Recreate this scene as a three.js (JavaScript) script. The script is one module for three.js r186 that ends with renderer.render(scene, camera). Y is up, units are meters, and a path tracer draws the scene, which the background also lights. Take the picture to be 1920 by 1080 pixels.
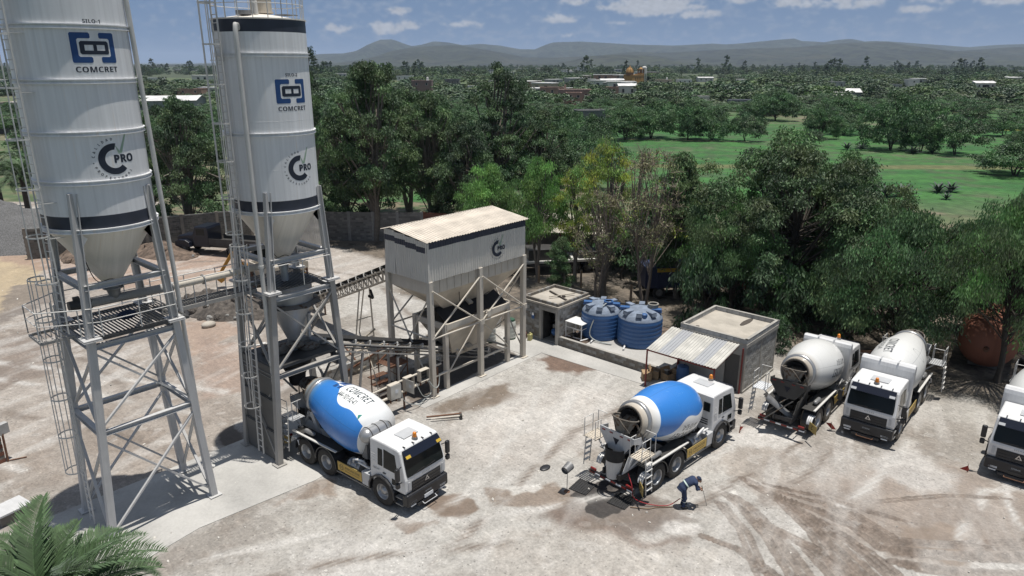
import * as THREE from 'three';
import { mergeGeometries } from 'three/addons/utils/BufferGeometryUtils.js';
import { RoundedBoxGeometry } from 'three/addons/geometries/RoundedBoxGeometry.js';
import { MarchingCubes } from 'three/addons/objects/MarchingCubes.js';

// ---------------------------------------------------------------- camera, sky, sun, exposure
const scene = new THREE.Scene();
const camera = new THREE.PerspectiveCamera(44.16, 16 / 9, 0.5, 24000);
camera.position.set(0, 17.5, 0);
camera.rotation.x = -0.307;
const renderer = new THREE.WebGLRenderer();
renderer.toneMapping = THREE.LinearToneMapping;
renderer.toneMappingExposure = 1.12;
renderer.shadowMap.enabled = true;
const SUN_DIR = new THREE.Vector3(0.12, 1, 0.012).normalize();
const sun = new THREE.DirectionalLight(new THREE.Color(1, 0.955, 0.89), 5);
sun.position.copy(SUN_DIR).multiplyScalar(150).add(new THREE.Vector3(5, 0, -40));
sun.target.position.set(5, 0, -40);
sun.castShadow = true;
Object.assign(sun.shadow.camera, { left: -90, right: 90, top: 90, bottom: -90, near: 1, far: 400 });
sun.shadow.mapSize.set(4096, 4096);
scene.add(sun, sun.target);
scene.fog = new THREE.FogExp2(new THREE.Color(0.43, 0.53, 0.69), 0.000048);

// ---------------------------------------------------------------- noise
function rng(seed) { let s = seed >>> 0; return () => { s = (s + 0x6d2b79f5) >>> 0; let t = Math.imul(s ^ (s >>> 15), 1 | s); t = (t + Math.imul(t ^ (t >>> 7), 61 | t)) ^ t; return ((t ^ (t >>> 14)) >>> 0) / 4294967296; }; }
function h2(x, y, s = 0) { let h = Math.imul(x | 0, 374761393) + Math.imul(y | 0, 668265263) + Math.imul(s | 0, 974634121); h = Math.imul(h ^ (h >>> 13), 1274126177); return ((h ^ (h >>> 16)) >>> 0) / 4294967296; }
const sm = (t) => t * t * (3 - 2 * t);
function vn(x, y, s = 0, px = 0, py = 0) {          // value noise, periodic when px, py are given
  const x0 = Math.floor(x), y0 = Math.floor(y), fx = sm(x - x0), fy = sm(y - y0);
  const wx = (v) => (px ? ((v % px) + px) % px : v), wy = (v) => (py ? ((v % py) + py) % py : v);
  const a = h2(wx(x0), wy(y0), s), b = h2(wx(x0 + 1), wy(y0), s), c = h2(wx(x0), wy(y0 + 1), s), d = h2(wx(x0 + 1), wy(y0 + 1), s);
  return a + (b - a) * fx + (c - a) * fy + (a - b - c + d) * fx * fy;
}
function fbm(x, y, o = 4, s = 0, px = 0, py = 0) { let v = 0, a = 0.5, n = 0; for (let i = 0; i < o; i++) { v += a * vn(x, y, s + i * 17, px, py); n += a; a *= 0.5; x *= 2; y *= 2; px *= 2; py *= 2; } return v / n; }
const clamp = (x, a = 0, b = 1) => Math.min(b, Math.max(a, x));
const ss = (a, b, x) => sm(clamp((x - a) / (b - a)));
const lerp = (a, b, t) => a + (b - a) * t;
const mix3 = (a, b, t) => [lerp(a[0], b[0], t), lerp(a[1], b[1], t), lerp(a[2], b[2], t)];

// ---------------------------------------------------------------- sky: clear air with fair weather clouds low over the plain
{
  const Wd = 4096, Hd = 2048, data = new Float32Array(Wd * Hd * 4);
  // cloud banks: bearing (degrees right of the view), elevation, half width, half height, strength
  const banks = [[10.5, 4.0, 4.0, 0.7, 1], [13.5, 3.4, 2.2, 0.35, .85], [4.8, 4.35, 1.6, .35, .8], [24, 4.0, 2.4, .5, .85], [33, 4.0, 2.6, .6, .85], [28, 3.4, 1.6, .3, .7], [16.5, 4.4, 1.6, .4, .8], [-8.5, 3.7, 1.3, .38, .7], [-13, 2.45, 1.2, .4, .85], [-9.5, 2.5, 1.6, .5, .9], [-7.6, 2.75, .9, .4, .8], [-3.6, 2.8, 2.3, .35, .6], [3.6, 3.15, 1.5, .4, .8], [4.5, 2.0, 1.7, .32, .5], [20.5, 4.2, 2.6, .6, .8], [25, 4.8, 2.2, .45, .6], [29.5, 4.1, 3, .55, .65], [34, 4.4, 2, .5, .6], [17, 2.5, 3.4, .4, .4], [24, 3, 3, .5, .45], [31, 2.6, 4, .45, .35], [-30, 3.9, 2, .4, .3], [-24.5, 3, 1.2, .3, .4], [-2, 4.6, 2, .25, .45], [8, 2.9, 2.2, .3, .5]];
  for (let j = 0; j < Hd; j++) {
    const el = ((j + 0.5) / Hd - 0.5) * 180, up = clamp(el / 90);
    const k = Math.exp(-Math.max(el, 0) / 7), k2 = Math.exp(-Math.max(el, 0) / 28);
    let base = el < 0 ? [.17, .18, .18] : [lerp(lerp(.085, .11, k2), .17, k), lerp(lerp(.14, .20, k2), .25, k), lerp(lerp(.25, .36, k2), .39, k)];
    for (let i = 0; i < Wd; i++) {
      let c = base; const o = (j * Wd + i) * 4;
      if (el > -1) {
        let az = ((i + 0.5) / Wd) * 360 - 90; if (az > 180) az -= 360;      // 0 = the view
        // pale towards the right
        const pale = 0.25 + 0.2 * Math.sin((az - 20) * Math.PI / 180);
        c = mix3(base, [.28, .33, .41], pale * k * 0.75);
        const px = Wd;
        let dens = 0;
        if (el < 9) {
          const n = fbm(az * 1.7, el * 3.6, 5, 5), n2 = fbm(az * 5.1 + 30, el * 9, 4, 9);
          let b = 0;
          if (az > -50 && az < 50) for (const [ba, be, bw, bh, bs] of banks) { const dx = (az - ba) / bw / 1.05, dy = (el - be) / bh / 1.15, q = dx * dx + dy * dy; if (q < 4) b = Math.max(b, bs * Math.exp(-q * 0.9)); }
          else b = 0.75 * ss(.52, .8, fbm(az * 0.17, el * 0.6, 3, 77)) * ss(.8, 2, el);
          dens = clamp(ss(.3, .62, b * (0.34 + n * 1.0) + (n2 - .5) * .55 * b)) * 0.95;
          dens = Math.max(dens, 0.26 * ss(.45, .85, n) * ss(0.2, 2, el));
        } else { const dx = Math.cos(el * Math.PI / 180) * Math.sin(az * Math.PI / 180) / (Math.sin(el * Math.PI / 180) + .12), dz = Math.cos(el * Math.PI / 180) * Math.cos(az * Math.PI / 180) / (Math.sin(el * Math.PI / 180) + .12); dens = 0.85 * ss(.5, .68, fbm(dx * 1.9 + 40, dz * 1.9 + 40, 5, 41)) * ss(9, 16, el); }   // unseen cumulus added overhead for fill light, on one level sheet
        const shade = 0.78 + 0.3 * fbm(az * 3, el * 7 + 3, 3, 22), hi = lerp(.5, .56, ss(6, 26, el));
        c = mix3(c, [hi * shade, hi * 1.03 * shade, (hi * 1.03 + .035) * shade], dens * .8);
      }
      data[o] = c[0]; data[o + 1] = c[1]; data[o + 2] = c[2]; data[o + 3] = 1;
    }
  }
  const t = new THREE.DataTexture(data, Wd, Hd, THREE.RGBAFormat, THREE.FloatType);
  t.mapping = THREE.EquirectangularReflectionMapping; t.magFilter = THREE.LinearFilter; t.wrapS = THREE.RepeatWrapping; t.needsUpdate = true;
  scene.background = t; scene.environment = t;
}

// ---------------------------------------------------------------- helpers
const YAW = Math.atan2(0.744, 0.668), CA = 0.668, SA = 0.744;      // the plant's own grid: a runs away to the right, b to the right and nearer
const Y3 = (a, b, y = 0) => new THREE.Vector3(a * CA + b * SA, y, -a * SA + b * CA);
const used = {};
function numbered(n) { const k = used[n] = (used[n] ?? -1) + 1; return k ? n + '_' + String(k).padStart(3, '0') : n; }
function thing(name, label, category, pos, yaw = YAW, group) {
  const o = new THREE.Group(); o.name = numbered(name); o.position.copy(pos); o.rotation.y = yaw;
  o.userData = { label, category }; if (group) o.userData.group = group;
  scene.add(o); return o;
}
function copyOf(src, label, pos, yaw, group) {
  const o = src.clone(); o.name = numbered(src.name.replace(/_\d{3}$/, '')); o.userData = { ...src.userData, label };
  if (group) o.userData.group = group;
  o.position.copy(pos); if (yaw !== undefined) o.rotation.y = yaw; scene.add(o); return o;
}
const V = (x, y, z) => new THREE.Vector3(x, y, z);
function clean(g) {
  g = g.index ? g.toNonIndexed() : g;
  for (const k of Object.keys(g.attributes)) if (!['position', 'normal', 'uv', 'color'].includes(k)) g.deleteAttribute(k);
  if (!g.attributes.normal) g.computeVertexNormals();
  if (!g.attributes.uv) g.setAttribute('uv', new THREE.BufferAttribute(new Float32Array(g.attributes.position.count * 2), 2));
  return g;
}
function metricUV(g) {
  const p = g.attributes.position, n = g.attributes.normal, uv = g.attributes.uv;
  for (let i = 0; i < p.count; i++) {
    const x = Math.abs(n.getX(i)), y = Math.abs(n.getY(i)), z = Math.abs(n.getZ(i));
    if (y >= x && y >= z) uv.setXY(i, p.getX(i), p.getZ(i)); else if (x >= z) uv.setXY(i, p.getZ(i), p.getY(i)); else uv.setXY(i, p.getX(i), p.getY(i));
  }
  return g;
}
function merged(gs) { gs = [].concat(gs).map(clean); const g = gs.length > 1 ? mergeGeometries(gs) : gs[0]; g.clearGroups(); return g; }
function part(name, gs, mat, parent, keepUV) {
  const g = merged(gs); if (!keepUV) metricUV(g);
  const m = new THREE.Mesh(g, mat); m.name = name; m.castShadow = m.receiveShadow = true; (parent ?? scene).add(m); return m;
}
function meshOf(name, g, mat, parent) { const m = new THREE.Mesh(g, mat); m.name = name; m.castShadow = m.receiveShadow = true; (parent ?? scene).add(m); return m; }
function struct(name, gs, mat, keepUV) { const m = part(numbered(name), gs, mat, scene, keepUV); m.userData = { kind: 'structure' }; return m; }
function tag(m, label, category, group) { m.name = numbered(m.name); m.userData = { label, category }; if (group) m.userData.group = group; return m; }
function box(w, h, d, x = 0, y = 0, z = 0, ry = 0, rx = 0, rz = 0) { const g = new THREE.BoxGeometry(w, h, d); if (rx) g.rotateX(rx); if (rz) g.rotateZ(rz); if (ry) g.rotateY(ry); return g.translate(x, y, z); }
function rbox(w, h, d, r, x = 0, y = 0, z = 0, seg = 2) { return new RoundedBoxGeometry(w, h, d, seg, r).translate(x, y, z); }
function cyl(r1, r2, h, x = 0, y = 0, z = 0, seg = 16, open = false) { return new THREE.CylinderGeometry(r1, r2, h, seg, 1, open).translate(x, y, z); }
function orient(g, p, q) {                           // a geometry along +y from 0 .. 1 laid from p to q
  const d = q.clone().sub(p), y = d.clone().normalize(), ref = Math.abs(y.y) > 0.995 ? V(1, 0, 0) : V(0, 1, 0);
  const x = new THREE.Vector3().crossVectors(ref, y).normalize(), z = new THREE.Vector3().crossVectors(x, y);
  return g.applyMatrix4(new THREE.Matrix4().makeBasis(x, y, z).setPosition(p));
}
function beam(p, q, w, h = w) { const L = p.distanceTo(q); return orient(new THREE.BoxGeometry(w, L, h).translate(0, L / 2, 0), p, q); }
function rod(p, q, r, seg = 7) { const L = p.distanceTo(q); return orient(new THREE.CylinderGeometry(r, r, L, seg, 1).translate(0, L / 2, 0), p, q); }
function ibeam(p, q, w, h = w, t = 0.022) { // flanges lie across x, web between them
  const L = p.distanceTo(q), gs = [box(w, L, t, 0, L / 2, h / 2 - t / 2), box(w, L, t, 0, L / 2, -h / 2 + t / 2), box(t, L, h - 2 * t, 0, L / 2, 0)];
  return orient(merged(gs), p, q);
}
function tubeAlong(pts, r, seg = 40, rs = 7, tension = 0.5) { return new THREE.TubeGeometry(new THREE.CatmullRomCurve3(pts, false, 'catmullrom', tension), seg, r, rs); }
function bentTube(pts, r, rs = 8) { const c = new THREE.CurvePath(); for (let i = 0; i + 1 < pts.length; i++) c.add(new THREE.LineCurve3(pts[i], pts[i + 1])); const gs = []; for (let i = 0; i + 1 < pts.length; i++) gs.push(rod(pts[i], pts[i + 1], r, rs)); for (let i = 1; i + 1 < pts.length; i++) gs.push(new THREE.SphereGeometry(r * 1.02, rs, 5).translate(pts[i].x, pts[i].y, pts[i].z)); return merged(gs); }
function extr(pts, depth, bevel = 0, holes = []) {   // outline in x, y, thickness centred on z
  const s = new THREE.Shape(pts.map(([x, y]) => new THREE.Vector2(x, y))); for (const h of holes) s.holes.push(new THREE.Path(h.map(([x, y]) => new THREE.Vector2(x, y))));
  const g = new THREE.ExtrudeGeometry(s, { depth: depth - 2 * bevel, bevelEnabled: bevel > 0, bevelThickness: bevel, bevelSize: bevel, bevelSegments: 2, bevelOffset: -bevel, curveSegments: 10 });
  return g.translate(0, 0, -(depth - 2 * bevel) / 2);
}
function corr(w, L, pitch = 0.12, depth = 0.025, th = 0) {  // ribbed sheet in x (across the ribs) and y (along), facing +z
  const n = Math.max(2, Math.round(w / pitch)), xs = [], pos = [], uv = [], idx = [];
  for (let i = 0; i < n; i++) for (const [f, d] of [[0, 0], [.3, 0], [.45, 1], [.85, 1]]) xs.push([(i + f) * w / n, d * depth]);
  xs.push([w, 0]);
  xs.forEach(([x, z]) => { pos.push(x, 0, z, x, L, z); uv.push(x / w, 0, x / w, 1); });
  for (let i = 0; i + 1 < xs.length; i++) { const k = i * 2; idx.push(k, k + 2, k + 1, k + 1, k + 2, k + 3); }
  const g = new THREE.BufferGeometry(); g.setAttribute('position', new THREE.Float32BufferAttribute(pos, 3)); g.setAttribute('uv', new THREE.Float32BufferAttribute(uv, 2)); g.setIndex(idx);
  const f = g.toNonIndexed(); f.computeVertexNormals(); return f;
}
function grate(w, d, x, y, z, pitch = 0.12, bar = 0.045, th = 0.03) { // bar grating seen from above
  const gs = [box(w, th, 0.05, x, y, z - d / 2 + .025), box(w, th, 0.05, x, y, z + d / 2 - .025)], n = Math.floor(w / pitch);
  for (let i = 0; i <= n; i++) gs.push(box(bar, th * .8, d - .1, x - w / 2 + bar / 2 + i * (w - bar) / n, y, z));
  return merged(gs);
}
function plateHoles(w, d, nx, nz, r, th = 0.012) {    // perforated plate in x, z
  const s = new THREE.Shape(); s.moveTo(-w / 2, -d / 2); s.lineTo(w / 2, -d / 2); s.lineTo(w / 2, d / 2); s.lineTo(-w / 2, d / 2); s.closePath();
  for (let i = 0; i < nx; i++) for (let j = 0; j < nz; j++) { const p = new THREE.Path(); p.absarc(-w / 2 + (i + .5) * w / nx, -d / 2 + (j + .5) * d / nz, r, 0, Math.PI * 2, true); s.holes.push(p); }
  return new THREE.ExtrudeGeometry(s, { depth: th, bevelEnabled: false, curveSegments: 3 }).rotateX(Math.PI / 2);
}
function ladder(p, q, side, w = 0.42, pitch = 0.3, r = 0.018) {  // side: unit vector across the rungs
  const s = side.clone().multiplyScalar(w / 2), gs = [beam(p.clone().add(s), q.clone().add(s), .07, .04), beam(p.clone().sub(s), q.clone().sub(s), .07, .04)], L = p.distanceTo(q), n = Math.floor(L / pitch);
  for (let i = 1; i < n; i++) { const c = p.clone().lerp(q, i / n); gs.push(rod(c.clone().add(s), c.clone().sub(s), r, 5)); }
  return merged(gs);
}
function cage(p, q, out, w = 0.75, step = 1.6, bars = 5) {       // hoops and upright straps of a ladder cage standing out along out
  const side = new THREE.Vector3().crossVectors(V(0, 1, 0), out).normalize(), gs = [], L = p.distanceTo(q), n = Math.max(1, Math.round(L / step));
  const pt = (y, t) => { const a = (t - .5) * Math.PI * 1.2; return p.clone().lerp(q, y).addScaledVector(side, Math.sin(a) * w / 2).addScaledVector(out, Math.cos(a) * w * .5 + w * .28); };
  for (let i = 0; i <= n; i++) { const ps = []; for (let k = 0; k <= 10; k++) ps.push(pt(i / n, k / 10)); ps.unshift(p.clone().lerp(q, i / n).addScaledVector(side, -.24)); ps.push(p.clone().lerp(q, i / n).addScaledVector(side, .24)); for (let k = 0; k + 1 < ps.length; k++) gs.push(beam(ps[k], ps[k + 1], .018, .05)); }
  for (let k = 0; k < bars; k++) gs.push(beam(pt(0, k / (bars - 1)), pt(1, k / (bars - 1)), .045, .025));
  return merged(gs);
}
function railing(pts, h = 1.0, r = 0.02, mid = true, step = 1.3) {
  const gs = []; for (let i = 0; i + 1 < pts.length; i++) { const p = pts[i], q = pts[i + 1], u = V(0, h, 0), m = V(0, h * .52, 0); gs.push(rod(p.clone().add(u), q.clone().add(u), r, 6)); if (mid) gs.push(rod(p.clone().add(m), q.clone().add(m), r * .8, 5)); const n = Math.max(1, Math.round(p.distanceTo(q) / step)); for (let k = i ? 1 : 0; k <= n; k++) { const c = p.clone().lerp(q, k / n); gs.push(rod(c, c.clone().add(u), r, 5)); } }
  return merged(gs);
}
// ---------------------------------------------------------------- textures and materials
function tile(size, fn, srgb = false) { // fn(u, v) in 0..1 -> grey or [r, g, b] in 0..1
  const d = new Uint8Array(size * size * 4);
  for (let j = 0; j < size; j++) for (let i = 0; i < size; i++) { const c = fn(i / size, j / size), o = (j * size + i) * 4, a = Array.isArray(c) ? c : [c, c, c]; d[o] = clamp(a[0]) * 255; d[o + 1] = clamp(a[1]) * 255; d[o + 2] = clamp(a[2]) * 255; d[o + 3] = 255; }
  const t = new THREE.DataTexture(d, size, size); t.wrapS = t.wrapT = THREE.RepeatWrapping; t.magFilter = THREE.LinearFilter; if (srgb) t.colorSpace = THREE.SRGBColorSpace; t.needsUpdate = true; return t;
}
function rep(t, metres, mv = metres) { const c = t.clone(); c.repeat.set(1 / metres, 1 / mv); c.needsUpdate = true; return c; }
const P8 = (u, v, s, o = 4, k = 8) => fbm(u * k, v * k, o, s, k, k);
const T = {
  grime: tile(512, (u, v) => { const a = P8(u, v, 1, 5, 4), st = fbm(u * 48, v * 3, 3, 8, 48, 3); return 0.72 + 0.2 * a + 0.16 * (st - .3); }),
  dust: tile(512, (u, v) => { const a = P8(u, v, 3, 6, 4), b = P8(u, v, 4, 3, 16), g = clamp(.55 + .55 * a + .12 * (b - .5)); return [g, g * .985, g * .965]; }),
  streak: tile(512, (u, v) => {   // painted steel: faint vertical runs, a few rusty ones below the seams
    const run = fbm(u * 64, v * 2, 4, 12, 64, 2), blot = P8(u, v, 14, 5, 4); let g = .76 + .16 * blot + .2 * (run - .4); const rust = ss(.7, .9, vn(u * 96, v * 3, 15, 96, 3)) * ss(.45, .8, blot) * .6; return [g, g - rust * .12, g - rust * .25]; }),
  rusty: tile(512, (u, v) => { const a = P8(u, v, 23, 6, 6), r = ss(.52, .68, a); const g = .85 + .2 * P8(u, v, 24, 3, 16) - .1; return [lerp(g, .55 * g, r), lerp(g, .36 * g, r), lerp(g, .25 * g, r)]; }),
  concrete: tile(512, (u, v) => { const a = P8(u, v, 31, 6, 4), b = P8(u, v, 32, 3, 64); return clamp(.6 + .42 * a + .16 * (b - .5)); }),
  bark: tile(256, (u, v) => .45 + .55 * fbm(u * 16, v * 4, 4, 41, 16, 4)),
  grain: tile(256, (u, v) => h2(u * 256, v * 256, 5) * .5 + .5 * vn(u * 64, v * 64, 6, 64, 64)),
  bumpy: tile(512, (u, v) => P8(u, v, 51, 6, 8)),
};
function mat(color, rough = 0.7, o = {}) {
  const { map, m = 2, mv = m, bump, bm = 1, bs = 0.004, metal = 0, ...rest } = o;
  const c = new THREE.Color().setRGB(...color), M = rest.coat || rest.transmission || rest.spec !== undefined ? new THREE.MeshPhysicalMaterial({ color: c }) : new THREE.MeshStandardMaterial({ color: c });
  M.roughness = rough; M.metalness = metal;
  if (map) M.map = rep(map, m, mv);
  if (bump) { M.bumpMap = rep(bump, bm); M.bumpScale = bs; }
  if (rest.coat) { M.clearcoat = rest.coat; M.clearcoatRoughness = .15; } if (rest.transmission) { M.transmission = rest.transmission; M.thickness = 0; }
  if (rest.vc) M.vertexColors = true; if (rest.flat) M.flatShading = true;
  M.side = THREE.DoubleSide; if (rest.spec !== undefined) M.specularIntensity = rest.spec; return M;
}
const M = {
  siloWhite: mat([.80, .80, .80], .42, { map: T.streak, m: 4.3, mv: 6 }),
  siloCone: mat([.74, .70, .63], .55, { map: T.streak, m: 3.5, mv: 5 }),
  band: mat([.030, .037, .058], .5, { map: T.dust, m: 2.2 }),
  towerGrey: mat([.53, .525, .515], .5, { map: T.grime, m: 2 }),
  towerDusty: mat([.35, .335, .31], .65, { map: T.grime, m: 1.7 }),
  towerDark: mat([.13, .128, .12], .7, { map: T.grime, m: 1.7 }),
  galv: mat([.42, .43, .44], .4, { map: T.grime, m: 1.4, metal: .35 }),
  railWhite: mat([.62, .61, .58], .5, { map: T.grime, m: 1.1 }),
  beige: mat([.58, .53, .45], .6, { map: T.grime, m: 2.1 }),
  beigeDusty: mat([.55, .495, .41], .75, { map: T.dust, m: 3.1 }),
  roofBeige: mat([.66, .60, .52], .7, { map: T.dust, m: 2.6, mv: 3 }),
  wallSheet: mat([.62, .595, .54], .55, { map: T.grime, m: 2.7 }),
  wallBand: mat([.035, .042, .066], .55, { map: T.grime, m: 1.2 }),
  zinc: mat([.56, .555, .52], .55, { map: T.dust, m: 1.9, metal: .2 }),
  darkSteel: mat([.045, .044, .042], .6, { map: T.dust, m: 1.2 }),
  grating: mat([.075, .075, .074], .6, { map: T.dust, m: .9 }),
  rubber: mat([.022, .022, .023], .8, { map: T.dust, m: .6 }),
  tyre: mat([.032, .030, .028], .85, { map: T.dust, m: .5 }),
  tyreDusty: mat([.13, .118, .10], .9, { map: T.dust, m: .5 }),
  rust: mat([.17, .085, .05], .85, { map: T.rusty, m: 1.2 }),
  rustRed: mat([.22, .035, .03], .6, { map: T.grime, m: 1.2 }),
  concrete: mat([.36, .345, .315], .9, { map: T.concrete, m: 2.3, bump: T.bumpy, bm: .9, bs: .004 }),
  concretePale: mat([.44, .43, .405], .92, { map: T.concrete, m: 5.1, bump: T.bumpy, bm: 1.2, bs: .006 }),
  roofSlab: mat([.42, .385, .33], .92, { map: T.concrete, m: 1.9, bump: T.bumpy, bm: .8, bs: .006 }),
  mortar: mat([.21, .205, .19], .95, { map: T.concrete, m: 1 }),
  blockA: mat([.36, .36, .35], .95, { map: T.concrete, m: .9, bump: T.bumpy, bm: .35, bs: .006 }),
  blockB: mat([.28, .275, .26], .95, { map: T.concrete, m: .7, bump: T.bumpy, bm: .35, bs: .006 }),
  blockC: mat([.42, .42, .41], .95, { map: T.concrete, m: 1.1, bump: T.bumpy, bm: .35, bs: .006 }),
  blockD: mat([.20, .18, .155], .95, { map: T.concrete, m: .8, bump: T.bumpy, bm: .35, bs: .006 }),
  brickRed: mat([.20, .085, .055], .9, { map: T.concrete, m: .8 }),
  tankBlue: mat([.038, .115, .29], .5, { map: T.grime, m: 1.6 }),
  tankDust: mat([.19, .235, .31], .75, { map: T.dust, m: 1.1 }),
  white: mat([.78, .78, .77], .32, { map: T.grime, m: 2.6 }),
  whitePaint: mat([.72, .72, .715], .3, { coat: .5, map: T.grime, m: 3.3 }),
  truckGrey: mat([.50, .51, .52], .35, { coat: .4, map: T.grime, m: 1.5 }),
  plasticBlack: mat([.020, .021, .025], .45, { map: T.dust, m: .8 }),
  navyVisor: mat([.012, .015, .026], .3, { spec: .5 }),
  glass: mat([.012, .015, .015], .1, { spec: .45 }),
  chrome: mat([.55, .55, .56], .22, { metal: .9, map: T.grime, m: .8 }),
  steel: mat([.42, .425, .43], .34, { metal: .6, map: T.grime, m: .9 }),
  steelDull: mat([.26, .265, .27], .5, { metal: .4, map: T.dust, m: .9 }),
  amber: mat([.62, .20, .02], .25, {}),
  tailRed: mat([.16, .014, .012], .3, {}),
  lampWhite: mat([.62, .64, .66], .12, {}),
  yellow: mat([.55, .36, .04], .5, { map: T.grime, m: 1 }),
  signYellow: mat([.42, .31, .10], .6, { map: T.grime, m: 1.2 }),
  cementCrust: mat([.20, .185, .16], .95, { map: T.rusty, m: .9, bump: T.bumpy, bm: .4, bs: .02 }),
  wood: mat([.28, .20, .13], .85, { map: T.bark, m: .5 }),
  card: mat([.36, .25, .145], .85, { map: T.dust, m: .7 }),
  hose: mat([.30, .32, .31], .6, {}),
  redHose: mat([.28, .02, .025], .5, {}),
  bark: mat([.21, .185, .155], .95, { map: T.bark, m: .8, bump: T.bark, bm: .5, bs: .02 }),
  barkDark: mat([.085, .072, .06], .95, { map: T.bark, m: .8 }),
  gravel: mat([.235, .235, .235], .95, { map: T.grain, m: 2.5, bump: T.grain, bm: 2.5, bs: .05 }),
  soil: mat([.225, .165, .125], .95, { map: T.bumpy, m: 2.4, bump: T.bumpy, bm: 1.2, bs: .06 }),
  soilGrey: mat([.15, .13, .112], .95, { map: T.bumpy, m: 1.8, bump: T.bumpy, bm: 1.0, bs: .06 }),
  denim: mat([.018, .032, .075], .9, { map: T.dust, m: .35 }),
};
function canvasTex(w, h, draw) { const c = document.createElement('canvas'); c.width = w; c.height = h; draw(c.getContext('2d'), w, h); const t = new THREE.CanvasTexture(c); t.colorSpace = THREE.SRGBColorSpace; t.magFilter = THREE.LinearFilter; return t; }
function printMat(t, rough = .5) { const m = new THREE.MeshStandardMaterial({ map: t, transparent: true, roughness: rough }); m.side = THREE.DoubleSide; return m; }
const NAVY = '#1d2433', BLUE = '#1c4275';
function poly(g, pts, fill) { g.fillStyle = fill; g.beginPath(); pts.forEach(([x, y], i) => (i ? g.lineTo(x, y) : g.moveTo(x, y))); g.closePath(); g.fill(); }
function drawBracketLogo(g, x, y, s, word = true, inner = NAVY, outer = BLUE) { // the company sign: two brackets round a linked block
  const p = (a) => a.map(([u, v]) => [x + u * s, y + v * s]);
  poly(g, p([[8, 0], [132, 0], [142, 10], [142, 36], [134, 43], [56, 43], [46, 53], [46, 168], [56, 178], [134, 178], [142, 186], [142, 212], [132, 222], [8, 222], [0, 212], [0, 10]]), outer);
  poly(g, p([[214, 0], [322, 0], [330, 10], [330, 212], [322, 222], [214, 222], [206, 212], [206, 186], [214, 178], [276, 178], [286, 168], [286, 53], [276, 43], [214, 43], [206, 36], [206, 10]]), outer);
  poly(g, p([[72, 62], [262, 62], [274, 74], [274, 150], [262, 160], [72, 160], [60, 150], [60, 74]]), inner);
  for (const wx of [94, 182]) { g.save(); g.globalCompositeOperation = 'destination-out'; g.fillRect(x + wx * s, y + 90 * s, 62 * s, 42 * s); g.restore(); }
  if (word) { g.fillStyle = inner; g.textAlign = 'left'; g.textBaseline = 'alphabetic'; g.font = `bold ${58 * s}px sans-serif`; const w = g.measureText('COMCRET').width; g.save(); g.translate(x + 6 * s, y + 292 * s); g.scale(322 * s / w, 1); g.fillText('COMCRET', 0, 0); g.restore(); }
}
const logoTex = canvasTex(1024, 960, (g) => { drawBracketLogo(g, 20, 20, 2.95); });
const proTex = canvasTex(1024, 1024, (g) => {
  const cx = 512, cy = 540, R = 330, r = 195; g.fillStyle = NAVY; g.beginPath(); g.arc(cx, cy, R, Math.PI * .24, Math.PI * 1.56); g.arc(cx, cy, r, Math.PI * 1.53, Math.PI * .24, true); g.closePath(); g.fill();
  g.save(); g.globalCompositeOperation = 'destination-out'; g.fillRect(cx - 55, cy - 112, 500, 222); g.restore();
  g.fillStyle = g.strokeStyle = NAVY; g.lineWidth = 12; g.font = 'bold 225px sans-serif'; g.textAlign = 'left'; g.textBaseline = 'alphabetic'; g.save(); g.translate(cx - 30, cy + 80); const w = g.measureText('PRO').width; g.scale(460 / w, 1); g.fillText('PRO', 0, 0); g.strokeText('PRO', 0, 0); g.restore();
  poly(g, [[548, 232], [640, 380], [800, 40], [850, 10], [690, 420], [610, 440]], '#8ea48f');
  g.fillStyle = '#2c3340'; g.font = 'bold 74px sans-serif'; g.textAlign = 'center'; g.textBaseline = 'middle';
  const ring = (s, a0, a1, rr, flip) => { for (let i = 0; i < s.length; i++) { const a = (a0 + (a1 - a0) * i / (s.length - 1)) * Math.PI / 180; g.save(); g.translate(cx + Math.cos(a) * rr, cy + Math.sin(a) * rr); g.rotate(a + (flip ? -Math.PI / 2 : Math.PI / 2)); g.fillText(s[i], 0, 0); g.restore(); } };
  ring('CALIDAD', 190, 268, 420, false); ring('PROFESIONAL', 158, 40, 425, true);
  g.beginPath(); g.arc(cx - 425, cy + 62, 13, 0, 7); g.fill();
});
const textTex = (s, w = 512, h = 128, color = NAVY, font = 'bold 96px sans-serif') => canvasTex(w, h, (g) => { g.fillStyle = color; g.font = font; g.textAlign = 'center'; g.textBaseline = 'middle'; const m = g.measureText(s).width; g.save(); g.translate(w / 2, h / 2); g.scale(Math.min(1.15, w * .94 / m), 1); g.fillText(s, 0, 0); g.restore(); });
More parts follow.
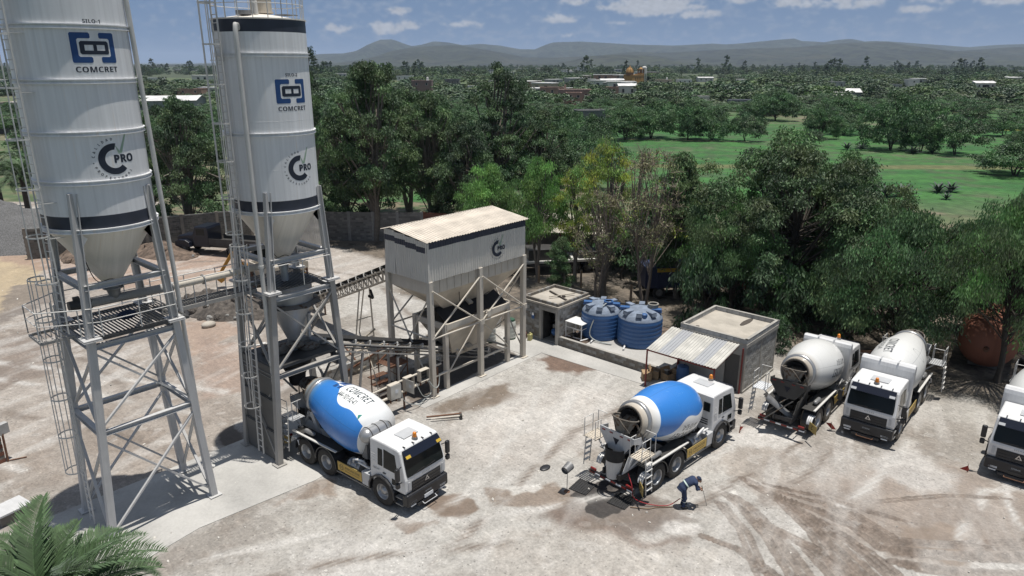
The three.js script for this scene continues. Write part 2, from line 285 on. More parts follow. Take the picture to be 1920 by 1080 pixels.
// ---------------------------------------------------------------- the ground
const patches = [ // outline in world x, z; colour (or null), strength, edge softness, wetness
  [[[1.4, -40.7], [2.7, -41.6], [4.9, -40.1], [5.3, -39.3], [4.1, -38.5], [2.2, -39.3]], [.135, .085, .06], .95, .5, .15],
  [[[-3.9, -33.8], [-2.4, -36], [0, -36.9], [.4, -35.7], [-1.7, -34.1]], [.15, .115, .085], .9, .6, .3],
  [[[-3.9, -26.2], [-2.3, -26.4], [-1.5, -25.3], [-1.9, -24.5], [-2.8, -24.9]], [.17, .125, .092], .95, .25, .6],
  [[[-9.6, -25.6], [-9.3, -27], [-7.6, -27.4], [-7.2, -26.2], [-8.6, -26]], [.21, .165, .13], .85, .5, .3],
  [[[-10.9, -28.2], [-9.7, -28.8], [-9, -28.2], [-9.9, -27.3]], [.20, .15, .115], .95, .3, .4],
  [[[-14.5, -31], [-14.2, -32.6], [-12.6, -30.6], [-13.4, -29.4]], [.10, .08, .065], .95, .25, .6],
  [[[1.6, -25.4], [3.1, -27.4], [5.6, -27.2], [6.9, -24.7], [4.6, -23.3], [2.8, -23.8], [1.2, -24.9]], [.135, .108, .09], .9, .7, .5],
  [[[-.9, -26.6], [1.9, -27], [2.7, -26], [1.8, -25.4], [-.7, -25.8]], [.20, .155, .12], .85, .4, .3],
  [[[1.2, -25.3], [3, -24.4], [4.6, -23.5], [6.4, -23.4], [6.2, -22.3], [2.5, -22.9]], [.165, .125, .10], .8, .8, .3],
  [[[9.2, -29.6], [11.7, -30.4], [13.4, -29], [11.9, -27.4], [9.8, -27.5]], [.205, .16, .12], .85, .7, .3],
  [[[10.6, -27.2], [15.4, -28.3], [20, -28.4], [23, -26], [20.5, -22], [14.7, -21.6], [12.9, -23.2]], [.235, .195, .163], .9, 1.0, .45],
  [[[15.2, -24], [17.1, -24.4], [17.8, -23.4], [16.4, -22], [14.7, -22.3]], [.225, .175, .135], .9, .35, .85],
  [[[17.6, -29.5], [19.3, -30.2], [19, -28.5], [19.9, -27.2], [17.2, -26.5], [16, -28.1]], [.43, .41, .385], .8, 1.0, 0],
  [[[-1, -23.8], [0, -20.5], [7.6, -20.5], [8, -22.3], [3.9, -23.2]], [.385, .36, .325], .75, .7, 0],
  [[[-3.4, -32], [1.2, -36], [6.2, -36.2], [5.4, -31], [.4, -28.4], [-2.5, -29]], [.40, .375, .345], .8, 1.1, 0],
  [[[7, -30.5], [10, -34], [14, -32], [16, -28], [10.5, -27], [8, -28.5]], [.36, .335, .305], .6, 1.2, 0],
  [[[2.5, -26.1], [3.4, -27.5], [4.8, -27.7], [6.2, -26.7], [5.6, -25.9], [4.6, -25.3], [3.9, -24.5], [3.2, -24.8], [3.2, -25.9]], [.035, .031, .029], .97, .07, .1],  // shade behind the second blue truck painted near-black over wet ground
  [[[-.1, -27.0], [1.2, -27.1], [1.3, -26.7], [.2, -26.5]], [.56, .545, .51], .8, .3, 0], [[[8.6, -26.2], [9.5, -26.4], [9.6, -25.8], [8.8, -25.6]], [.56, .545, .51], .8, .35, 0], [[[6.3, -24.4], [7.1, -24.2], [6.8, -23.7]], [.54, .52, .49], .8, .3, 0], [[[-1.6, -33.4], [2.4, -34.2], [3.6, -32.5], [.2, -31.4]], [.50, .48, .45], .6, .8, 0], [[[-7, -23.4], [-3, -22.2], [-2.6, -20.4], [-7.6, -20.4]], [.47, .455, .43], .6, 1.0, 0], [[[-4.6, -24.6], [-2.8, -24.4], [-3.6, -23.6]], [.19, .145, .112], .8, .3, .3], [[[10.4, -31.2], [12.8, -32.2], [14.6, -31], [12.4, -30]], [.52, .50, .47], .7, .6, 0], [[[3.1, -29.6], [6.4, -30.6], [6, -29], [3.4, -28.8]], [.24, .20, .165], .5, .6, 0],
  [[[-5.0, -34.9], [0.6, -41.4], [-1.7, -44.0], [-8.0, -37.2]], [.085, .072, .06], .95, .35, .2],  // dirt under the aggregate bin, darkened further to paint in its shade
  [[[-8.0, -30.7], [-4.9, -35.0], [-9.8, -39.2], [-13.4, -36.0]], [.17, .14, .115], .8, .8, .2],
  // beyond the silos, left
  [[[-58, -74], [-43.3, -62.6], [-38.2, -55.2], [-36.4, -51.8], [-38, -46.8], [-58, -54]], [.37, .295, .19], .95, .8, .6],
  [[[-40.9, -56], [-38.3, -56.6], [-35, -52.4], [-36.4, -46.6]], [.165, .14, .12], .85, .6, .4],
  [[[-50, -66], [-36, -66], [-26, -68], [-21.5, -58.2], [-33.1, -54.6]], [.30, .215, .165], .85, 1.2, .25],
  [[[-34.3, -43.6], [-33.4, -45.5], [-32.4, -48], [-27, -38.5], [-29.3, -36.6]], [.18, .145, .12], .8, .8, .2],
  [[[-23.6, -46.6], [-21, -49.3], [-18.6, -45.5], [-20.3, -41.2]], [.30, .225, .175], .9, .6, .5],
  [[[-21, -44], [-16, -43], [-13, -37], [-17, -35.5]], [.27, .205, .165], .85, .9, .3],
  [[[-30, -72], [-12, -72], [-10.5, -58], [-20, -57]], [.37, .335, .30], .8, 1.5, 0],
];
const ruts = [ // wheel tracks: points, half width, depth
  [[[10.4, -27.2], [10.9, -26.4], [12.1, -24.5], [12.6, -22.6], [13.2, -20.2]], .26, .09], [[[9.3, -26], [9.7, -25.1], [10.15, -23.2], [10.4, -20.2]], .26, .08],
  [[[11.1, -26], [12.6, -24.9], [13.8, -23.7], [14.3, -22.4]], .22, .06], [[[11.6, -26.2], [14, -24.9], [14.9, -23.2]], .16, .04],
  [[[14.3, -22.4], [16.6, -22.15], [18.9, -22], [24, -22.3]], .3, .09], [[[14.2, -21.7], [16.1, -21.2], [18.4, -21.05], [24, -21.3]], .3, .08],
  [[[7.6, -23.2], [8.8, -22.4], [9.8, -20.4]], .22, .05], [[[13, -25.6], [13.9, -23.8]], .15, .04], [[[11.2, -26.8], [13.2, -25.9], [15.4, -24.4]], .14, .04], [[[8.8, -25.4], [9.2, -23.6], [9.1, -20.4]], .2, .06], [[[12.2, -24.4], [13.2, -22.6], [13.9, -20.4]], .2, .06], [[[14.6, -23.1], [17, -22.8], [21, -23]], .16, .04], [[[15, -25.5], [18.6, -26], [21, -25.8]], .1, .03], [[[11.4, -25.3], [11.9, -23.5], [12, -20.4]], .2, .05], [[[9.9, -24.2], [11.3, -22.6], [11.8, -20.4]], .22, .06],
];
{ // every rut is a bundle of narrow prints
  const all = ruts.splice(0); all.forEach(([p, w, d], i) => { for (const [o, f] of [[-.32, .8], [0, 1], [.3, .7], [.62, .45]].slice(0, 2 + i % 3)) ruts.push([p.map(([x, z], k) => [x + o * (.7 + .2 * k), z + o * .45]), w * .5 * (.7 + .3 * f), d * .7 * f]); });
}
const trails = [ // faint tyre trails: points, half width, paleness
  [[[-7.2, -20.2], [-4.1, -22.9], [-1.4, -27.2], [0, -31], [1.4, -35.4]], .3, 1], [[[-5.0, -20.2], [-2.0, -22.9], [.6, -27.2], [2, -31], [3.4, -35.4]], .3, 1], [[[-3.8, -20.2], [-2.2, -22.6], [0, -26.5], [3, -31.5], [8, -36]], .3, -1],
  [[[-11, -20.2], [-6, -22], [0, -23], [8, -25.5], [14, -30.5]], .3, -1], [[[-11, -22.2], [-6, -24], [0, -24.8], [7, -27], [12.6, -32]], .28, 1], [[[19.1, -30.5], [16, -27.2], [11.2, -23.5]], .3, 1], [[[17.3, -31.5], [14.2, -28.6], [9.6, -24.9]], .3, -1],
  [[[24, -27], [20.4, -26.4], [17, -23]], .25, 1], [[[26, -29], [23, -26.4], [20, -22.3]], .25, 1], [[[22.4, -28.5], [20.2, -24.4], [19.6, -20.4]], .22, 1],
  [[[-44, -44], [-34, -41], [-24, -38], [-16, -36]], .35, 1], [[[-44, -41], [-34, -38.8], [-24, -36], [-17, -33.6]], .35, 1], [[[-46, -50], [-34, -45.5], [-26, -40.2], [-18, -33]], .4, -1], [[[-40, -34], [-30, -34.5], [-20, -31.5], [-15.5, -29.5]], .35, -1], [[[-40, -31.6], [-30, -31.4], [-22, -28]], .35, 1], [[[-30, -60], [-24, -61], [-14, -56], [-8, -44]], .35, 1], [[[-31, -63], [-24, -64], [-12, -58], [-6, -46]], .35, -1],
];
for (const p of [...patches, ...ruts, ...trails]) { let x0 = 1e9, x1 = -1e9, z0 = 1e9, z1 = -1e9; for (const [x, z] of p[0]) { x0 = Math.min(x0, x); x1 = Math.max(x1, x); z0 = Math.min(z0, z); z1 = Math.max(z1, z); } p.bb = [x0 - 2, x1 + 2, z0 - 2, z1 + 2]; }
const inBox = (b, x, z) => x > b[0] && x < b[1] && z > b[2] && z < b[3];
function polyDist(ps, x, z) { let d = 1e9, inside = false; for (let i = 0, j = ps.length - 1; i < ps.length; j = i++) { const [ax, az] = ps[j], [bx, bz] = ps[i]; if (az > z !== bz > z && x < ((bx - ax) * (z - az)) / (bz - az) + ax) inside = !inside; const t = clamp(((x - ax) * (bx - ax) + (z - az) * (bz - az)) / ((bx - ax) ** 2 + (bz - az) ** 2)); d = Math.min(d, Math.hypot(x - ax - t * (bx - ax), z - az - t * (bz - az))); } return inside ? -d : d; }
function lineDist(ps, x, z) { let d = 1e9; for (let i = 0; i + 1 < ps.length; i++) { const [ax, az] = ps[i], [bx, bz] = ps[i + 1], t = clamp(((x - ax) * (bx - ax) + (z - az) * (bz - az)) / ((bx - ax) ** 2 + (bz - az) ** 2)); d = Math.min(d, Math.hypot(x - ax - t * (bx - ax), z - az - t * (bz - az))); } return d; }
function groundH(x, z) {
  let h = 0;
  for (const r of ruts) if (inBox(r.bb, x, z)) { const d = lineDist(r[0], x, z) / r[1]; if (d < 2.6) h += r[2] * (-Math.exp(-d * d * 1.6) + .75 * Math.exp(-((d - 1.45) ** 2) * 5) * (.6 + .8 * vn(x * 2.2, z * 2.2, 61))) + (d < 1.2 ? (vn(x * 9, z * 9, 63) - .5) * .035 : 0); }
  return h + (fbm(x * .9, z * .9, 3, 71) - .5) * .022;
}
const WALLS = [[-46, -64], [-27.5, -73.5], [-19.2, -71.7], [0, -69.7], [13.5, -56.7], [34, -51.2], [60, -44]];
function groundAt(x, z, out) {
  const wx = x + (fbm(x * .55, z * .55, 4, 81) - .5) * 1.6, wz = z + (fbm(x * .55, z * .55, 4, 87) - .5) * 1.6;
  const n1 = fbm(x * .16, z * .16, 5, 91), n2 = fbm(x * .8, z * .8, 4, 95), n3 = fbm(x * 3.7, z * 3.7, 3, 99), n4 = h2(Math.round(x * 43), Math.round(z * 43), 3);
  const pale = [.36, .345, .318], mid = [.255, .235, .21], brown = [.185, .154, .128];
  let c = mix3(pale, mid, ss(.42, .62, n1)); c = mix3(c, brown, ss(.56, .74, n2 * .6 + n1 * .4) * .45);
  const left = ss(-11, -17, x + (n2 - .5) * 3) * ss(-24, -29, z);         // browner earth left of the silos
  c = mix3(c, mix3([.30, .26, .224], [.225, .186, .153], ss(.4, .65, n2)), left * .7);
  let wet = 0, keep = 0;
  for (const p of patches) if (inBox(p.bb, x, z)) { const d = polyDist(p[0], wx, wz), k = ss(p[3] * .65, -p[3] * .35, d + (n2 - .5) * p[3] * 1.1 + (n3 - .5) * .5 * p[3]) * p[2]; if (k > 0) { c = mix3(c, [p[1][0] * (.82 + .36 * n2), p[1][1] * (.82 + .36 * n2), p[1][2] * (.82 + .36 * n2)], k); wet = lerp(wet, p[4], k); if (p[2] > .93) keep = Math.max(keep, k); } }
  for (const t of trails) if (inBox(t.bb, x, z)) { const d = lineDist(t[0], wx * .25 + x * .75, wz * .25 + z * .75) / t[1]; if (d < 2.2) { const tread = .55 + .45 * Math.sin((x * 3 + z * 5) * 5), k = Math.exp(-d * d * 1.5) * ss(.25, .55, n2) * (.55 + .4 * tread) ; c = t[2] > 0 ? mix3(c, [.44, .425, .40], k) : mix3(c, [.17, .14, .115], k); } }
  for (const r of ruts) if (inBox(r.bb, x, z)) { const d = lineDist(r[0], x, z) / r[1]; if (d < 2.2) { const k = ss(1.75, 1.15, d + (n3 - .5) * .8), ridge = Math.exp(-d * d * 40) * .6 + (Math.sin((x + z * 1.7) * 17) > .2 ? .28 : 0) * (d < 1 ? 1 : 0); c = mix3(c, mix3([.10, .078, .062], [.20, .16, .13], clamp(n3 * .8 + ridge)), k * .8); wet = lerp(wet, .2, k); } }
  // scattered dry crust, scuffs along the driving direction, crumbs
  const dry = 1 - Math.max(wet, keep); const sc = fbm((x + z * .5) * .9, (z - x * .35) * .22, 4, 111); c = mix3(c, [.47, .455, .43], ss(.5, .8, sc) * .5 * dry);
  const crust = ss(.66, .74, fbm(x * 1.7, z * 1.7, 4, 121)); c = mix3(c, [.50, .485, .46], crust * .22 * dry);
  const dark = ss(.64, .76, fbm(x * 1.1 + 9, z * 1.1, 5, 131)); c = mix3(c, [.16, .125, .10], dark * .16);
  // earth, leaf litter and painted tree shade behind the plant; wild ground past the walls
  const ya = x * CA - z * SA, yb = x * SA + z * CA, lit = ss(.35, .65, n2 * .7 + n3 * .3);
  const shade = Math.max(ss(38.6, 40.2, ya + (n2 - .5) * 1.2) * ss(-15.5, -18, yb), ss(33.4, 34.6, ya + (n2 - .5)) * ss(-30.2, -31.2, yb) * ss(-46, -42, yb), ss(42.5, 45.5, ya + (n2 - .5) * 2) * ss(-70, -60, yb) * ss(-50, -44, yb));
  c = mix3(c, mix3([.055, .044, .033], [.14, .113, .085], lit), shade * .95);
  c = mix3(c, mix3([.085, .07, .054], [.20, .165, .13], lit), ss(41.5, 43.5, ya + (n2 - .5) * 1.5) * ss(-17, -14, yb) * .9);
  let zw = -62; for (let i = 0; i + 1 < WALLS.length; i++) if (x >= WALLS[i][0] && x < WALLS[i + 1][0]) zw = lerp(WALLS[i][1], WALLS[i + 1][1], (x - WALLS[i][0]) / (WALLS[i + 1][0] - WALLS[i][0]));
  c = mix3(c, mix3([.055, .085, .032], [.16, .135, .085], ss(.42, .7, n2)), ss(.3, 1.2, zw - z) * (x > -46 ? 1 : 0));
  const n5 = vn(x * 14, z * 14, 141), scr = ss(.62, .8, vn((x * .7 + z * .7) * 2.2, (z * .7 - x * .7) * 16, 143)) * ss(.45, .6, n2); const grit = (n3 - .5) * .34 + (n4 - .5) * .24 + (n5 - .5) * .32 + scr * .16, crumb = h2(Math.round(x * 17), Math.round(z * 17), 8) > .992 ? .4 : h2(Math.round(x * 21), Math.round(z * 21), 9) > .992 ? -.4 : 0;
  const f = .9 * (1 + grit * (1 - wet * .6) + crumb * (1 - wet));
  out[0] = c[0] * f; out[1] = c[1] * f; out[2] = c[2] * f; out[3] = lerp(.97, .42, wet * wet); out[4] = clamp(.5 + (n3 - .5) * .7 + (n4 - .5) * .35 + crumb) * (1 - wet * .7);
  return out;
}
function yardSheet(x0, x1, z0, z1, W, step, y) {
  const H = Math.round(W * (z1 - z0) / (x1 - x0)), col = new Uint8Array(W * H * 4), ro = new Uint8Array(W * H * 4), bu = new Uint8Array(W * H * 4), o = [0, 0, 0, 0, 0], gm = (v) => 255 * Math.pow(clamp(v), 1 / 2.2);
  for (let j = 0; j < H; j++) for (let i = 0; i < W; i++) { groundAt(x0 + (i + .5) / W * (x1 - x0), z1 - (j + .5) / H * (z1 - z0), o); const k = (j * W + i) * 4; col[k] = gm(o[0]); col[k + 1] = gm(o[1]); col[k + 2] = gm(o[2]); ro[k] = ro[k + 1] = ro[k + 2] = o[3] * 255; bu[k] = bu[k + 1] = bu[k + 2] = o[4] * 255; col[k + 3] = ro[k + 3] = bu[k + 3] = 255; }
  const tx = (d, srgb) => { const t = new THREE.DataTexture(d, W, H); t.magFilter = THREE.LinearFilter; if (srgb) t.colorSpace = THREE.SRGBColorSpace; t.needsUpdate = true; return t; };
  const m = new THREE.MeshStandardMaterial({ map: tx(col, true), roughnessMap: tx(ro), bumpMap: tx(bu), bumpScale: .03, roughness: 1, metalness: 0 });
  const nx = Math.round((x1 - x0) / step), nz = Math.round((z1 - z0) / step), g = new THREE.PlaneGeometry(x1 - x0, z1 - z0, nx, nz).rotateX(-Math.PI / 2).translate((x0 + x1) / 2, 0, (z0 + z1) / 2), p = g.attributes.position;
  for (let i = 0; i < p.count; i++) p.setY(i, y + groundH(p.getX(i), p.getZ(i)));
  g.computeVertexNormals(); const mesh = meshOf(numbered('yard_ground'), g, m); mesh.userData = { kind: 'structure' };
}
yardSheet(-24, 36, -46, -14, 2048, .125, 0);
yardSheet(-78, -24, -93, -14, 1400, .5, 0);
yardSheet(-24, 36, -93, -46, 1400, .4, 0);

// far land: one sheet to the horizon, meadow colours computed over it
const meadow = (x, z) => { // 1 = short bright grass, 0 = scrub and bare earth
  const d = -z, n = fbm(x * .02, z * .02, 4, 201), e = fbm(x * .09, z * .09, 4, 203), r = x / d;
  let k = ss(86, 98, d) * (1 - ss(225, 300, d + (n - .5) * 120)) * ss(.10, .16, r + (n - .5) * .1);
  k = Math.max(k, ss(.5, .6, n) * ss(250, 300, d) * (1 - ss(360, 460, d)) * ss(.35, .45, r));
  k = Math.max(k, ss(68, 72, d) * (1 - ss(95, 120, d)) * ss(-.34, -.28, r) * (1 - ss(-.02, .08, r)));
  return clamp(k - ss(.58, .72, e) * .3);
};
{
  const W = 2048, H = 2048, x0 = -500, x1 = 560, z0 = -900, z1 = -40, col = new Uint8Array(W * H * 4), gm = (v) => 255 * Math.pow(clamp(v), 1 / 2.2);
  for (let j = 0; j < H; j++) for (let i = 0; i < W; i++) {
    const x = x0 + (i + .5) / W * (x1 - x0), z = z1 - (j + .5) / H * (z1 - z0), d = -z, n = fbm(x * .03, z * .03, 4, 221), e = fbm(x * .35, z * .35, 4, 223), f = fbm(x * 1.4, z * 1.1, 3, 227);
    let c = mix3([.055, .095, .036], mix3([.10, .115, .055], [.15, .13, .085], ss(.5, .7, e)), ss(.38, .62, n * .6 + e * .4));
    const band = fbm(x * .03, z * .25, 3, 231);                       // mown strips
    const g = mix3(mix3([.021, .092, .018], [.036, .128, .024], ss(.35, .65, band)), [.045, .085, .03], ss(.45, .75, e));
    c = mix3(c, g, meadow(x, z));
    // bare strip through the field and a footpath
    const strip = Math.abs(z + 128.5 - x * .035 + (n - .5) * 2.2); c = mix3(c, [.125, .12, .05], ss(3.4, 1.4, strip + (e - .5) * 3) * .75 * ss(14, 24, x));
    const path = Math.abs(z + 172 - (x - 40) * .22 + (n - .5) * 5); c = mix3(c, [.24, .20, .13], ss(1.2, .5, path + (f - .5)) * .7 * ss(18, 24, x) * ss(66, 50, x));
    c = mix3(c, [.22, .2, .03], ss(.62, .74, fbm(x * .05, z * .13, 3, 241)) * ss(.5, .6, x / d) * ss(190, 200, d) * ss(225, 205, d) * .8);
    if (x > -30 && x < 40 && d < 92) c = mix3(c, [.12, .095, .07], ss(.4, .6, e));
    const s = .52 + .96 * f, k = (j * W + i) * 4; col[k] = gm(c[0] * s); col[k + 1] = gm(c[1] * s); col[k + 2] = gm(c[2] * s); col[k + 3] = 255;
  }
  const t = new THREE.DataTexture(col, W, H); t.magFilter = THREE.LinearFilter; t.colorSpace = THREE.SRGBColorSpace; t.needsUpdate = true;
  const g = new THREE.PlaneGeometry(x1 - x0, z1 - z0, 4, 4).rotateX(-Math.PI / 2).translate((x0 + x1) / 2, -.06, (z0 + z1) / 2);
  const m = meshOf('field', g, new THREE.MeshStandardMaterial({ map: t, roughness: 1, bumpMap: rep(T.bumpy, .004, .004), bumpScale: .25 })); m.userData = { kind: 'structure' };
}
struct('ground', new THREE.PlaneGeometry(40000, 40000).rotateX(-Math.PI / 2).translate(0, -.16, 0), mat([.10, .13, .07], 1, { map: T.bumpy, m: 90 }));

// concrete aprons of the plant
{
  const o = new THREE.Group(); o.name = 'pavement'; o.userData = { kind: 'structure' }; o.rotation.y = YAW; scene.add(o);
  part('slab', extr([[5.2, 30.3], [18.6, 30.3], [18.6, 26], [17.2, 24.9], [14.5, 24.6], [9.5, 25.1], [5.2, 24.4]], .2).rotateX(-Math.PI / 2).translate(0, -.077, 0), M.concretePale, o);
  const walk = [[32.55, 18.3], [33.9, 18.3], [33.9, 29.4], [31.2, 29.4], [31.2, 27.3], [22.2, 27.1], [22.2, 26.2], [32.2, 26.4]];
  part('slab', extr(walk, .2).rotateX(-Math.PI / 2).translate(0, -.08, 0), M.concretePale, o);
}

// the hills along the horizon
function hills(name, dist, spread, back, prof, color, seed) {
  const nx = 420, nz = 26, pos = [], idx = [], uv = [], half = 1.05; // tangent of the half angle covered
  const at = (px) => { let i = 0; while (i + 2 < prof.length && prof[i + 1][0] < px) i++; const [a, ya] = prof[i], [b, yb] = prof[i + 1], t = clamp((px - a) / (b - a)), s = t * t * (3 - 2 * t); return lerp(ya, yb, t); };
  for (let j = 0; j <= nz; j++) for (let i = 0; i <= nx; i++) {
    const tx = (i / nx * 2 - 1) * half, px = 960 + tx * 1331, crest = Math.max(0, (118.5 - at(px)) / 1331 * dist * 1.0 + 17), t = j / nz;
    const front = clamp(t / .62), shape = t < .62 ? Math.pow(front, 1.35) : 1 - .55 * sm((t - .62) / .38);
    const z = -(dist - spread + (t < .62 ? front * spread : spread + (t - .62) / .38 * back)), x = tx * dist;
    const gul = (fbm(x * .0042, t * 1.6, 5, seed) - .5) * 1.5, fine = fbm(x * .008, z * .008, 3, seed + 5) - .5;
    const y = crest * shape + gul * crest * .55 * Math.sin(Math.min(1, t / .62) * Math.PI) * (t < .62 ? 1 : .3) + fine * 14 * (t < .6 ? 1 : .15) - (j === 0 ? 6 : 0);
    pos.push(x, y, z); uv.push(x / 900, z / 900);
  }
  for (let j = 0; j < nz; j++) for (let i = 0; i < nx; i++) { const k = j * (nx + 1) + i; idx.push(k, k + 1, k + nx + 1, k + 1, k + nx + 2, k + nx + 1); }
  const g = new THREE.BufferGeometry(); g.setAttribute('position', new THREE.Float32BufferAttribute(pos, 3)); g.setAttribute('uv', new THREE.Float32BufferAttribute(uv, 2)); g.setIndex(idx); g.computeVertexNormals();
  const m = meshOf(numbered(name), g, mat(color, 1, { map: hillTex })); m.userData = { kind: 'structure' };
}
const hillTex = tile(512, (u, v) => { const a = P8(u, v, 301, 6, 4), b = P8(u, v, 303, 3, 48), r = ss(.6, .72, P8(u, v, 305, 5, 6)); return mix3([.55 + .45 * a - .5 * ss(.42, .58, b), .6 + .45 * a - .5 * ss(.42, .58, b), .45 + .35 * a - .36 * ss(.42, .58, b)], [1, .9, .74], r * .75); });
hills('hills', 9000, 2200, 2500, [[-500, 112], [100, 122], [362, 125], [420, 122], [560, 110], [620, 103], [660, 102], [690, 97], [712, 86], [726, 79], [748, 78.5], [765, 85], [782, 90], [800, 87], [822, 81.5], [845, 83], [872, 88], [905, 86], [940, 89], [975, 95], [1000, 95], [1023, 86], [1035, 83], [1081, 82], [1130, 84.5], [1173, 87], [1243, 89], [1316, 85.5], [1340, 87], [1384, 83.5], [1435, 78.5], [1459, 77], [1472, 81], [1525, 84], [1540, 82], [1547, 78], [1560, 78], [1568, 83], [1602, 81], [1646, 83], [1706, 87], [1777, 92], [1837, 87], [1920, 84], [2100, 82], [2400, 100]], [.045, .055, .05], 311);
hills('hills', 6200, 1900, 1600, [[-500, 120], [300, 128], [560, 126], [640, 121], [717, 107], [745, 98], [780, 92], [825, 89], [868, 88], [906, 95], [945, 101], [985, 109], [1040, 109], [1090, 107], [1140, 103], [1180, 99], [1220, 101], [1279, 99], [1320, 96], [1370, 94], [1475, 91], [1524, 86.5], [1560, 84], [1628, 82.5], [1654, 87], [1680, 95], [1758, 98.5], [1862, 91], [1920, 98], [2050, 100], [2400, 118]], [.036, .042, .032], 331);
hills('hills', 4600, 1100, 900, [[-500, 128], [560, 128], [860, 127], [980, 122], [1040, 119], [1068, 114], [1097, 107], [1130, 104.5], [1162, 104], [1200, 106.5], [1240, 113], [1280, 118], [1340, 121], [1500, 122], [1700, 121], [1800, 115], [1900, 112], [2000, 116], [2400, 126]], [.040, .046, .032], 351);
// ---------------------------------------------------------------- cement silos on their towers
const RS = 1.83;
function shellPiece(r, y0, y1, seg = 72, r2 = r) { // open cylinder with uv in metres round and up
  const g = new THREE.CylinderGeometry(r2, r, y1 - y0, seg, 1, true).translate(0, (y0 + y1) / 2, 0), p = g.attributes.position, uv = g.attributes.uv;
  for (let i = 0; i < p.count; i++) uv.setXY(i, uv.getX(i) * Math.PI * 2 * RS, p.getY(i)); return g;
}
function curvedPrint(r, centre, wide, y, high) { // a print on the shell: centre in radians from +z towards +x
  const a = wide / r; return new THREE.CylinderGeometry(r, r, high, 24, 1, true, centre - a / 2, a).translate(0, y, 0);
}
function buildSilo(o, s) {
  // shell, painted bands and stiffening rings
  const cuts = [s.top, ...s.bands.flat(), s.rim].sort((x, y) => y - x);
  for (let i = 0; i + 1 < cuts.length; i++) { const isBand = s.bands.some(([u]) => Math.abs(u - cuts[i]) < 1e-6); part(isBand ? 'painted_band' : 'shell', shellPiece(RS, cuts[i + 1], cuts[i]), isBand ? M.band : M.siloWhite, o, true); }
  for (const y of s.rings) part('ring_flange', [new THREE.CylinderGeometry(RS + .075, RS + .075, .035, 72).translate(0, y + .06, 0), new THREE.CylinderGeometry(RS + .07, RS + .07, .03, 72).translate(0, y - .06, 0), shellPiece(RS + .02, y - .05, y + .05)], M.siloWhite, o);
  for (const y of s.welds) part('weld_seam', new THREE.TorusGeometry(RS, .003, 4, 72).rotateX(Math.PI / 2).translate(0, y, 0), M.siloWhite, o);
  const cone = new THREE.CylinderGeometry(RS - .02, .34, s.rim - s.tip, 56, 1, true).translate(0, (s.rim + s.tip) / 2, 0); part('cone', cone, M.siloCone, o);
  part('valve', [cyl(.36, .36, .06, 0, s.tip, 0, 20), cyl(.3, .3, .22, 0, s.tip - .14, 0, 20), cyl(.36, .36, .05, 0, s.tip - .27, 0, 20), box(.5, .26, .3, .5, s.tip - .12, 0), cyl(.26, .16, .4, 0, s.tip - .5, 0, 16), rod(V(-.5, s.tip - .1, .1), V(-.2, s.tip - .1, .1), .05)], M.steelDull, o);
  part('cable', tubeAlong([V(-1.0, s.rim - 1.0, .6), V(-.75, s.tip + .3, .75), V(-.2, s.tip + .22, .62), V(.3, s.tip - .05, .5)], .018, 20, 5), M.rubber, o);
  // roof
  part('roof', [new THREE.ConeGeometry(RS, .3, 56).translate(0, s.top + .15, 0), cyl(RS + .03, RS + .03, .05, 0, s.top, 0, 64)], M.siloCone, o);
  part('dust_filter', [cyl(.42, .42, 1.5, .1, s.top + 1.0, .1, 24), cyl(.47, .47, .07, .1, s.top + .3, .1, 24), cyl(.47, .47, .07, .1, s.top + 1.2, .1, 24), new THREE.ConeGeometry(.5, .25, 24).translate(.1, s.top + 1.87, .1)], M.beigeDusty, o);
  part('roof_hatch', cyl(.3, .3, .16, -.9, s.top + .24, .5, 20), M.steelDull, o); part('roof_sheet', box(.7, .03, .6, .95, s.top + .22, .55, .2), M.steelDull, o);
  const rail = []; for (let k = 0; k <= 20; k++) { const a = k / 20 * Math.PI * 2; rail.push(V(Math.sin(a) * (RS - .05), s.top + .02, Math.cos(a) * (RS - .05))); }
  part('roof_railing', railing(rail, 1.05, .02, true, 1.1), M.railWhite, o);
  // prints
  const lg = meshOf('logo', curvedPrint(RS + .004, s.logoAt, 1.46, s.logoY, 1.37), printMat(logoTex, .45), o);
  const pr = meshOf('logo', curvedPrint(RS + .004, s.proAt, 1.62, s.proY, 1.62), printMat(proTex, .45), o);
  lg.userData.label = 'blue bracket sign with the word COMCRET'; pr.userData.label = 'round dark letter C with PRO and a green tick';
  meshOf('silo_number', curvedPrint(RS + .004, s.logoAt + .02, .85, s.numY, .21), printMat(textTex(s.number, 512, 128, NAVY, 'bold 100px sans-serif'), .5), o);
  // tower: four splayed legs, beams and cross braces
  const top = s.legTop, P = s.deck, hx = (y) => (y > P ? lerp(1.48, 1.2, (y - P) / (top - P)) : lerp(2.0, 1.48, y / P)), hz = (y) => (y > P ? lerp(1.42, 1.38, (y - P) / (top - P)) : 1.43);
  const c = (sx, sz, y) => V(sx * hx(y), y, sz * hz(y));
  for (const sx of [-1, 1]) for (const sz of [-1, 1]) {
    const dusty = s.dusty && sx < 0;
    part('leg', [ibeam(c(sx, sz, P + .05), c(sx, sz, top), .25, .25, .03)], M.towerGrey, o);
    part('leg', [beam(c(sx, sz, 0), c(sx, sz, P - .04), .255, .255), box(.5, .03, .5, sx * 2.0, .06, sz * 1.43)], s.dusty ? M.towerDusty : M.towerGrey, o);
    part('base_plate', [box(.62, .035, .62, ...c(sx, sz, P - .02).toArray()), box(.6, .035, .6, ...c(sx, sz, P + .035).toArray())], M.towerGrey, o);
    const gus = extr([[0, 0], [.5, 0], [.12, -.55], [0, -.55]], .025); if (sx > 0) gus.scale(-1, 1, 1); part('gusset', gus.translate(sx * hx(s.rim), s.rim - .05, sz * 1.3), M.siloWhite, o);
  }
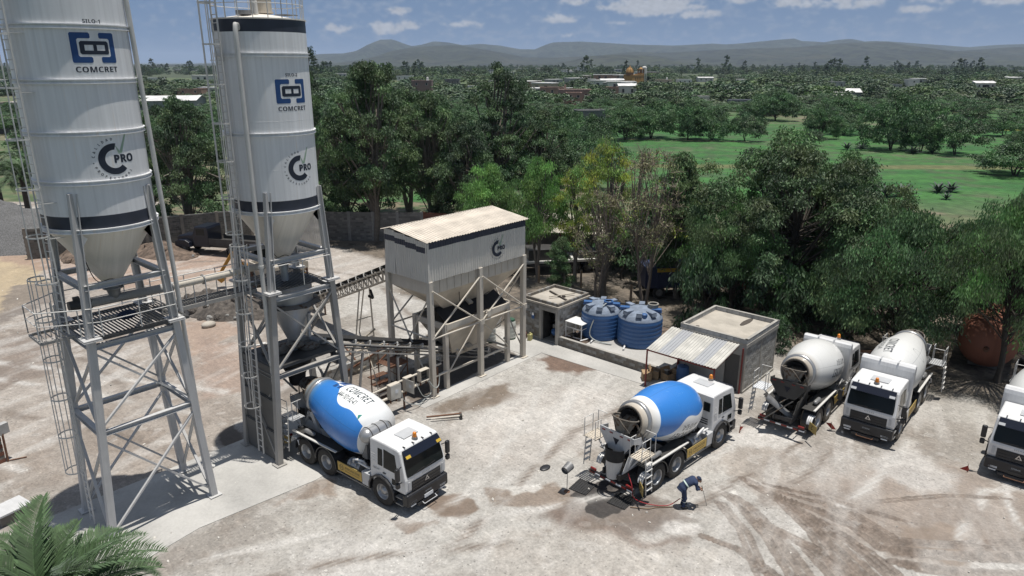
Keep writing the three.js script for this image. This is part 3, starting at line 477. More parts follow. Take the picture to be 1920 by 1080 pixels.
  const faces = [[[-1, 1], [1, 1]], [[-1, -1], [1, -1]], [[-1, -1], [-1, 1]], [[1, -1], [1, 1]]];
  for (const y of [s.frame, P - .32, s.mid]) for (const [p, q] of faces) part('cross_beam', [ibeam(c(...p, y), c(...q, y), .2, .2, .02)], y === s.mid && s.dusty ? M.towerDusty : M.towerGrey, o);
  faces.forEach(([p, q], i) => { for (const [ya, yb] of [[.3, s.mid - .25], [s.mid + .25, P - .5]]) { if (s.skipBrace && s.skipBrace(i, ya)) continue; for (const [u, v, d] of [[p, q, .05], [q, p, -.05]]) { const A = c(...u, ya), B = c(...v, yb); const off = i < 2 ? V(0, 0, d) : V(d, 0, 0); part('brace', beam(A.add(off), B.add(off), .11, .07), s.dusty ? M.towerDusty : M.towerGrey, o); } } });
}
function stairs(o, p, q, out, side, mat, hoops, withCage = true) { part('ladder', ladder(p, q, side), mat, o); if (withCage) { const q2 = q.clone().add(V(0, 1, 0)); part('ladder_cage', cage(p.clone().lerp(q, hoops), q2, out), mat, o); } }

const silo1 = thing('cement_silo', 'white cement silo with sign SILO-1 on grey splayed legs, open platform under its cone', 'silo', Y3(8.95, -28.25));
buildSilo(silo1, { top: 20.6, bands: [[12.5, 12.05]], rim: 12.0, tip: 9.72, rings: [18.62, 16.92, 15.25, 13.62, 11.98], welds: [], legTop: 13.3, deck: 8.13, frame: 10.0, mid: 4.45, logoAt: .075, logoY: 17.78, proAt: .10, proY: 14.42, numY: 18.78, number: 'SILO-1' });
{
  const o = silo1;
  part('platform', [grate(3.6, 3.0, .15, 8.17, 0, .13, .06), box(3.7, .12, .08, .15, 8.1, 1.52), box(3.7, .12, .08, .15, 8.1, -1.52)], M.grating, o);
  part('platform', [grate(1.05, 1.3, -2.25, 8.15, -.1, .2, .035), box(1.1, .1, .05, -2.25, 8.1, .57), box(1.1, .1, .05, -2.25, 8.1, -.77), box(.05, .1, 1.3, -2.78, 8.1, -.1)], M.towerDusty, o);
  part('railing', railing([V(1.55, 8.2, 1.62), V(-1.1, 8.2, 1.62), V(-1.7, 8.2, 1.3), V(-2.8, 8.2, .6), V(-2.8, 8.2, -.75)], 1.05, .022), M.railWhite, o);
  part('railing', railing([V(-2.8, 8.2, -.75), V(-1.6, 8.2, -1.6), V(1.9, 8.2, -1.6)], 1.05, .022), M.towerGrey, o);
  // ladders: ground to platform, platform to roof
  stairs(o, V(-2.12, .05, -.35), V(-2.0, 9.2, -.35), V(-1, 0, 0), V(0, 0, 1), M.railWhite, .27);
  stairs(o, V(-1.98, 8.3, .55), V(-1.98, 20.6, .55), V(-1, 0, .25).normalize(), V(.25, 0, 1).normalize(), M.railWhite, .16);
  for (const y of [11.8, 13.0, 16.6, 18.4]) part('ladder_bracket', [beam(V(-2.1, y, .55), V(-1.6, y, .75), .04, .02), beam(V(-2.1, y, .9), V(-1.5, y, .95), .03, .02)], M.railWhite, o);
  part('fill_pipe', [rod(V(1.62, 20.6, 1.02), V(1.95, 9.4, .92), .085, 12), rod(V(1.95, 9.4, .92), V(2.25, 1.3, .55), .085, 12), tubeAlong([V(2.25, 1.35, .55), V(2.28, 1.0, .56), V(2.5, .85, .65)], .085, 12, 10)], M.railWhite, o);
  part('bundle', [new THREE.IcosahedronGeometry(.26, 1).scale(1.4, .7, 1).translate(.25, 8.33, .2)], M.denim, o);
}
const silo2 = thing('cement_silo', 'white cement silo with sign SILO-2 over the truck loading bay, dark painted rim on top', 'silo', Y3(16.08, -28.32));
buildSilo(silo2, { top: 19.15, bands: [[19.14, 18.66], [12.02, 11.58]], rim: 11.5, tip: 9.2, rings: [17.8, 14.72, 11.5], welds: [17.2, 15.25, 13.3], legTop: 12.4, deck: 8.13, frame: 9.45, mid: 4.25, logoAt: .07, logoY: 16.22, proAt: .09, proY: 13.36, numY: 17.04, number: 'SILO-2', dusty: true, skipBrace: (i, y) => (i === 0 || i === 1) && y < 1 });
{
  const o = silo2;
  part('fill_pipe', [tubeAlong([V(-1.45, 18.75, 1.02), V(-1.6, 18.95, 1.12), V(-1.68, 18.6, 1.18), V(-1.68, 17.6, 1.18)], .095, 16, 10), rod(V(-1.68, 17.62, 1.18), V(-1.72, 1.5, 1.2), .095, 12), tubeAlong([V(-1.72, 1.55, 1.2), V(-1.74, 1.2, 1.22), V(-1.9, 1.05, 1.3)], .1, 10, 10), cyl(.12, .12, .12, -1.71, 9.3, 1.19, 12), cyl(.12, .12, .12, -1.71, 5, 1.19, 12)], M.railWhite, o);
  part('roof_pipe', [tubeAlong([V(-6.9, 20.3, .6), V(-3, 20.22, .6), V(-.9, 20.15, .6), V(-.5, 20.0, .6), V(-.42, 19.35, .6)], .1, 50, 10)], M.railWhite, o);
  stairs(o, V(-1.95, 8.3, .15), V(-1.95, 20.2, .15), V(-1, 0, .1).normalize(), V(0, 0, 1), M.railWhite, .2);
  stairs(o, V(-2.2, .3, .25), V(-1.95, 9.2, .35), V(-1, 0, .15).normalize(), V(0, 0, 1), M.railWhite, .28);
  for (const y of [11.6, 14.7, 17.6]) part('ladder_bracket', [beam(V(-2.3, y, .1), V(-1.6, y, .35), .04, .03)], M.railWhite, o);
  // weighing platform and its dusty ledges
  part('platform', [grate(2.4, 2.8, .1, 8.14, 0, .13, .06)], M.darkSteel, o);
  part('railing', railing([V(-1.4, 8.2, 1.62), V(1.4, 8.2, 1.62)], 1.1, .022, false), M.railWhite, o);
  part('junction_box', [box(.28, .34, .14, 1.0, 10.35, -1.1), rod(V(1.0, 9.5, -1.1), V(1.0, 10.2, -1.1), .02)], M.plasticBlack, o);
  // steel sheet walls of the bay, on the ladder side
  for (const [y0, y1] of [[.1, 1.55], [1.6, 3.1], [3.15, 4.7]]) part('wall_plate', [extr([[-1.35, y0], [1.35, y0], [1.35, y1], [-1.35, y1]], .03).rotateY(Math.PI / 2).translate(-lerp(2.0, 1.48, y0 / 8.13) + .02, 0, 0), box(.05, .07, 2.75, -lerp(2.0, 1.48, y1 / 8.13) - .02, y1, 0)], M.towerDark, o);
  part('wall_plate', [extr([[-.9, .1], [.55, .1], [.55, 4.6], [-.9, 4.6]], .03).translate(-.9, 0, -1.42)], M.towerDark, o);
}
// weigh hopper hung in the second tower, with its discharge gate and sleeve
{
  const o = thing('weigh_hopper', 'dusty round cement weigh hopper hanging inside the tower of the second silo', 'hopper', Y3(16.2, -28.3));
  part('drum', [cyl(1.05, 1.05, .95, 0, 7.6, 0, 40, true), new THREE.CircleGeometry(1.04, 40).rotateX(-Math.PI / 2).translate(0, 8.07, 0), new THREE.TorusGeometry(1.06, .035, 6, 40).rotateX(Math.PI / 2).translate(0, 8.05, 0)], M.galv, o);
  part('rim_skirt', [new THREE.CylinderGeometry(1.2, 1.45, .12, 8).translate(0, 7.1, 0)], M.cementCrust, o);
  part('cone', new THREE.CylinderGeometry(1.05, .22, 1.95, 32, 1, true).translate(0, 6.12, 0), M.galv, o);
  part('gate', [cyl(.26, .26, .3, 0, 5.05, 0, 16), box(.6, .18, .34, .35, 5.1, 0), cyl(.2, .2, .5, -.02, 4.75, 0, 14)], M.steelDull, o);
  part('vent_pipe', [rod(V(.55, 5.3, .5), V(.55, 6.5, .62), .09, 10), rod(V(-.2, 7.9, .2), V(-.2, 9.0, .1), .16, 12)], M.galv, o);
  part('crust', new THREE.IcosahedronGeometry(.34, 2).scale(1.2, .45, 1.2).translate(-.1, 5.02, .3), M.cementCrust, o);
}
{
  const o = thing('loading_hood', 'dark crusted loading hood above the drum mouth of the truck in the bay', 'hood', Y3(16.1, -28.4));
  part('deck', [box(3.3, .06, 2.7, 0, 4.65, 0), box(3.4, .14, .1, 0, 4.6, 1.38)], M.darkSteel, o);
  part('funnel', [new THREE.CylinderGeometry(.95, .42, 1.05, 20, 1, true).translate(-.1, 4.15, .45), cyl(.42, .36, .55, -.1, 3.4, .45, 18, true)], M.rubber, o);
  part('crust', new THREE.IcosahedronGeometry(.5, 2).scale(1.6, .35, 1.3).translate(-.5, 4.75, -.3), M.cementCrust, o); part('crust', new THREE.IcosahedronGeometry(.35, 2).scale(1.5, .4, 1.3).translate(.7, 4.72, .4), M.cementCrust, o);
  part('strut', [beam(V(-1.6, 4.5, 1.2), V(-.6, 3.1, 1.2), .08), beam(V(1.6, 4.5, 1.2), V(.7, 3.1, 1.2), .08)], M.towerDark, o);
}
// screw conveyor and catwalk between the silos
{
  const o = thing('screw_conveyor', 'pale tube screw conveyor running from the first silo across to the second', 'screw conveyor', Y3(8.95, -28.25));
  part('tube', [rod(V(-1.0, 9.02, 0), V(2.0, 8.98, 0), .17, 16)], M.towerDusty, o);
  part('tube', [rod(V(2.0, 8.98, 0), V(6.3, 9.0, .0), .15, 18)], M.beige, o);
  part('flange', [2.0, 2.1, 3.4, 5.2].map((x) => orient(cyl(.21, .21, .05, 0, 0, 0, 18), V(x, 8.98, 0), V(x + 1, 8.98, 0))), M.steelDull, o);
  part('motor', [orient(cyl(.19, .19, .55, 0, 0, 0, 16), V(-1.3, 9.05, 0), V(-2.3, 9.05, 0)), box(.34, .4, .3, -1.02, 9.05, 0), box(.2, .18, .14, -1.3, 9.28, 0)], M.darkSteel, o);
  part('hanger', [rod(V(.3, 9.2, .15), V(.3, 9.9, .3), .02), rod(V(3.4, 9.0, .2), V(3.4, 8.15, .2), .025), rod(V(4.8, 9.0, .2), V(4.8, 8.15, .2), .025)], M.towerGrey, o);
}
{
  const o = thing('catwalk', 'grated steel catwalk with pipe handrail linking the two silo platforms', 'catwalk', Y3(10.55, -28.6));
  part('deck', [grate(4.1, .8, 2.0, 8.06, 0, .11, .055)], M.grating, o);
  part('side_beam', box(4.1, .16, .06, 2.0, 7.98, .43), M.towerDusty, o); part('side_beam', box(4.1, .16, .06, 2.0, 7.98, -.43), M.towerDusty, o);
  part('railing', railing([V(0, 8.08, .42), V(4.05, 8.08, .42)], 1.05, .02, false, 1.35), M.towerGrey, o);
  part('railing', railing([V(0, 8.08, -.42), V(4.05, 8.08, -.42)], 1.05, .022, false, 1.35), M.railWhite, o);
}
// ---------------------------------------------------------------- aggregate bin under its sheet metal house (local x = a from the near left leg, z = b, house runs to z = -3.4)
{
  const o = thing('aggregate_bin', 'beige aggregate bin house of ribbed sheets on tall legs with round C PRO sign', 'aggregate bin', Y3(23.41, -26.85));
  const L = 7.55, D = 3.4, r = rng(11), legs = [];
  for (const x of [.05, 3.78, L - .05]) for (const z of [0, -D]) { part('leg', [beam(V(x, 0, z), V(x, 6.6, z), .27), box(.5, .03, .5, x, .055, z)], M.beige, o); legs.push([x, z]); }
  // hopper: upright collar, then sloping plates to two outlets
  const collar = [box(L - .1, .75, .06, L / 2, 6.2, -.12), box(L - .1, .75, .06, L / 2, 6.2, -D + .12), box(.06, .75, D - .3, .12, 6.2, -D / 2), box(.06, .75, D - .3, L - .12, 6.2, -D / 2)];
  part('collar', collar, M.beige, o);
  for (let k = 0; k < 14; k++) part('collar_stiffener', box(.05, .7, .05, .3 + k * .54, 6.2, -.075), M.beige, o);
  const quad = (a, b, c, d) => { const g = new THREE.BufferGeometry(); g.setAttribute('position', new THREE.Float32BufferAttribute([...a, ...b, ...c, ...a, ...c, ...d], 3)); g.computeVertexNormals(); return g; };
  for (const [x0, x1, u0, u1] of [[.1, L - .1, 2.3, 5.3]]) {
    const t = 5.85, b = 4.15, z0 = -.1, z1 = -D + .1, w0 = -1.3, w1 = -2.1;
    part('hopper_plate', quad([x0, t, z0], [x1, t, z0], [u1, b, w0], [u0, b, w0]), M.beigeDusty, o); part('hopper_plate', quad([x0, t, z1], [x1, t, z1], [u1, b, w1], [u0, b, w1]), M.beigeDusty, o);
    part('hopper_plate', quad([x0, t, z0], [x0, t, z1], [u0, b, w1], [u0, b, w0]), M.beigeDusty, o); part('hopper_plate', quad([x1, t, z0], [x1, t, z1], [u1, b, w1], [u1, b, w0]), M.beigeDusty, o);
    part('gate', [box(.9, .45, .9, u0 + .6, b - .2, -1.7), box(.9, .45, .9, u1 - .6, b - .2, -1.7), rod(V(u0 - .5, b - .1, -1.2), V(u0, b - .2, -1.4), .08, 8), box(.3, .12, .5, (u0 + u1) / 2, b + .3, -.95, 0, .6)], M.beigeDusty, o);
    part('cable', [tubeAlong([V(u0 + .2, 5.4, -.35), V(u0 + .6, 4.6, -.7), V(u0 + 1.1, 4.15, -.9), V(u1, 4.7, -.7)], .02, 18, 5), tubeAlong([V(u0 + .9, 5.0, -.5), V(u0 + .8, 4.2, -.8), V(u0 + 1.3, 3.9, -.9)], .02, 14, 5)], M.rubber, o);
  }
  // walls: sheets side by side, each with its painted top strip
  const sheetsX = 9, sw = (L + .1) / sheetsX;
  for (let k = 0; k < sheetsX; k++) {
    const x = -.05 + k * sw, dy = (r() - .5) * .03, tilt = (r() - .5) * .008;
    part('wall_sheet', corr(sw + .03, 1.78, .17, .026).rotateX(tilt).translate(x, 6.57 + dy, .03 + (k % 2) * .006), M.wallSheet, o);
    part('painted_strip', corr(sw + .03, .36, .17, .026).translate(x, 8.355 + dy, .034 + (k % 2) * .006), M.wallBand, o);
    part('wall_sheet', corr(sw + .03, 2.3, .17, .026).rotateY(Math.PI).translate(x + sw, 6.57, -D - .04), M.wallSheet, o);
  }
  for (let k = 0; k < 4; k++) {
    const w = (D + .06) / 4, z = .03 - k * w, h = lerp(8.72, 9.05, (k + .5) / 4) - 6.57, bulge = k === 3 ? -.1 : 0;
    for (const [x, ry] of [[-.075, -Math.PI / 2], [L + .075, Math.PI / 2]]) {
      const z0 = ry < 0 ? z - w : z; const left = ry < 0;
      part('wall_sheet', corr(w + .02, h - .62, .17, .026).rotateX(left ? bulge * .5 : 0).rotateY(ry).translate(x - (left && bulge ? .05 : 0), 6.57, z0), M.wallSheet, o);
      part('painted_strip', corr(w + .01, .3, .17, .026).rotateY(ry).translate(x - .004 * (left ? 1 : -1), 6.57 + h - .62, z0), M.wallBand, o);
      part('wall_sheet', corr(w + .02, .3, .17, .026).rotateY(ry).translate(x, 6.57 + h - .315, z0), M.wallSheet, o);
    }
  }
  part('corner_flashing', [box(.04, 2.1, .1, -.09, 7.62, -.02), box(.1, 2.1, .03, -.05, 7.62, .075)], M.wallSheet, o);
  // roof: low pitch, ridge towards the back, sheets running down the slope
  const n = 10, rw = (L + .36) / n;
  for (let k = 0; k < n; k++) {
    const x = -.18 + k * rw, dy = (r() - .5) * .025, f = V(0, 8.75, .2), rd = V(0, 9.15, -2.75), Ls = Math.hypot(rd.y - f.y, rd.z - f.z), an = Math.atan2(rd.y - f.y, -(rd.z - f.z)), half = Ls / 2;
    for (const [s, l, m] of [[0, half + .05, M.roofBeige], [half, Ls - half, M.roofBeige]]) { const g = corr(rw + .04, l, .2, .035).rotateX(-Math.PI / 2 + an); g.translate(x, f.y + Math.sin(an) * s + dy + (s ? -.012 : 0), f.z - Math.cos(an) * s); part('roof_sheet', g, m, o); }
    const Lb = Math.hypot(.25, .95); part('roof_sheet', corr(rw + .04, Lb, .2, .035).rotateX(-Math.PI / 2 - Math.atan2(.25, .95)).translate(x, rd.y + dy, rd.z), M.roofBeige, o);
  }
  // sign print lies on the ribs
  const sg = meshOf('logo', new THREE.PlaneGeometry(1.45, 1.45).translate(5.2, 7.48, .078), printMat(proTex, .55), o); sg.userData.label = 'round dark letter C with PRO and a green tick';
  // bracing and ties
  const bay = (x0, x1, z, y0, y1) => { part('brace', rod(V(x0, y0, z + .1), V(x1, y1, z + .1), .05, 8), M.beige, o); part('brace', rod(V(x1, y0, z + .16), V(x0, y1, z + .16), .045, 8), M.beige, o); };
  bay(.1, 3.7, 0, 3.45, 6.1); bay(3.85, L - .1, 0, 3.45, 6.1); bay(.1, 3.7, -D - .2, 3.45, 6.1); bay(3.85, L - .1, -D - .2, 3.45, 6.1);
  for (const z of [.1, -D - .1]) part('tie', [rod(V(0, 3.42, z), V(L, 3.42, z), .05, 8), box(.36, .3, .04, 3.78, 3.4, z + .06), box(.36, .3, .04, L - .05, 3.4, z + .06)], M.beige, o);
  for (const x of [0, L]) { part('tie', rod(V(x, 3.42, 0), V(x, 3.42, -D), .05, 8), M.beige, o); part('brace', rod(V(x - .08, .6, 0), V(x - .08, 5.9, -D), .045, 8), M.beige, o); part('brace', rod(V(x + .08, .6, -D), V(x + .08, 5.9, 0), .045, 8), M.beige, o); }
}
{
  const o = thing('weighing_bin', 'long beige weighing trough standing on its own frame under the aggregate bin', 'weighing bin', Y3(24.7, -27.1));
  const q4 = (a, b, c, d) => { const g = new THREE.BufferGeometry(); g.setAttribute('position', new THREE.Float32BufferAttribute([...a, ...b, ...c, ...a, ...c, ...d], 3)); g.computeVertexNormals(); return g; };
  for (const x of [0, 5.05]) for (const z of [0, -2.5]) part('leg', beam(V(x, 0, z), V(x, 3.88, z), .24), M.beige, o);
  const t = 3.55, b = 1.55, x0 = .15, x1 = 4.95, u0 = 1.15, u1 = 4.1, z0 = .05, z1 = -2.5, w0 = -.75, w1 = -1.45;
  part('side_plate', q4([x0, t, z0], [x1, t, z0], [u1, b, w0], [u0, b, w0]), M.beigeDusty, o); part('side_plate', q4([x0, t, z1], [x1, t, z1], [u1, b, w1], [u0, b, w1]), M.beigeDusty, o);
  part('end_plate', q4([x0, t, z0], [x0, t, z1], [u0, b, w1], [u0, b, w0]), M.beigeDusty, o); part('end_plate', q4([x1, t, z0], [x1, t, z1], [u1, b, w1], [u1, b, w0]), M.beigeDusty, o);
  part('rim', [box(5.1, .34, .12, 2.53, 3.68, .1), box(5.1, .34, .12, 2.53, 3.68, -2.6), box(.12, .34, 2.6, -.02, 3.68, -1.25), box(.12, .34, 2.6, 5.08, 3.68, -1.25)], M.beige, o);
  part('curtain', [q4([.1, 3.9, -.02], [5, 3.9, -.02], [5, 4.5, -1.1], [.1, 4.5, -1.1]), q4([.1, 3.9, -2.5], [5, 3.9, -2.5], [5, 4.5, -1.5], [.1, 4.5, -1.5])], M.rubber, o);
  part('load_cell', [box(.3, .34, .25, 3.1, 3.75, .28), rod(V(2.9, 3.8, .3), V(3.4, 3.8, .3), .07)], M.beige, o);
  part('discharge', [box(2.5, .25, .8, 2.7, 1.45, -1.1), box(.5, .3, .3, 2.2, 1.7, -.5, 0, .5)], M.beigeDusty, o);
  part('brace', rod(V(0, .9, .1), V(2.3, 3.4, .14), .045, 8), M.beige, o); part('brace', rod(V(5.05, 1.1, .1), V(2.6, 3.4, .14), .04, 8), M.beige, o); part('brace', rod(V(5.05, .7, -2.5), V(5.05, 2.9, 0), .045, 8), M.beige, o);
  part('tie', [beam(V(0, 1.0, .05), V(5.05, 1.0, .05), .1), beam(V(5.05, 1.0, .05), V(5.05, 1.0, -2.5), .1), beam(V(0, 1.0, -2.5), V(5.05, 1.0, -2.5), .1)], M.beige, o);
}
// ---------------------------------------------------------------- belt conveyors
function conveyor(o, len, w, deep, belt, frame, lattice) { // along +x, level; the caller tilts the pivot
  const s = new THREE.Group(); s.name = 'belt_frame'; o.add(s);
  for (const z of [-w / 2, w / 2]) {
    part('chord', [beam(V(0, 0, z), V(len, 0, z), .1, .07), beam(V(0, -deep, z), V(len, -deep, z), .09, .07)], frame, s);
    if (lattice) { const n = Math.round(len / (deep * .95)), gs = []; for (let i = 0; i < n; i++) { const x0 = i * len / n, x1 = (i + 1) * len / n; gs.push(beam(V(x0, -deep, z), V((x0 + x1) / 2, 0, z), .045), beam(V((x0 + x1) / 2, 0, z), V(x1, -deep, z), .045)); } part('lattice', gs, frame, s); }
  }
  const n = Math.round(len / .95);
  for (let i = 0; i <= n; i++) { const x = .15 + i * (len - .3) / n; part('idler', [rod(V(x, .02, -w / 2 - .05), V(x, .26, -w / 2 - .04), .035), rod(V(x, .02, w / 2 + .05), V(x, .26, w / 2 + .04), .035), rod(V(x, .08, -.16), V(x, .24, -w / 2), .045, 8), rod(V(x, .08, .16), V(x, .24, w / 2), .045, 8), rod(V(x, .08, -.17), V(x, .08, .17), .045, 8)], M.railWhite, s); }
  const sh = [[-w / 2 + .02, .26], [-.18, .13], [.18, .13], [w / 2 - .02, .26], [w / 2 - .02, .28], [.18, .155], [-.18, .155], [-w / 2 + .02, .28]];
  part('belt', [extr(sh, len).rotateY(Math.PI / 2).translate(len / 2, 0, 0), box(len, .02, w * .7, len / 2, -.12, 0)], belt, s);
  part('drum_pulley', [rod(V(0, .02, -w / 2), V(0, .02, w / 2), .17, 14), rod(V(len, .02, -w / 2), V(len, .02, w / 2), .17, 14)], M.steelDull, s);
  return s;
}
{
  const o = thing('belt_conveyor', 'low belt conveyor rising from under the weighing trough to the loading bay', 'conveyor', Y3(28.9, -28.25));
  const s = conveyor(o, 12.2, .85, .38, M.rubber, M.towerDusty, false); s.rotation.y = Math.PI; s.rotation.z = 0; s.position.set(0, .75, 0); s.rotation.set(0, Math.PI, .335);
  part('support', [beam(V(-7, 0, .4), V(-7, 2.6, .4), .1), beam(V(-7, 0, -.4), V(-7, 2.6, -.4), .1), beam(V(-9.8, 0, .4), V(-9.2, 3.5, .4), .1), beam(V(-9.8, 0, -.4), V(-9.2, 3.5, -.4), .1)], M.towerDusty, o);
  part('drive', [box(.5, .4, .45, -10.9, 3.9, .75), orient(cyl(.2, .2, .5, 0, 0, 0, 14), V(-10.9, 3.9, 1.0), V(-10.9, 3.9, 1.8))], M.steelDull, o);
  part('spill_plate', [box(2.2, .04, .9, -2.3, 1.15, .1, 0, 0, -.3)], M.cementCrust, o);
}
{
  const o = thing('belt_conveyor', 'long lattice belt conveyor climbing to the back of the aggregate bin', 'conveyor', Y3(26.0, -44.0), YAW - Math.PI / 2);
  const s = conveyor(o, 15.2, .9, .62, M.rubber, M.beigeDusty, true); s.position.set(0, .9, 0); s.rotation.z = .413;
  part('support', [beam(V(7.6, 0, .75), V(7.9, 3.6, .4), .09), beam(V(7.6, 0, -.75), V(7.9, 3.6, -.4), .09), beam(V(5.9, 0, -.8), V(7.3, 3.5, -.4), .07), beam(V(7.6, .15, -.75), V(7.6, .15, .75), .08), beam(V(7.65, 1.6, -.6), V(7.65, 1.6, .6), .06)], M.beige, o);
  part('return_cover', [tubeAlong([V(8.0, 3.5, -.4), V(8.6, 3.2, -.1), V(8.9, 3.5, .4)], .09, 10, 6)], M.rubber, o);
}
{
  const o = thing('feed_hopper', 'small beige ground hopper at the foot of the long lattice conveyor', 'hopper', Y3(26.3, -43.4));
  part('body', new THREE.CylinderGeometry(1.25, .6, 1.15, 4, 1, true).rotateY(Math.PI / 4).scale(1.2, 1, 1).translate(0, 1.15, 0), M.beigeDusty, o);
  part('rim', [box(2.3, .14, .08, 0, 1.75, .9), box(2.3, .14, .08, 0, 1.75, -.9), box(.08, .14, 1.8, 1.1, 1.75, 0), box(.08, .14, 1.8, -1.1, 1.75, 0)], M.beigeDusty, o);
  for (const x of [-.9, .9]) for (const z of [-.7, .7]) part('leg', beam(V(x, 0, z), V(x, 1.4, z), .09), M.rust, o);
}
{ // receiving bin far behind the second silo
  const o = thing('receiving_bin', 'beige steel receiving bin seen behind the legs of the second silo', 'bin', Y3(27.2, -48.6));
  part('body', [new THREE.CylinderGeometry(2.2, 1.1, 1.8, 4, 1, true).rotateY(Math.PI / 4).translate(0, 1.6, 0), box(3.2, .5, .08, 0, 2.7, 1.55), box(3.2, .5, .08, 0, 2.7, -1.55), box(.08, .5, 3.1, 1.55, 2.7, 0), box(.08, .5, 3.1, -1.55, 2.7, 0)], M.beigeDusty, o);
  for (const x of [-1.5, 1.5]) for (const z of [-1.5, 1.5]) part('leg', beam(V(x, 0, z), V(x, 2.5, z), .12), M.rust, o);
  part('notice', box(.5, .35, .02, .6, 2.1, 1.45, 0, -.3), M.white, o);
  part('handrail', rod(V(-1.5, 3.4, 1.6), V(1.6, 3.5, 1.6), .03), M.railWhite, o);
}
// ---------------------------------------------------------------- low things under and beside the bins
{
  const o = thing('pipe_rail', 'horizontal pipe rails carrying control boxes in front of the aggregate bin', 'pipe rail', Y3(18.6, -27.0));
  part('rail', [rod(V(0, 1.55, 0), V(5.6, 1.72, 0), .055, 10), rod(V(.4, .95, .05), V(6.1, 1.1, .0), .075, 10)], M.beige, o);
  for (const x of [.5, 2.9, 5.3]) part('post', beam(V(x, 0, .02), V(x, 1.6, .02), .08), M.rust, o);
  part('conduit', [tubeAlong([V(2.6, 1.2, .2), V(2.7, .6, .35), V(3.4, .2, .5), V(4.2, .15, .2)], .025, 24, 5), tubeAlong([V(3.6, 1.3, .2), V(3.9, .5, .4), V(4.6, .3, .2), V(4.9, .9, .05)], .025, 24, 5), tubeAlong([V(4.4, 1.3, .2), V(4.7, .7, .4), V(5.2, .6, .2), V(5.4, 1.2, .1)], .03, 24, 5)], M.hose, o);
}
function controlBox(label, a, b, y, w, h, d, open) {
  const o = thing('control_box', label, 'control box', Y3(a, b, y));
  part('cabinet', [box(w, .03, d, 0, h, 0), box(w, .03, d, 0, 0, 0), box(.03, h, d, -w / 2, h / 2, 0), box(.03, h, d, w / 2, h / 2, 0), box(w, h, .03, 0, h / 2, -d / 2)], M.beige, o);
  part('inside', [box(w * .85, h * .85, .04, 0, h / 2, -d / 2 + .08), box(w * .5, .06, .08, 0, h * .7, -d / 2 + .12), box(w * .5, .06, .08, 0, h * .4, -d / 2 + .12)], M.plasticBlack, o);
  if (open !== null) { const door = part('door', [box(w, h, .025, w / 2, h / 2, 0)], M.zinc, o); door.position.set(-w / 2, 0, d / 2 + .015); door.rotation.y = open; part('notice', box(w * .3, h * .25, .006, w * .55, h * .55, .02), M.lampWhite, door); }
  part('bracket', [box(.06, .3, .06, -w * .3, -.13, -.05), box(.06, .3, .06, w * .3, -.13, -.05)], M.rust, o);
}
controlBox('grey control box with a notice on its door, leftmost on the pipe rail', 20.75, -26.85, .95, .62, .78, .3, -.1);
controlBox('control box with its door swung open, middle of the pipe rail', 21.75, -26.85, 1.1, .55, .7, .28, -1.5);
controlBox('open control box without a door, on the pipe rail beside the bin leg', 22.8, -26.85, 1.25, .62, .62, .3, null);
{
  const o = thing('access_steps', 'rusty steel access steps with small landings behind the control boxes', 'steps', Y3(21.6, -29.7));
  part('landing', [grate(1.3, 1.1, 1.3, 1.5, .1, .1, .06), box(1.35, .1, .05, 1.3, 1.44, .62)], M.rust, o);
  for (let k = 0; k < 4; k++) part('step', grate(1.1, .42, .05 - k * .02, 1.15 - k * .33, .35 + k * .28, .09, .05), M.rust, o);
  part('post', [[.7, .6], [1.95, .6], [.7, -.4], [1.95, -.4], [-.5, .5]].map(([x, z]) => beam(V(x, 0, z), V(x, 2.5, z), .05)), M.rust, o);
  part('railing', [rod(V(.7, 2.5, .6), V(1.95, 2.5, .6), .025), rod(V(1.95, 2.5, .6), V(1.95, 2.5, -.4), .025), rod(V(.7, 2.5, -.4), V(1.95, 2.5, -.4), .025), tubeAlong([V(-.5, .1, 1.2), V(-.55, 1.6, .9), V(-.4, 2.4, .3), V(-.2, 2.7, -.2)], .03, 20, 6)], M.beigeDusty, o);
  part('brace', [beam(V(.7, .2, .6), V(1.95, 1.3, .6), .04), beam(V(1.95, .2, .6), V(.7, 1.3, .6), .04)], M.rust, o);
}
{
  const o = thing('steel_frame', 'tangle of rusty steel sections on the ground beneath the lattice conveyor', 'steel frame', Y3(24.3, -33.4)); const r = rng(5);
  for (let k = 0; k < 11; k++) { const x = (r() - .5) * 3.6, z = (r() - .5) * 3, a = r() * .7 - .35 + (k % 2 ? 1.57 : 0), l = 1.2 + r() * 1.8; part('section', beam(V(x - Math.cos(a) * l / 2, .15 + r() * .5, z - Math.sin(a) * l / 2), V(x + Math.cos(a) * l / 2, .3 + r() * 1.3, z + Math.sin(a) * l / 2), .07, .1), k % 3 ? M.beigeDusty : M.rust, o); }
}
{
  // low block walls of the aggregate yard behind the conveyor
  const o = thing('retaining_wall', 'low weathered block wall running below the belt conveyor', 'wall', Y3(20.2, -32.6));
  blockRow(o, 0, 9.6, 0, 4, .4, .2, .16, [M.blockB, M.blockD, M.blockA], 71);
}
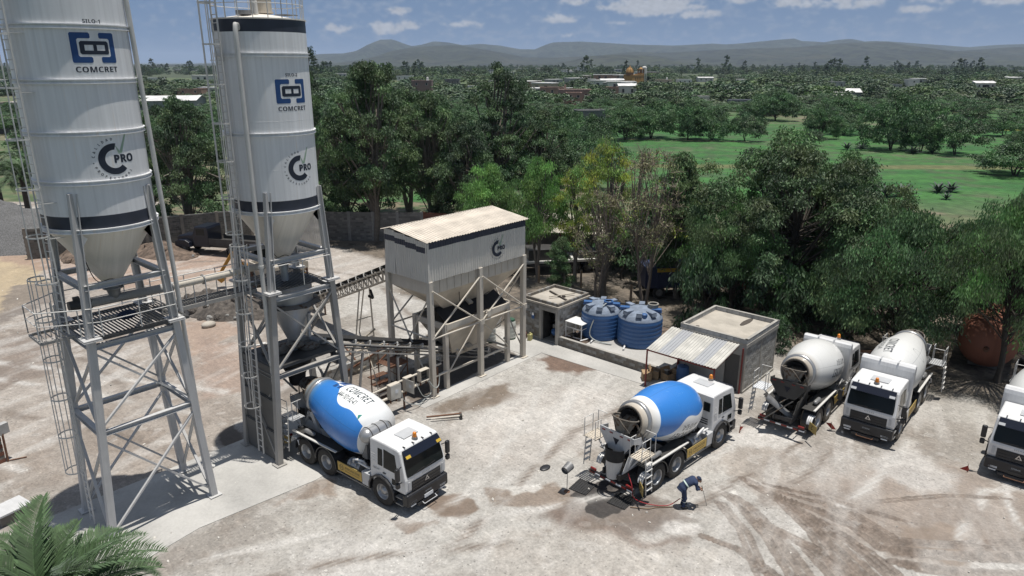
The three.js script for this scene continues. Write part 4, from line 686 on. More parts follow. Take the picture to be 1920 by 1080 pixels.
function blockRow(o, x0, len, y0, rows, bw, bh, th, mats, seed, skip) { // laid blocks in the local x, y plane, each a piece of its own
  const r = rng(seed), gap = .012, n = Math.round(len / bw), g1 = new THREE.BoxGeometry(bw - gap, bh - gap, th), g2 = new THREE.BoxGeometry(bw / 2 - gap, bh - gap, th); metricUV(g1); metricUV(g2);
  for (let j = 0; j < rows; j++) { const off = j % 2; for (let i = 0; i < n + off; i++) { const half = off && (i === 0 || i === n), x = off ? (i === 0 ? bw / 4 : i === n ? n * bw - bw / 4 : i * bw) : (i + .5) * bw, y = y0 + (j + .5) * bh; if (skip && skip(x0 + x, y)) continue; const m = meshOf('block', half ? g2 : g1, mats[Math.floor(r() * mats.length)], o); m.position.set(x0 + x, y, (r() - .5) * .008); m.rotation.set(0, (r() - .5) * .01, 0); } }
}
// containers
function drumTank(label, a, b, rad, h, body, lidM, group) {
  const o = thing('plastic_drum', label, 'drum', Y3(a, b), 0, group); const pts = [[0, 0], [rad * .9, 0], [rad * .98, .04]]; for (let k = 0; k < 4; k++) { const y = .12 + k * (h - .3) / 4; pts.push([rad * .98, y], [rad * 1.03, y + .03], [rad * 1.03, y + .08], [rad * .98, y + .11]); } pts.push([rad * .96, h - .16], [rad * .8, h - .06], [rad * .74, h]);
  part('body', new THREE.LatheGeometry(pts.map(([x, y]) => new THREE.Vector2(x, y)), 24), body, o); part('lid', [cyl(rad * .8, rad * .86, .12, 0, h - .02, 0, 24), cyl(rad * .99, rad * .99, .1, 0, .06, 0, 24)], lidM, o); return o;
}
const lidGreen = mat([.03, .09, .055], .6, { map: T.dust, m: .8 }), pvc = mat([.58, .60, .55], .5, { map: T.grime, m: .9 });
drumTank('white drum with dark green lid beside the far right leg of the aggregate bin', 32.75, -29.55, .36, 1.35, pvc, lidGreen);
drumTank('white plastic drum with dark green lid, left one, half behind the weighing trough', 31.45, -30.15, .36, 1.3, pvc, lidGreen);
{
  const o = thing('water_tank', 'white plastic water tank with open manhole behind the aggregate bin', 'tank', Y3(33.6, -32.6));
  part('body', new THREE.LatheGeometry([[0, 0], [1.0, 0], [1.06, .1], [1.06, .5], [1.09, .55], [1.06, .6], [1.06, 1.1], [1.09, 1.15], [1.06, 1.2], [1.05, 1.5], [.85, 1.85], [.4, 2.0], [.3, 2.0]].map(([x, y]) => new THREE.Vector2(x, y)), 32), M.white, o);
  part('manhole', [new THREE.TorusGeometry(.3, .05, 8, 24).rotateX(Math.PI / 2).translate(-.1, 2.02, .1), cyl(.28, .28, .02, -.1, 1.99, .1, 20)], M.rubber, o);
}
function jerry(label, a, b, color) { const o = thing('jerrycan', label, 'jerrycan', Y3(a, b), YAW + .2); part('body', rbox(.34, .46, .26, .06, 0, .24, 0, 3), color, o); part('handle', [rbox(.2, .05, .06, .02, .02, .52, 0), box(.03, .06, .05, -.07, .49, 0), box(.03, .06, .05, .11, .49, 0)], color, o); part('cap', cyl(.04, .04, .07, -.12, .5, 0, 12), M.plasticBlack, o); }
jerry('pale yellow jerrycan at the left of the pump house doorway', 33.35, -28.35, mat([.47, .44, .19], .45, { map: T.grime, m: .7 }));
jerry('reddish brown jerrycan behind the yellow one', 33.3, -28.8, mat([.17, .075, .06], .5, { map: T.grime, m: .7 }));
{ const o = thing('wash_bottle', 'small blue and white bottle hung on the pump house wall', 'bottle', Y3(33.72, -28.42, 1.55), YAW - Math.PI / 2); part('body', [rbox(.2, .26, .12, .04, 0, 0, 0, 3)], M.tankBlue, o); part('cap', [cyl(.05, .07, .1, 0, .17, 0, 12), cyl(.03, .03, .08, 0, .25, 0, 10)], M.white, o); }
// ---------------------------------------------------------------- pump house (block walls, flat roof with parapet)
function wallOf(o, name, len, pos, ry, build) { const w = new THREE.Group(); w.name = name; w.position.copy(pos); w.rotation.y = ry; o.add(w); build(w, len); return w; }
{
  const o = thing('pump_house', 'small grey block pump house with dark open doorway and litter on its flat roof', 'pump house', Y3(33.85, -26.42));
  const mats = [M.blockB, M.blockA, M.blockB, M.blockD], W = 2.95, D = 3.3, H = 2.5;
  // front wall faces -a: laid along z, local x of the wall runs from the corner towards -b
  wallOf(o, 'wall', W, V(.08, 0, 0), Math.PI / 2, (w) => {
    part('mortar', extr([[0, 0], [.12, 0], [.12, 2.15], [1.4, 2.15], [1.4, 0], [W, 0], [W, H], [0, H]], .12), M.mortar, w);
    blockRow(w, 0, W, 0, 12, .4, .2, .15, mats, 21, (x, y) => x < 1.72 && y < 2.4);
    part('door_frame', [box(.22, 2.3, .17, .11, 1.15, 0), box(.2, 2.3, .17, 1.48, 1.15, 0), box(1.6, .26, .18, .8, 2.28, 0)], M.concrete, w);
    part('door', [box(.05, 2.1, .7, 1.36, 1.05, .45), box(.04, .1, .06, 1.33, 1.05, .7)], M.darkSteel, w);
  });
  wallOf(o, 'wall', D, V(0, 0, -.08), 0, (w) => {
    part('mortar', box(D, H, .12, D / 2, H / 2, -.01), M.mortar, w); blockRow(w, .1, D - .1, 0, 12, .4, .2, .15, mats, 22); part('pillar', [box(.18, H, .17, .05, H / 2, 0), box(.16, H, .17, D - .06, H / 2, 0)], M.concrete, w);
  });
  part('wall', [box(.15, H, W, D - .08, H / 2, -W / 2), box(D, H, .15, D / 2, H / 2, -W + .08)], M.blockB, o);
  part('roof', [box(D + .16, .14, W + .16, D / 2, H + .05, -W / 2)], M.roofSlab, o);
  for (const [nm, len, pos, ry] of [['parapet', W, V(.08, 0, 0), Math.PI / 2], ['parapet', D, V(0, 0, -.08), 0], ['parapet', W, V(D - .08, 0, 0), Math.PI / 2], ['parapet', D, V(0, 0, -W + .08), 0]]) wallOf(o, nm, len, pos, ry, (w) => { blockRow(w, 0, len, H + .12, 1, .2, .2, .14, [M.blockD, M.blockD, M.blockB], 23 + Math.round(len * 10)); });
  part('floor', box(D - .3, .05, W - .3, D / 2, .05, -W / 2), M.concrete, o);
}
{ const o = thing('timber', 'dark wooden beam lying across the pump house roof', 'timber', Y3(35.6, -27.8, 2.68), YAW + 1.2); part('beam', box(2.3, .09, .1, 0, 0, 0), M.barkDark, o); part('block', box(.16, .12, .18, -.5, .07, .12), M.barkDark, o); }
{ const o = thing('timber', 'pale wooden slat lying crosswise over the dark beam on the pump house roof', 'timber', Y3(35.7, -27.55, 2.76), YAW + 2.7); part('slat', box(1.9, .04, .1, 0, 0, 0), mat([.42, .38, .31], .8, { map: T.bark, m: .6 }), o); }
{ // compressor inside the doorway
  const o = thing('compressor', 'blue air compressor standing in the dark pump house doorway', 'compressor', Y3(34.9, -27.2));
  part('tank', [new THREE.CapsuleGeometry(.26, .7, 6, 16).rotateZ(Math.PI / 2).translate(0, .55, 0)], M.tankBlue, o); part('motor', [cyl(.16, .16, .4, .1, .98, 0, 14), box(.3, .25, .3, -.25, .95, 0)], M.steelDull, o); part('leg', [box(.05, .35, .05, -.3, .17, .15), box(.05, .35, .05, .3, .17, .15), box(.05, .35, .05, -.3, .17, -.15), box(.05, .35, .05, .3, .17, -.15)], M.darkSteel, o);
}
// ---------------------------------------------------------------- raised bed with its block kerb, water tanks
{
  const o = thing('kerb_wall', 'low block retaining wall edging the raised bed under the blue tanks', 'wall', Y3(33.98, -18.4));
  wallOf(o, 'face', 8, V(0, 0, 0), Math.PI / 2, (w) => { part('mortar', box(7.9, .56, .1, 3.95, .28, 0), M.mortar, w); blockRow(w, 0, 7.9, 0, 3, .4, .19, .14, [M.blockD, M.blockB, M.blockD], 31); });
  part('cap', box(.2, .05, 7.9, 0, .6, -3.95), M.concrete, o);
}
{ const o = new THREE.Group(); o.name = 'raised_ground'; o.userData = { kind: 'structure' }; o.position.copy(Y3(34.05, -18.35)); o.rotation.y = YAW; scene.add(o); part('fill', [box(6.2, .5, 8.05, 3.1, .25, -4.0)], M.soil, o); part('slab', [box(4.0, .04, 6.0, 2.1, .52, -3.1)], M.concretePale, o); }
function bigTank(label, a, b, r, h, lids) {
  const o = thing('water_tank', label, 'water tank', Y3(a, b, .54), YAW); const pts = [[0, 0], [r * .96, 0], [r, .06]]; const n = 6, side = h * .74;
  for (let k = 0; k < n; k++) { const y = .16 + k * (side - .2) / n, s = (side - .2) / n; pts.push([r, y], [r * 1.018, y + s * .25], [r * 1.018, y + s * .5], [r, y + s * .75]); }
  pts.push([r, side]); const dome = [[r, side], [r * .97, side + .1], [r * .85, side + (h - side) * .52], [r * .6, side + (h - side) * .8], [r * .3, h - .03], [0, h]];
  part('body', new THREE.LatheGeometry(pts.map(([x, y]) => new THREE.Vector2(x, y)), 48), M.tankBlue, o);
  part('dome', new THREE.LatheGeometry(dome.map(([x, y]) => new THREE.Vector2(x, y)), 48), M.tankDust, o);
  for (let k = 0; k < 8; k++) { const an = k * Math.PI / 4 + .3, g = extr([[0, 0], [r * .42, 0], [r * .42, -.05], [r * .45, -.24], [0, -.04]], .36, .02); g.rotateY(-an).translate(Math.cos(an) * r * .5, side + (h - side) * .93, Math.sin(an) * r * .5); part('rib', g, k % 4 === 1 ? M.tankBlue : M.tankDust, o); }
  for (const [x, z, rr, hh, m] of lids) { part('manhole', [cyl(rr, rr * 1.05, hh, x, h - .12 + hh / 2, z, 24, true), new THREE.TorusGeometry(rr, .05, 6, 24).rotateX(Math.PI / 2).translate(x, h - .12 + hh, z)], m, o); part('opening', cyl(rr * .95, rr * .95, .02, x, h - .1 + hh * .6, z, 24), M.rubber, o); }
  return o;
}
{ const o = bigTank('blue ribbed water tank with a grey hose over its dome, next to the pump house', 36.2, -24.7, 1.26, 2.3, [[-.05, .55, .27, .26, M.tankBlue]]);
  part('outlet', [rod(V(-1.2, .12, .3), V(-1.75, .1, .45), .05, 8)], M.white, o); part('fitting', [box(.5, .14, .34, .5, 2.1, -.75, .4), cyl(.16, .16, .2, .95, 2.0, .2, 14)], M.tankDust, o); }
{ const o = bigTank('larger blue ribbed water tank with a dusty dome, next to the metal awning', 36.8, -22.15, 1.38, 2.35, [[.55, .55, .3, .3, mat([.30, .29, .26], .8, { map: T.dust, m: .6 })]]);
  part('outlet', [rod(V(-1.3, .12, -.2), V(-1.95, .08, .1), .06, 8)], M.white, o); part('fitting', [cyl(.2, .2, .3, -.75, 2.05, .72, 16), new THREE.SphereGeometry(.2, 16, 8).scale(1, .4, 1).translate(-.75, 2.2, .72)], M.tankBlue, o); }
{ const o = thing('hose', 'grey hose arching from the manhole of the first blue tank to the ground', 'hose', Y3(36.2, -24.7)); part('hose', tubeAlong([V(.0, 2.95, .65), V(-.5, 2.85, .55), V(-1.05, 2.3, .35), V(-1.45, 1.2, .15), V(-1.4, .75, .35), V(-1.3, .62, 1.0), V(-1.1, .6, 1.6)], .04, 50, 7), M.hose, o); }
{ // white table frame with a pump beneath
  const o = thing('pump_stand', 'white metal stand with a flat top sheltering a small pump beside the pump house', 'stand', Y3(34.35, -26.3, .5));
  part('top', rbox(1.15, .05, 1.35, .015, .6, 1.1, .72), M.white, o);
  for (const x of [.07, 1.13]) for (const z of [.1, 1.34]) part('leg', box(.05, 1.1, .05, x, .55, z), M.white, o);
  part('rail', [box(.04, .04, 1.2, .07, .75, .72), box(1.05, .04, .04, .6, .75, 1.34), box(.04, .04, 1.2, .07, .14, .72), box(.04, .04, 1.2, 1.13, .75, .72)], M.white, o);
}
{ const o = thing('pump', 'small electric pump with white pipes under the white stand', 'pump', Y3(34.8, -25.7, .53)); part('motor', [orient(cyl(.13, .13, .4, 0, 0, 0, 14), V(-.2, .2, 0), V(.8, .2, 0)), box(.3, .06, .2, 0, .04, 0)], M.darkSteel, o); part('pipe', [bentTube([V(.2, .2, 0), V(.45, .2, 0), V(.45, .8, 0), V(.45, .8, -.4)], .03), bentTube([V(-.2, .3, 0), V(-.2, .6, 0), V(-.2, .6, .4)], .03), rod(V(-.5, .05, .75), V(.1, .08, .95), .04)], M.white, o); }
// ---------------------------------------------------------------- block office with its metal awning
{
  const o = thing('block_office', 'grey block office with flat parapet roof and sloping metal awning on red posts', 'office', Y3(35.15, -14.45));
  const W = 4.0, D = 4.25, H = 2.85, mats = [M.blockA, M.blockC, M.blockA, M.blockB];
  wallOf(o, 'wall', D, V(0, 0, -.08), 0, (w) => {
    part('mortar', box(D, H, .12, D / 2, H / 2, -.01), M.mortar, w); blockRow(w, .2, 1.9, 0, 14, .4, .2, .15, mats, 41); blockRow(w, 2.22, 2.0, 0, 14, .4, .2, .15, mats, 42);
    part('pillar', [box(.2, H, .17, .09, H / 2, .003), box(.14, H, .17, 2.12, H / 2, .003), box(.12, H, .17, D - .05, H / 2, .003)], M.concrete, w); part('plinth', box(D, .14, .2, D / 2, .07, .03), M.concrete, w);
  });
  wallOf(o, 'wall', W, V(.08, 0, 0), Math.PI / 2, (w) => {
    part('plaster', extr([[0, 0], [.3, 0], [.3, 2.2], [1.15, 2.2], [1.15, 0], [W, 0], [W, H], [0, H]], .14), mat([.40, .40, .385], .8, { map: T.grime, m: 2 }), w);
    part('red_band', extr([[1.3, 1.5], [W, 1.5], [W, 1.95], [1.3, 1.95]], .015).translate(0, 0, -.08), M.rustRed, w);
    part('door', box(.85, 2.2, .04, .72, 1.1, .05), mat([.10, .10, .10], .6, { map: T.grime, m: 1 }), w);
    part('jamb', [box(.09, 2.25, .18, .25, 1.1, .01), box(.09, .7, .19, .25, .35, .012)], M.concrete, w);
  });
  part('wall', [box(.15, H, W, D - .08, H / 2, -W / 2), box(D, H, .15, D / 2, H / 2, -W + .08)], M.blockB, o);
  part('ring_beam', [box(D + .06, .22, .06, D / 2, H - .05, .02), box(.06, .22, W - 1.1, -.02, H - .03, -1.1 - (W - 1.1) / 2)], M.concrete, o);
  part('roof', box(D, .14, W, D / 2, H + .02, -W / 2), M.roofSlab, o);
  for (const [len, pos, ry] of [[W, V(.07, 0, .03), Math.PI / 2], [D, V(0, 0, -.05), 0], [W, V(D - .07, 0, .03), Math.PI / 2], [D, V(0, 0, -W + .07), 0]]) wallOf(o, 'parapet', len, pos, ry, (w) => { blockRow(w, 0, len, H + .09, 1, .4, .22, .14, [M.blockC, M.blockA], 50 + Math.round(len * 7 + pos.x)); part('coping', box(len, .035, .16, len / 2, H + .33, 0), M.concrete, w); });
  part('litter', [new THREE.IcosahedronGeometry(.2, 1).scale(4, .08, 1).translate(3.3, H + .1, -1.5), box(.3, .12, .2, .5, H + .14, -3.2, .4)], M.barkDark, o);
  // awning
  const n = 6, aw = 4.15 / n, f = V(-2.75, 2.27, .0), bk = V(-.02, 2.82, 0), L = f.distanceTo(bk), an = Math.atan2(bk.y - f.y, bk.x - f.x);
  for (let k = 0; k < n; k++) part('awning_sheet', corr(aw + .03, L, .19, .036).rotateX(-Math.PI / 2).rotateY(-Math.PI / 2).rotateZ(an).translate(f.x, f.y + (k % 2) * .006, -4.55 + k * aw + 0), k % 3 === 1 ? mat([.36, .37, .385], .5, { map: T.grime, m: 1.1 }) : M.zinc, o);
  part('awning_frame', [beam(V(f.x + .03, f.y - .06, -4.5), V(f.x + .03, f.y - .06, -.42), .06), beam(V(-1.4, 2.5, -4.5), V(-1.4, 2.5, -.42), .05), beam(V(f.x, f.y - .05, -4.5), V(-.1, 2.72, -4.5), .05), beam(V(f.x, f.y - .05, -.42), V(-.1, 2.72, -.42), .05)], M.rustRed, o);
  for (const z of [-4.5, -.44]) part('awning_post', box(.07, f.y - .08, .07, f.x + .03, (f.y - .08) / 2, z), M.rustRed, o);
  part('awning_post', box(.07, 2.7, .07, -.12, 1.35, -.1), M.rustRed, o); part('awning_post', box(.08, 2.6, .08, -.1, 1.3, -3.95), M.rustRed, o);
}
{ const o = thing('barrel', 'blue plastic barrel standing under the metal awning behind the white cab', 'barrel', Y3(34.2, -17.6)); part('body', new THREE.LatheGeometry([[0, 0], [.3, 0], [.3, .28], [.32, .3], [.32, .34], [.3, .36], [.3, .6], [.32, .62], [.32, .66], [.3, .68], [.29, .9], [.22, .94], [0, .94]].map(([x, y]) => new THREE.Vector2(x * 1.15, y * 1.15)), 24), M.tankBlue, o); part('bung', [cyl(.04, .04, .04, .15, 1.1, 0, 10)], M.plasticBlack, o); }
function carton(label, a, b, y, w, h, d, yaw, open) {
  const o = thing('cardboard_box', label, 'box', Y3(a, b, y), yaw); part('side', [box(w, h, .015, 0, h / 2, d / 2), box(w, h, .015, 0, h / 2, -d / 2), box(.015, h, d, w / 2, h / 2, 0), box(.015, h, d, -w / 2, h / 2, 0), box(w, .015, d, 0, .01, 0)], M.card, o);
  if (open) part('flap', [box(w, d * .5, .012, 0, h + d * .2, -d / 2 - .06, 0, -.35), box(d * .01 + .012, w * .4, d, w / 2 + .08, h - .05, 0, 0, 0, -.8)], M.card, o); else part('lid', box(w, .015, d, 0, h, 0), M.card, o);
}
carton('open brown cardboard box with a raised flap near the thin red awning post', 33.7, -19.1, .04, .6, .5, .5, YAW + .4, true);
carton('closed brown cardboard carton in front of the open one by the kerb wall', 33.2, -19.35, .04, .65, .45, .5, YAW + .7, false);
carton('darker cardboard carton tipped against the wall beside the blue barrel', 33.9, -18.3, .04, .7, .5, .55, YAW - .3, true);
{ const o = thing('pallet', 'dark wooden pallet stacked under the awning beside the cartons', 'pallet', Y3(33.3, -17.9)); for (let k = 0; k < 6; k++) part('slat', box(1.2, .022, .1, 0, .15, -.45 + k * .18), M.barkDark, o); for (let k = 0; k < 3; k++) part('bearer', box(.1, .1, 1.0, -.5 + k * .5, .08, 0), M.barkDark, o); }
// ---------------------------------------------------------------- where the village stands: x, z, half width kept free of trees
const LANDMARKS = [['the grey block hut', 24, -225], ['the long brick house', 27, -313], ['the white sheet roofed house', 62, -398], ['the church', 107, -657], ['the flat beige house', 101, -334], ['the shed with white roof panels', 166, -363], ['the old grey farm building', 234, -530], ['the square white tower house', 283, -520], ['the pale barn', 327, -509], ['the white ribbed warehouse', -131, -268], ['the pinkish two storey house', -52, -424], ['the lone umbrella shaped mesquite', 54.6, -169], ['the spreading mesquite with a shadow on the grass', 89, -144], ['the small open mesquite by the yellow flowers', 131, -207], ['the round mesquite left of the agaves', 75, -176], ['the workshop at the left edge', -128, -188], ['the long industrial roof', 49, -1065], ['the far white farmhouse', 438, -1065], ['the far greenhouse roof', -22, -1110], ['the far white house between the silos', -324, -670]];
const ORD = ['first', 'second', 'third', 'fourth', 'fifth', 'sixth', 'seventh', 'eighth', 'ninth', 'tenth', 'eleventh', 'twelfth', 'thirteenth', 'fourteenth', 'fifteenth', 'sixteenth', 'seventeenth', 'eighteenth', 'nineteenth', 'twentieth', 'twenty-first', 'twenty-second', 'twenty-third', 'twenty-fourth'], toName = [];
function nameByPlace(noun) { // tells alike things apart by the nearest landmark and the side they stand on
  const by = {}, scr = (x, z) => [x / -z * 1331, 17.5 / -z * 1331];
  for (const o of toName) { const [u, v] = scr(o.position.x, o.position.z); let best = null, bd = 1e9; for (const l of LANDMARKS) { const [lu, lv] = scr(l[1], l[2]), d = Math.hypot(u - lu, (v - lv) * 1.6); if (d < bd) { bd = d; best = [l[0], u - lu, (v - lv) * 1.6]; } } const side = Math.abs(best[1]) > Math.abs(best[2]) ? (best[1] < 0 ? 'left of' : 'right of') : best[2] < 0 ? 'behind' : 'in front of', k = side + ' ' + best[0]; (by[k] ??= []).push([bd, o]); }
  for (const k in by) by[k].sort((a, b) => a[0] - b[0]).forEach(([, o], i) => { if (i < ORD.length) o.userData.label = `${noun} standing ${ORD[i]} nearest ${k}`; });
  toName.length = 0;
}
const farSpots = [];
function openTo(x, z) { let lim = 99; for (const [a, b, w] of [...villageClear, ...farSpots.slice(0, 40)]) if (z > b && z < b + 420 && Math.abs(x / z - a / b) < w / -b * .9) lim = Math.min(lim, 17.5 - 16.2 * (z / b)); return lim; } // height up to which a tree leaves the view to the houses free
const villageClear = [[24, -225, 7], [27, -311, 9], [59, -395, 10], [77, -564, 14], [107, -655, 22], [140, -635, 20], [186, -707, 11], [98, -325, 10], [90, -346, 6], [166, -361, 12], [234, -528, 8], [276, -518, 14], [327, -507, 12], [516, -760, 12], [-129, -267, 16], [-112, -771, 13], [-51, -422, 8], [-48, -591, 9], [-25, -461, 5], [22, -401, 9], [70, -652, 8]];
// ---------------------------------------------------------------- the village and sheds out on the plain
const VM = { white: mat([.62, .61, .58], .85, { map: T.grime, m: 6 }), beige: mat([.42, .36, .28], .9, { map: T.grime, m: 6 }), brick: mat([.34, .22, .175], .95, { map: T.concrete, m: 4 }), grey: mat([.34, .34, .335], .95, { map: T.concrete, m: 4 }), dark: mat([.16, .16, .165], .95, { map: T.concrete, m: 5 }), roof: mat([.62, .62, .61], .7, { map: T.dust, m: 9 }), zinc: mat([.72, .72, .72], .5, { map: T.dust, m: 9 }), hole: mat([.015, .016, .018], .4), ochre: mat([.36, .20, .06], .8, { map: T.grime, m: 3 }), ochreDk: mat([.16, .085, .035], .8, { map: T.grime, m: 3 }), sheet: mat([.16, .17, .18], .6, { map: T.grime, m: 4 }) };
function house(label, x, z, w, h, d, o) { // o: wall, roof material, pitched, windows across, storeys, turn, annex
  const g = thing(o.name ?? 'house', label, o.cat ?? 'house', V(x, 0, z - d / 2), o.turn ?? 0), st = o.storeys ?? 1, n = o.win ?? 2, sh = h / st;
  part('wall', [box(w, h, .3, 0, h / 2, d / 2 - .15), box(w, h, .3, 0, h / 2, -d / 2 + .15), box(.3, h, d - .6, -w / 2 + .15, h / 2, 0), box(.3, h, d - .6, w / 2 - .15, h / 2, 0)], o.wall, g);
  if (o.pitched) { const e = .5, rh = o.pitched; for (const s of [1, -1]) part('roof', beam(V(0, h + rh, 0), V(0, h, s * (d / 2 + e)), w + 1, .12).translate(0, .07, 0), o.roof, g); part('gable', [1, -1].map((s) => extr([[-d / 2, h], [d / 2, h], [0, h + rh]], .25).rotateY(Math.PI / 2).translate(s * (w / 2 - .15), 0, 0)), o.wall, g); }
  else { part('roof', box(w - .4, .2, d - .4, 0, h - .02, 0), o.roof, g); part('parapet', [box(w + .1, .35, .34, 0, h + .17, d / 2 - .15), box(w + .1, .35, .34, 0, h + .17, -d / 2 + .15), box(.34, .35, d - .5, -w / 2 + .12, h + .17, 0), box(.34, .35, d - .5, w / 2 - .12, h + .17, 0)], o.wall, g); }
  for (let s = 0; s < st; s++) for (let k = 0; k < n; k++) { const wx = (k + .5) / n * w - w / 2; if (!o.door || k !== o.door - 1 || s) { const f = part('window', [box(1.3, .1, .16, wx, s * sh + sh * .38, d / 2 + .02), box(.1, sh * .36, .16, wx - .6, s * sh + sh * .55, d / 2 + .02), box(.1, sh * .36, .16, wx + .6, s * sh + sh * .55, d / 2 + .02)], VM.white, g); part('pane', box(1.1, sh * .36, .08, wx, s * sh + sh * .56, d / 2 - .0), VM.hole, f); } else part('door', box(o.doorW ?? 1.2, sh * .74, .1, wx, sh * .37, d / 2 + .01), VM.hole, g); }
  if (o.tinaco) part('roof_tank', [cyl(.6, .6, 1.2, w * .25, h + 1.2, -d * .2, 12), new THREE.SphereGeometry(.6, 12, 6, 0, 6.3, 0, 1.57).scale(1, .5, 1).translate(w * .25, h + 1.8, -d * .2), box(1.4, .7, 1.4, w * .25, h + .3, -d * .2)], o.tinaco === 2 ? VM.white : M.plasticBlack, g);
  if (o.pillar) part('chimney', box(.7, o.pillar, .7, -w * .3, h + o.pillar / 2, 0), o.wall, g);
  return g;
}
house('long brick house with pale flat roof and tall pillar among the mesquites', 27, -313, 13.6, 6.4, 9, { wall: VM.brick, roof: VM.roof, win: 3, pillar: 2.2 });
house('small two storey brick house in front of the long brick one', 25.5, -301, 6.4, 5.6, 6, { wall: VM.brick, roof: VM.roof, win: 2, storeys: 2 });
house('white house with light hipped sheet roof and a dark window in the village centre', 62.5, -398, 9.5, 5.6, 8, { wall: VM.white, roof: VM.zinc, pitched: 1.2, win: 2 });
house('brick annex at the left of the white house with sheet roof', 53.5, -392, 6.5, 5, 7, { wall: VM.brick, roof: VM.roof, win: 1, tinaco: 1 });
house('low house with white parapet just right of the white sheet roofed house', 72, -402, 9, 3.4, 7, { wall: VM.white, roof: VM.roof, win: 2 });
house('wide white shed with flat bright roof below the church', 77, -566, 17.5, 5, 12, { wall: VM.white, roof: VM.zinc, pitched: .8, win: 3, name: 'shed', cat: 'shed' });
house('small pale house right of the church', 131, -635, 13, 3.6, 9, { wall: VM.beige, roof: VM.roof, win: 2, tinaco: 2 });
house('whitewashed house second to the right of the church', 149, -637, 12, 3.8, 9, { wall: VM.white, roof: VM.roof, win: 3 });
house('long white roofed store building beyond the village', 186, -709, 14.3, 3.9, 10, { wall: VM.white, roof: VM.zinc, win: 3, pitched: .7, name: 'store', cat: 'store' });
house('flat roofed beige house with a white wall in front, at the edge of the field', 101, -334, 8.9, 4.2, 7, { wall: VM.beige, roof: VM.roof, win: 2, tinaco: 1 });
house('blue grey walled yard building in front of the beige house', 93.4, -297, 9, 2.9, 6, { wall: mat([.17, .185, .21], .9, { map: T.concrete, m: 4 }), roof: VM.zinc, win: 1 });
house('little white flat roofed outbuilding left of the beige house', 90, -348, 7.2, 2.2, 5, { wall: VM.white, roof: VM.zinc, win: 1, name: 'outbuilding', cat: 'outbuilding' });
house('roofless looking grey block hut on the green field edge', 24.2, -225, 8.8, 3.3, 6, { wall: VM.dark, roof: VM.grey, win: 1, name: 'block_hut', cat: 'hut', turn: .12 });
{ const g = house('dark sheet metal shed with white roof panels beyond the scrub', 166, -363, 13.5, 3.6, 10, { wall: VM.sheet, roof: VM.zinc, win: 1, pitched: 1.7, name: 'shed', cat: 'shed', turn: -.15 }); part('lean_to', beam(V(-1.5, 2.9, 5), V(-1.5, 2.3, 8.2), 8, .1), VM.zinc, g); part('side_wall', box(.2, 2.6, 3.2, 3.5, 1.3, 6.6), VM.sheet, g); }
house('old grey farm building with ruined gable behind the shed', 234, -530, 10.7, 4.4, 8, { wall: VM.grey, roof: VM.roof, win: 2, pillar: 2.4 });
house('long low grey farm building at the left of the square white tower', 268, -520, 14, 2.9, 8, { wall: VM.grey, roof: VM.roof, win: 4 });
house('square two storey white tower house on the green slope', 283, -520, 7.6, 6.2, 7, { wall: VM.white, roof: VM.roof, win: 1, storeys: 2, name: 'tower_house' });
house('pale barn with low gable roof and one large dark doorway at the right', 327, -509, 13.8, 4.2, 9, { wall: VM.white, roof: VM.zinc, win: 3, door: 2, doorW: 4.6, pitched: 1.3, name: 'barn', cat: 'barn' });
house('long white roofed shed far behind the barn', 516, -762, 18, 3.4, 12, { wall: VM.white, roof: VM.zinc, win: 3, pitched: .5, name: 'shed', cat: 'shed' });
house('big warehouse with white ribbed roof between the silos', -131, -268, 22, 4.2, 26, { wall: VM.grey, roof: VM.zinc, win: 4, pitched: 1.3, name: 'warehouse', cat: 'warehouse', turn: .25 });
house('white flat roofed house above the tall grove', -112, -773, 17.2, 4.4, 10, { wall: VM.white, roof: VM.zinc, win: 3 });
house('pinkish brown two storey house seen over the tall grove', -52, -424, 11.6, 7.6, 9, { wall: mat([.25, .17, .15], .9, { map: T.grime, m: 5 }), roof: VM.roof, win: 2, storeys: 2, tinaco: 2 });
house('flat roofed dark house right of the pinkish one', -48, -593, 12, 4.8, 9, { wall: VM.dark, roof: VM.roof, win: 3, storeys: 1 });
house('small white house half hidden in the tops of the grove', -25, -463, 5.6, 3.6, 6, { wall: VM.white, roof: VM.zinc, win: 1 });
house('brick house with cream roof between the tall grove and the long brick house', 22, -403, 13.1, 4.5, 8, { wall: VM.brick, roof: VM.roof, win: 3 });
house('little far house left of the church', 70, -654, 8.5, 3.8, 7, { wall: VM.white, roof: VM.zinc, win: 1 });
house('long white industrial roof far out on the plain, left of the church', 49, -1065, 31, 4.5, 20, { wall: VM.white, roof: VM.zinc, win: 4, name: 'industrial_shed', cat: 'shed' });
house('very long white greenhouse roof far out above the tall grove', -22, -1110, 44, 4.2, 20, { wall: VM.white, roof: VM.zinc, win: 5, name: 'greenhouse', cat: 'greenhouse' });
house('far white farmhouse toward the right of the plain', 438, -1065, 19, 4.2, 12, { wall: VM.white, roof: VM.zinc, win: 3 });
house('far white house between the silos, high up among distant trees', -324, -670, 12, 4.6, 9, { wall: VM.white, roof: VM.roof, win: 2 });
house('low shed with pale roof behind the white ribbed warehouse', -186, -424, 14, 3, 9, { wall: VM.brick, roof: VM.zinc, win: 2, name: 'shed', cat: 'shed' });
house('open yard building with white sheet roof at the left edge, behind the first silo', -168, -253, 22, 4.2, 14, { wall: VM.beige, roof: VM.zinc, win: 4, name: 'yard_building', cat: 'building' });
house('low workshop with white roof strip at the left edge nearer than the yard building', -128, -188, 20, 3.4, 9, { wall: VM.dark, roof: VM.zinc, win: 3, name: 'workshop', cat: 'workshop' });
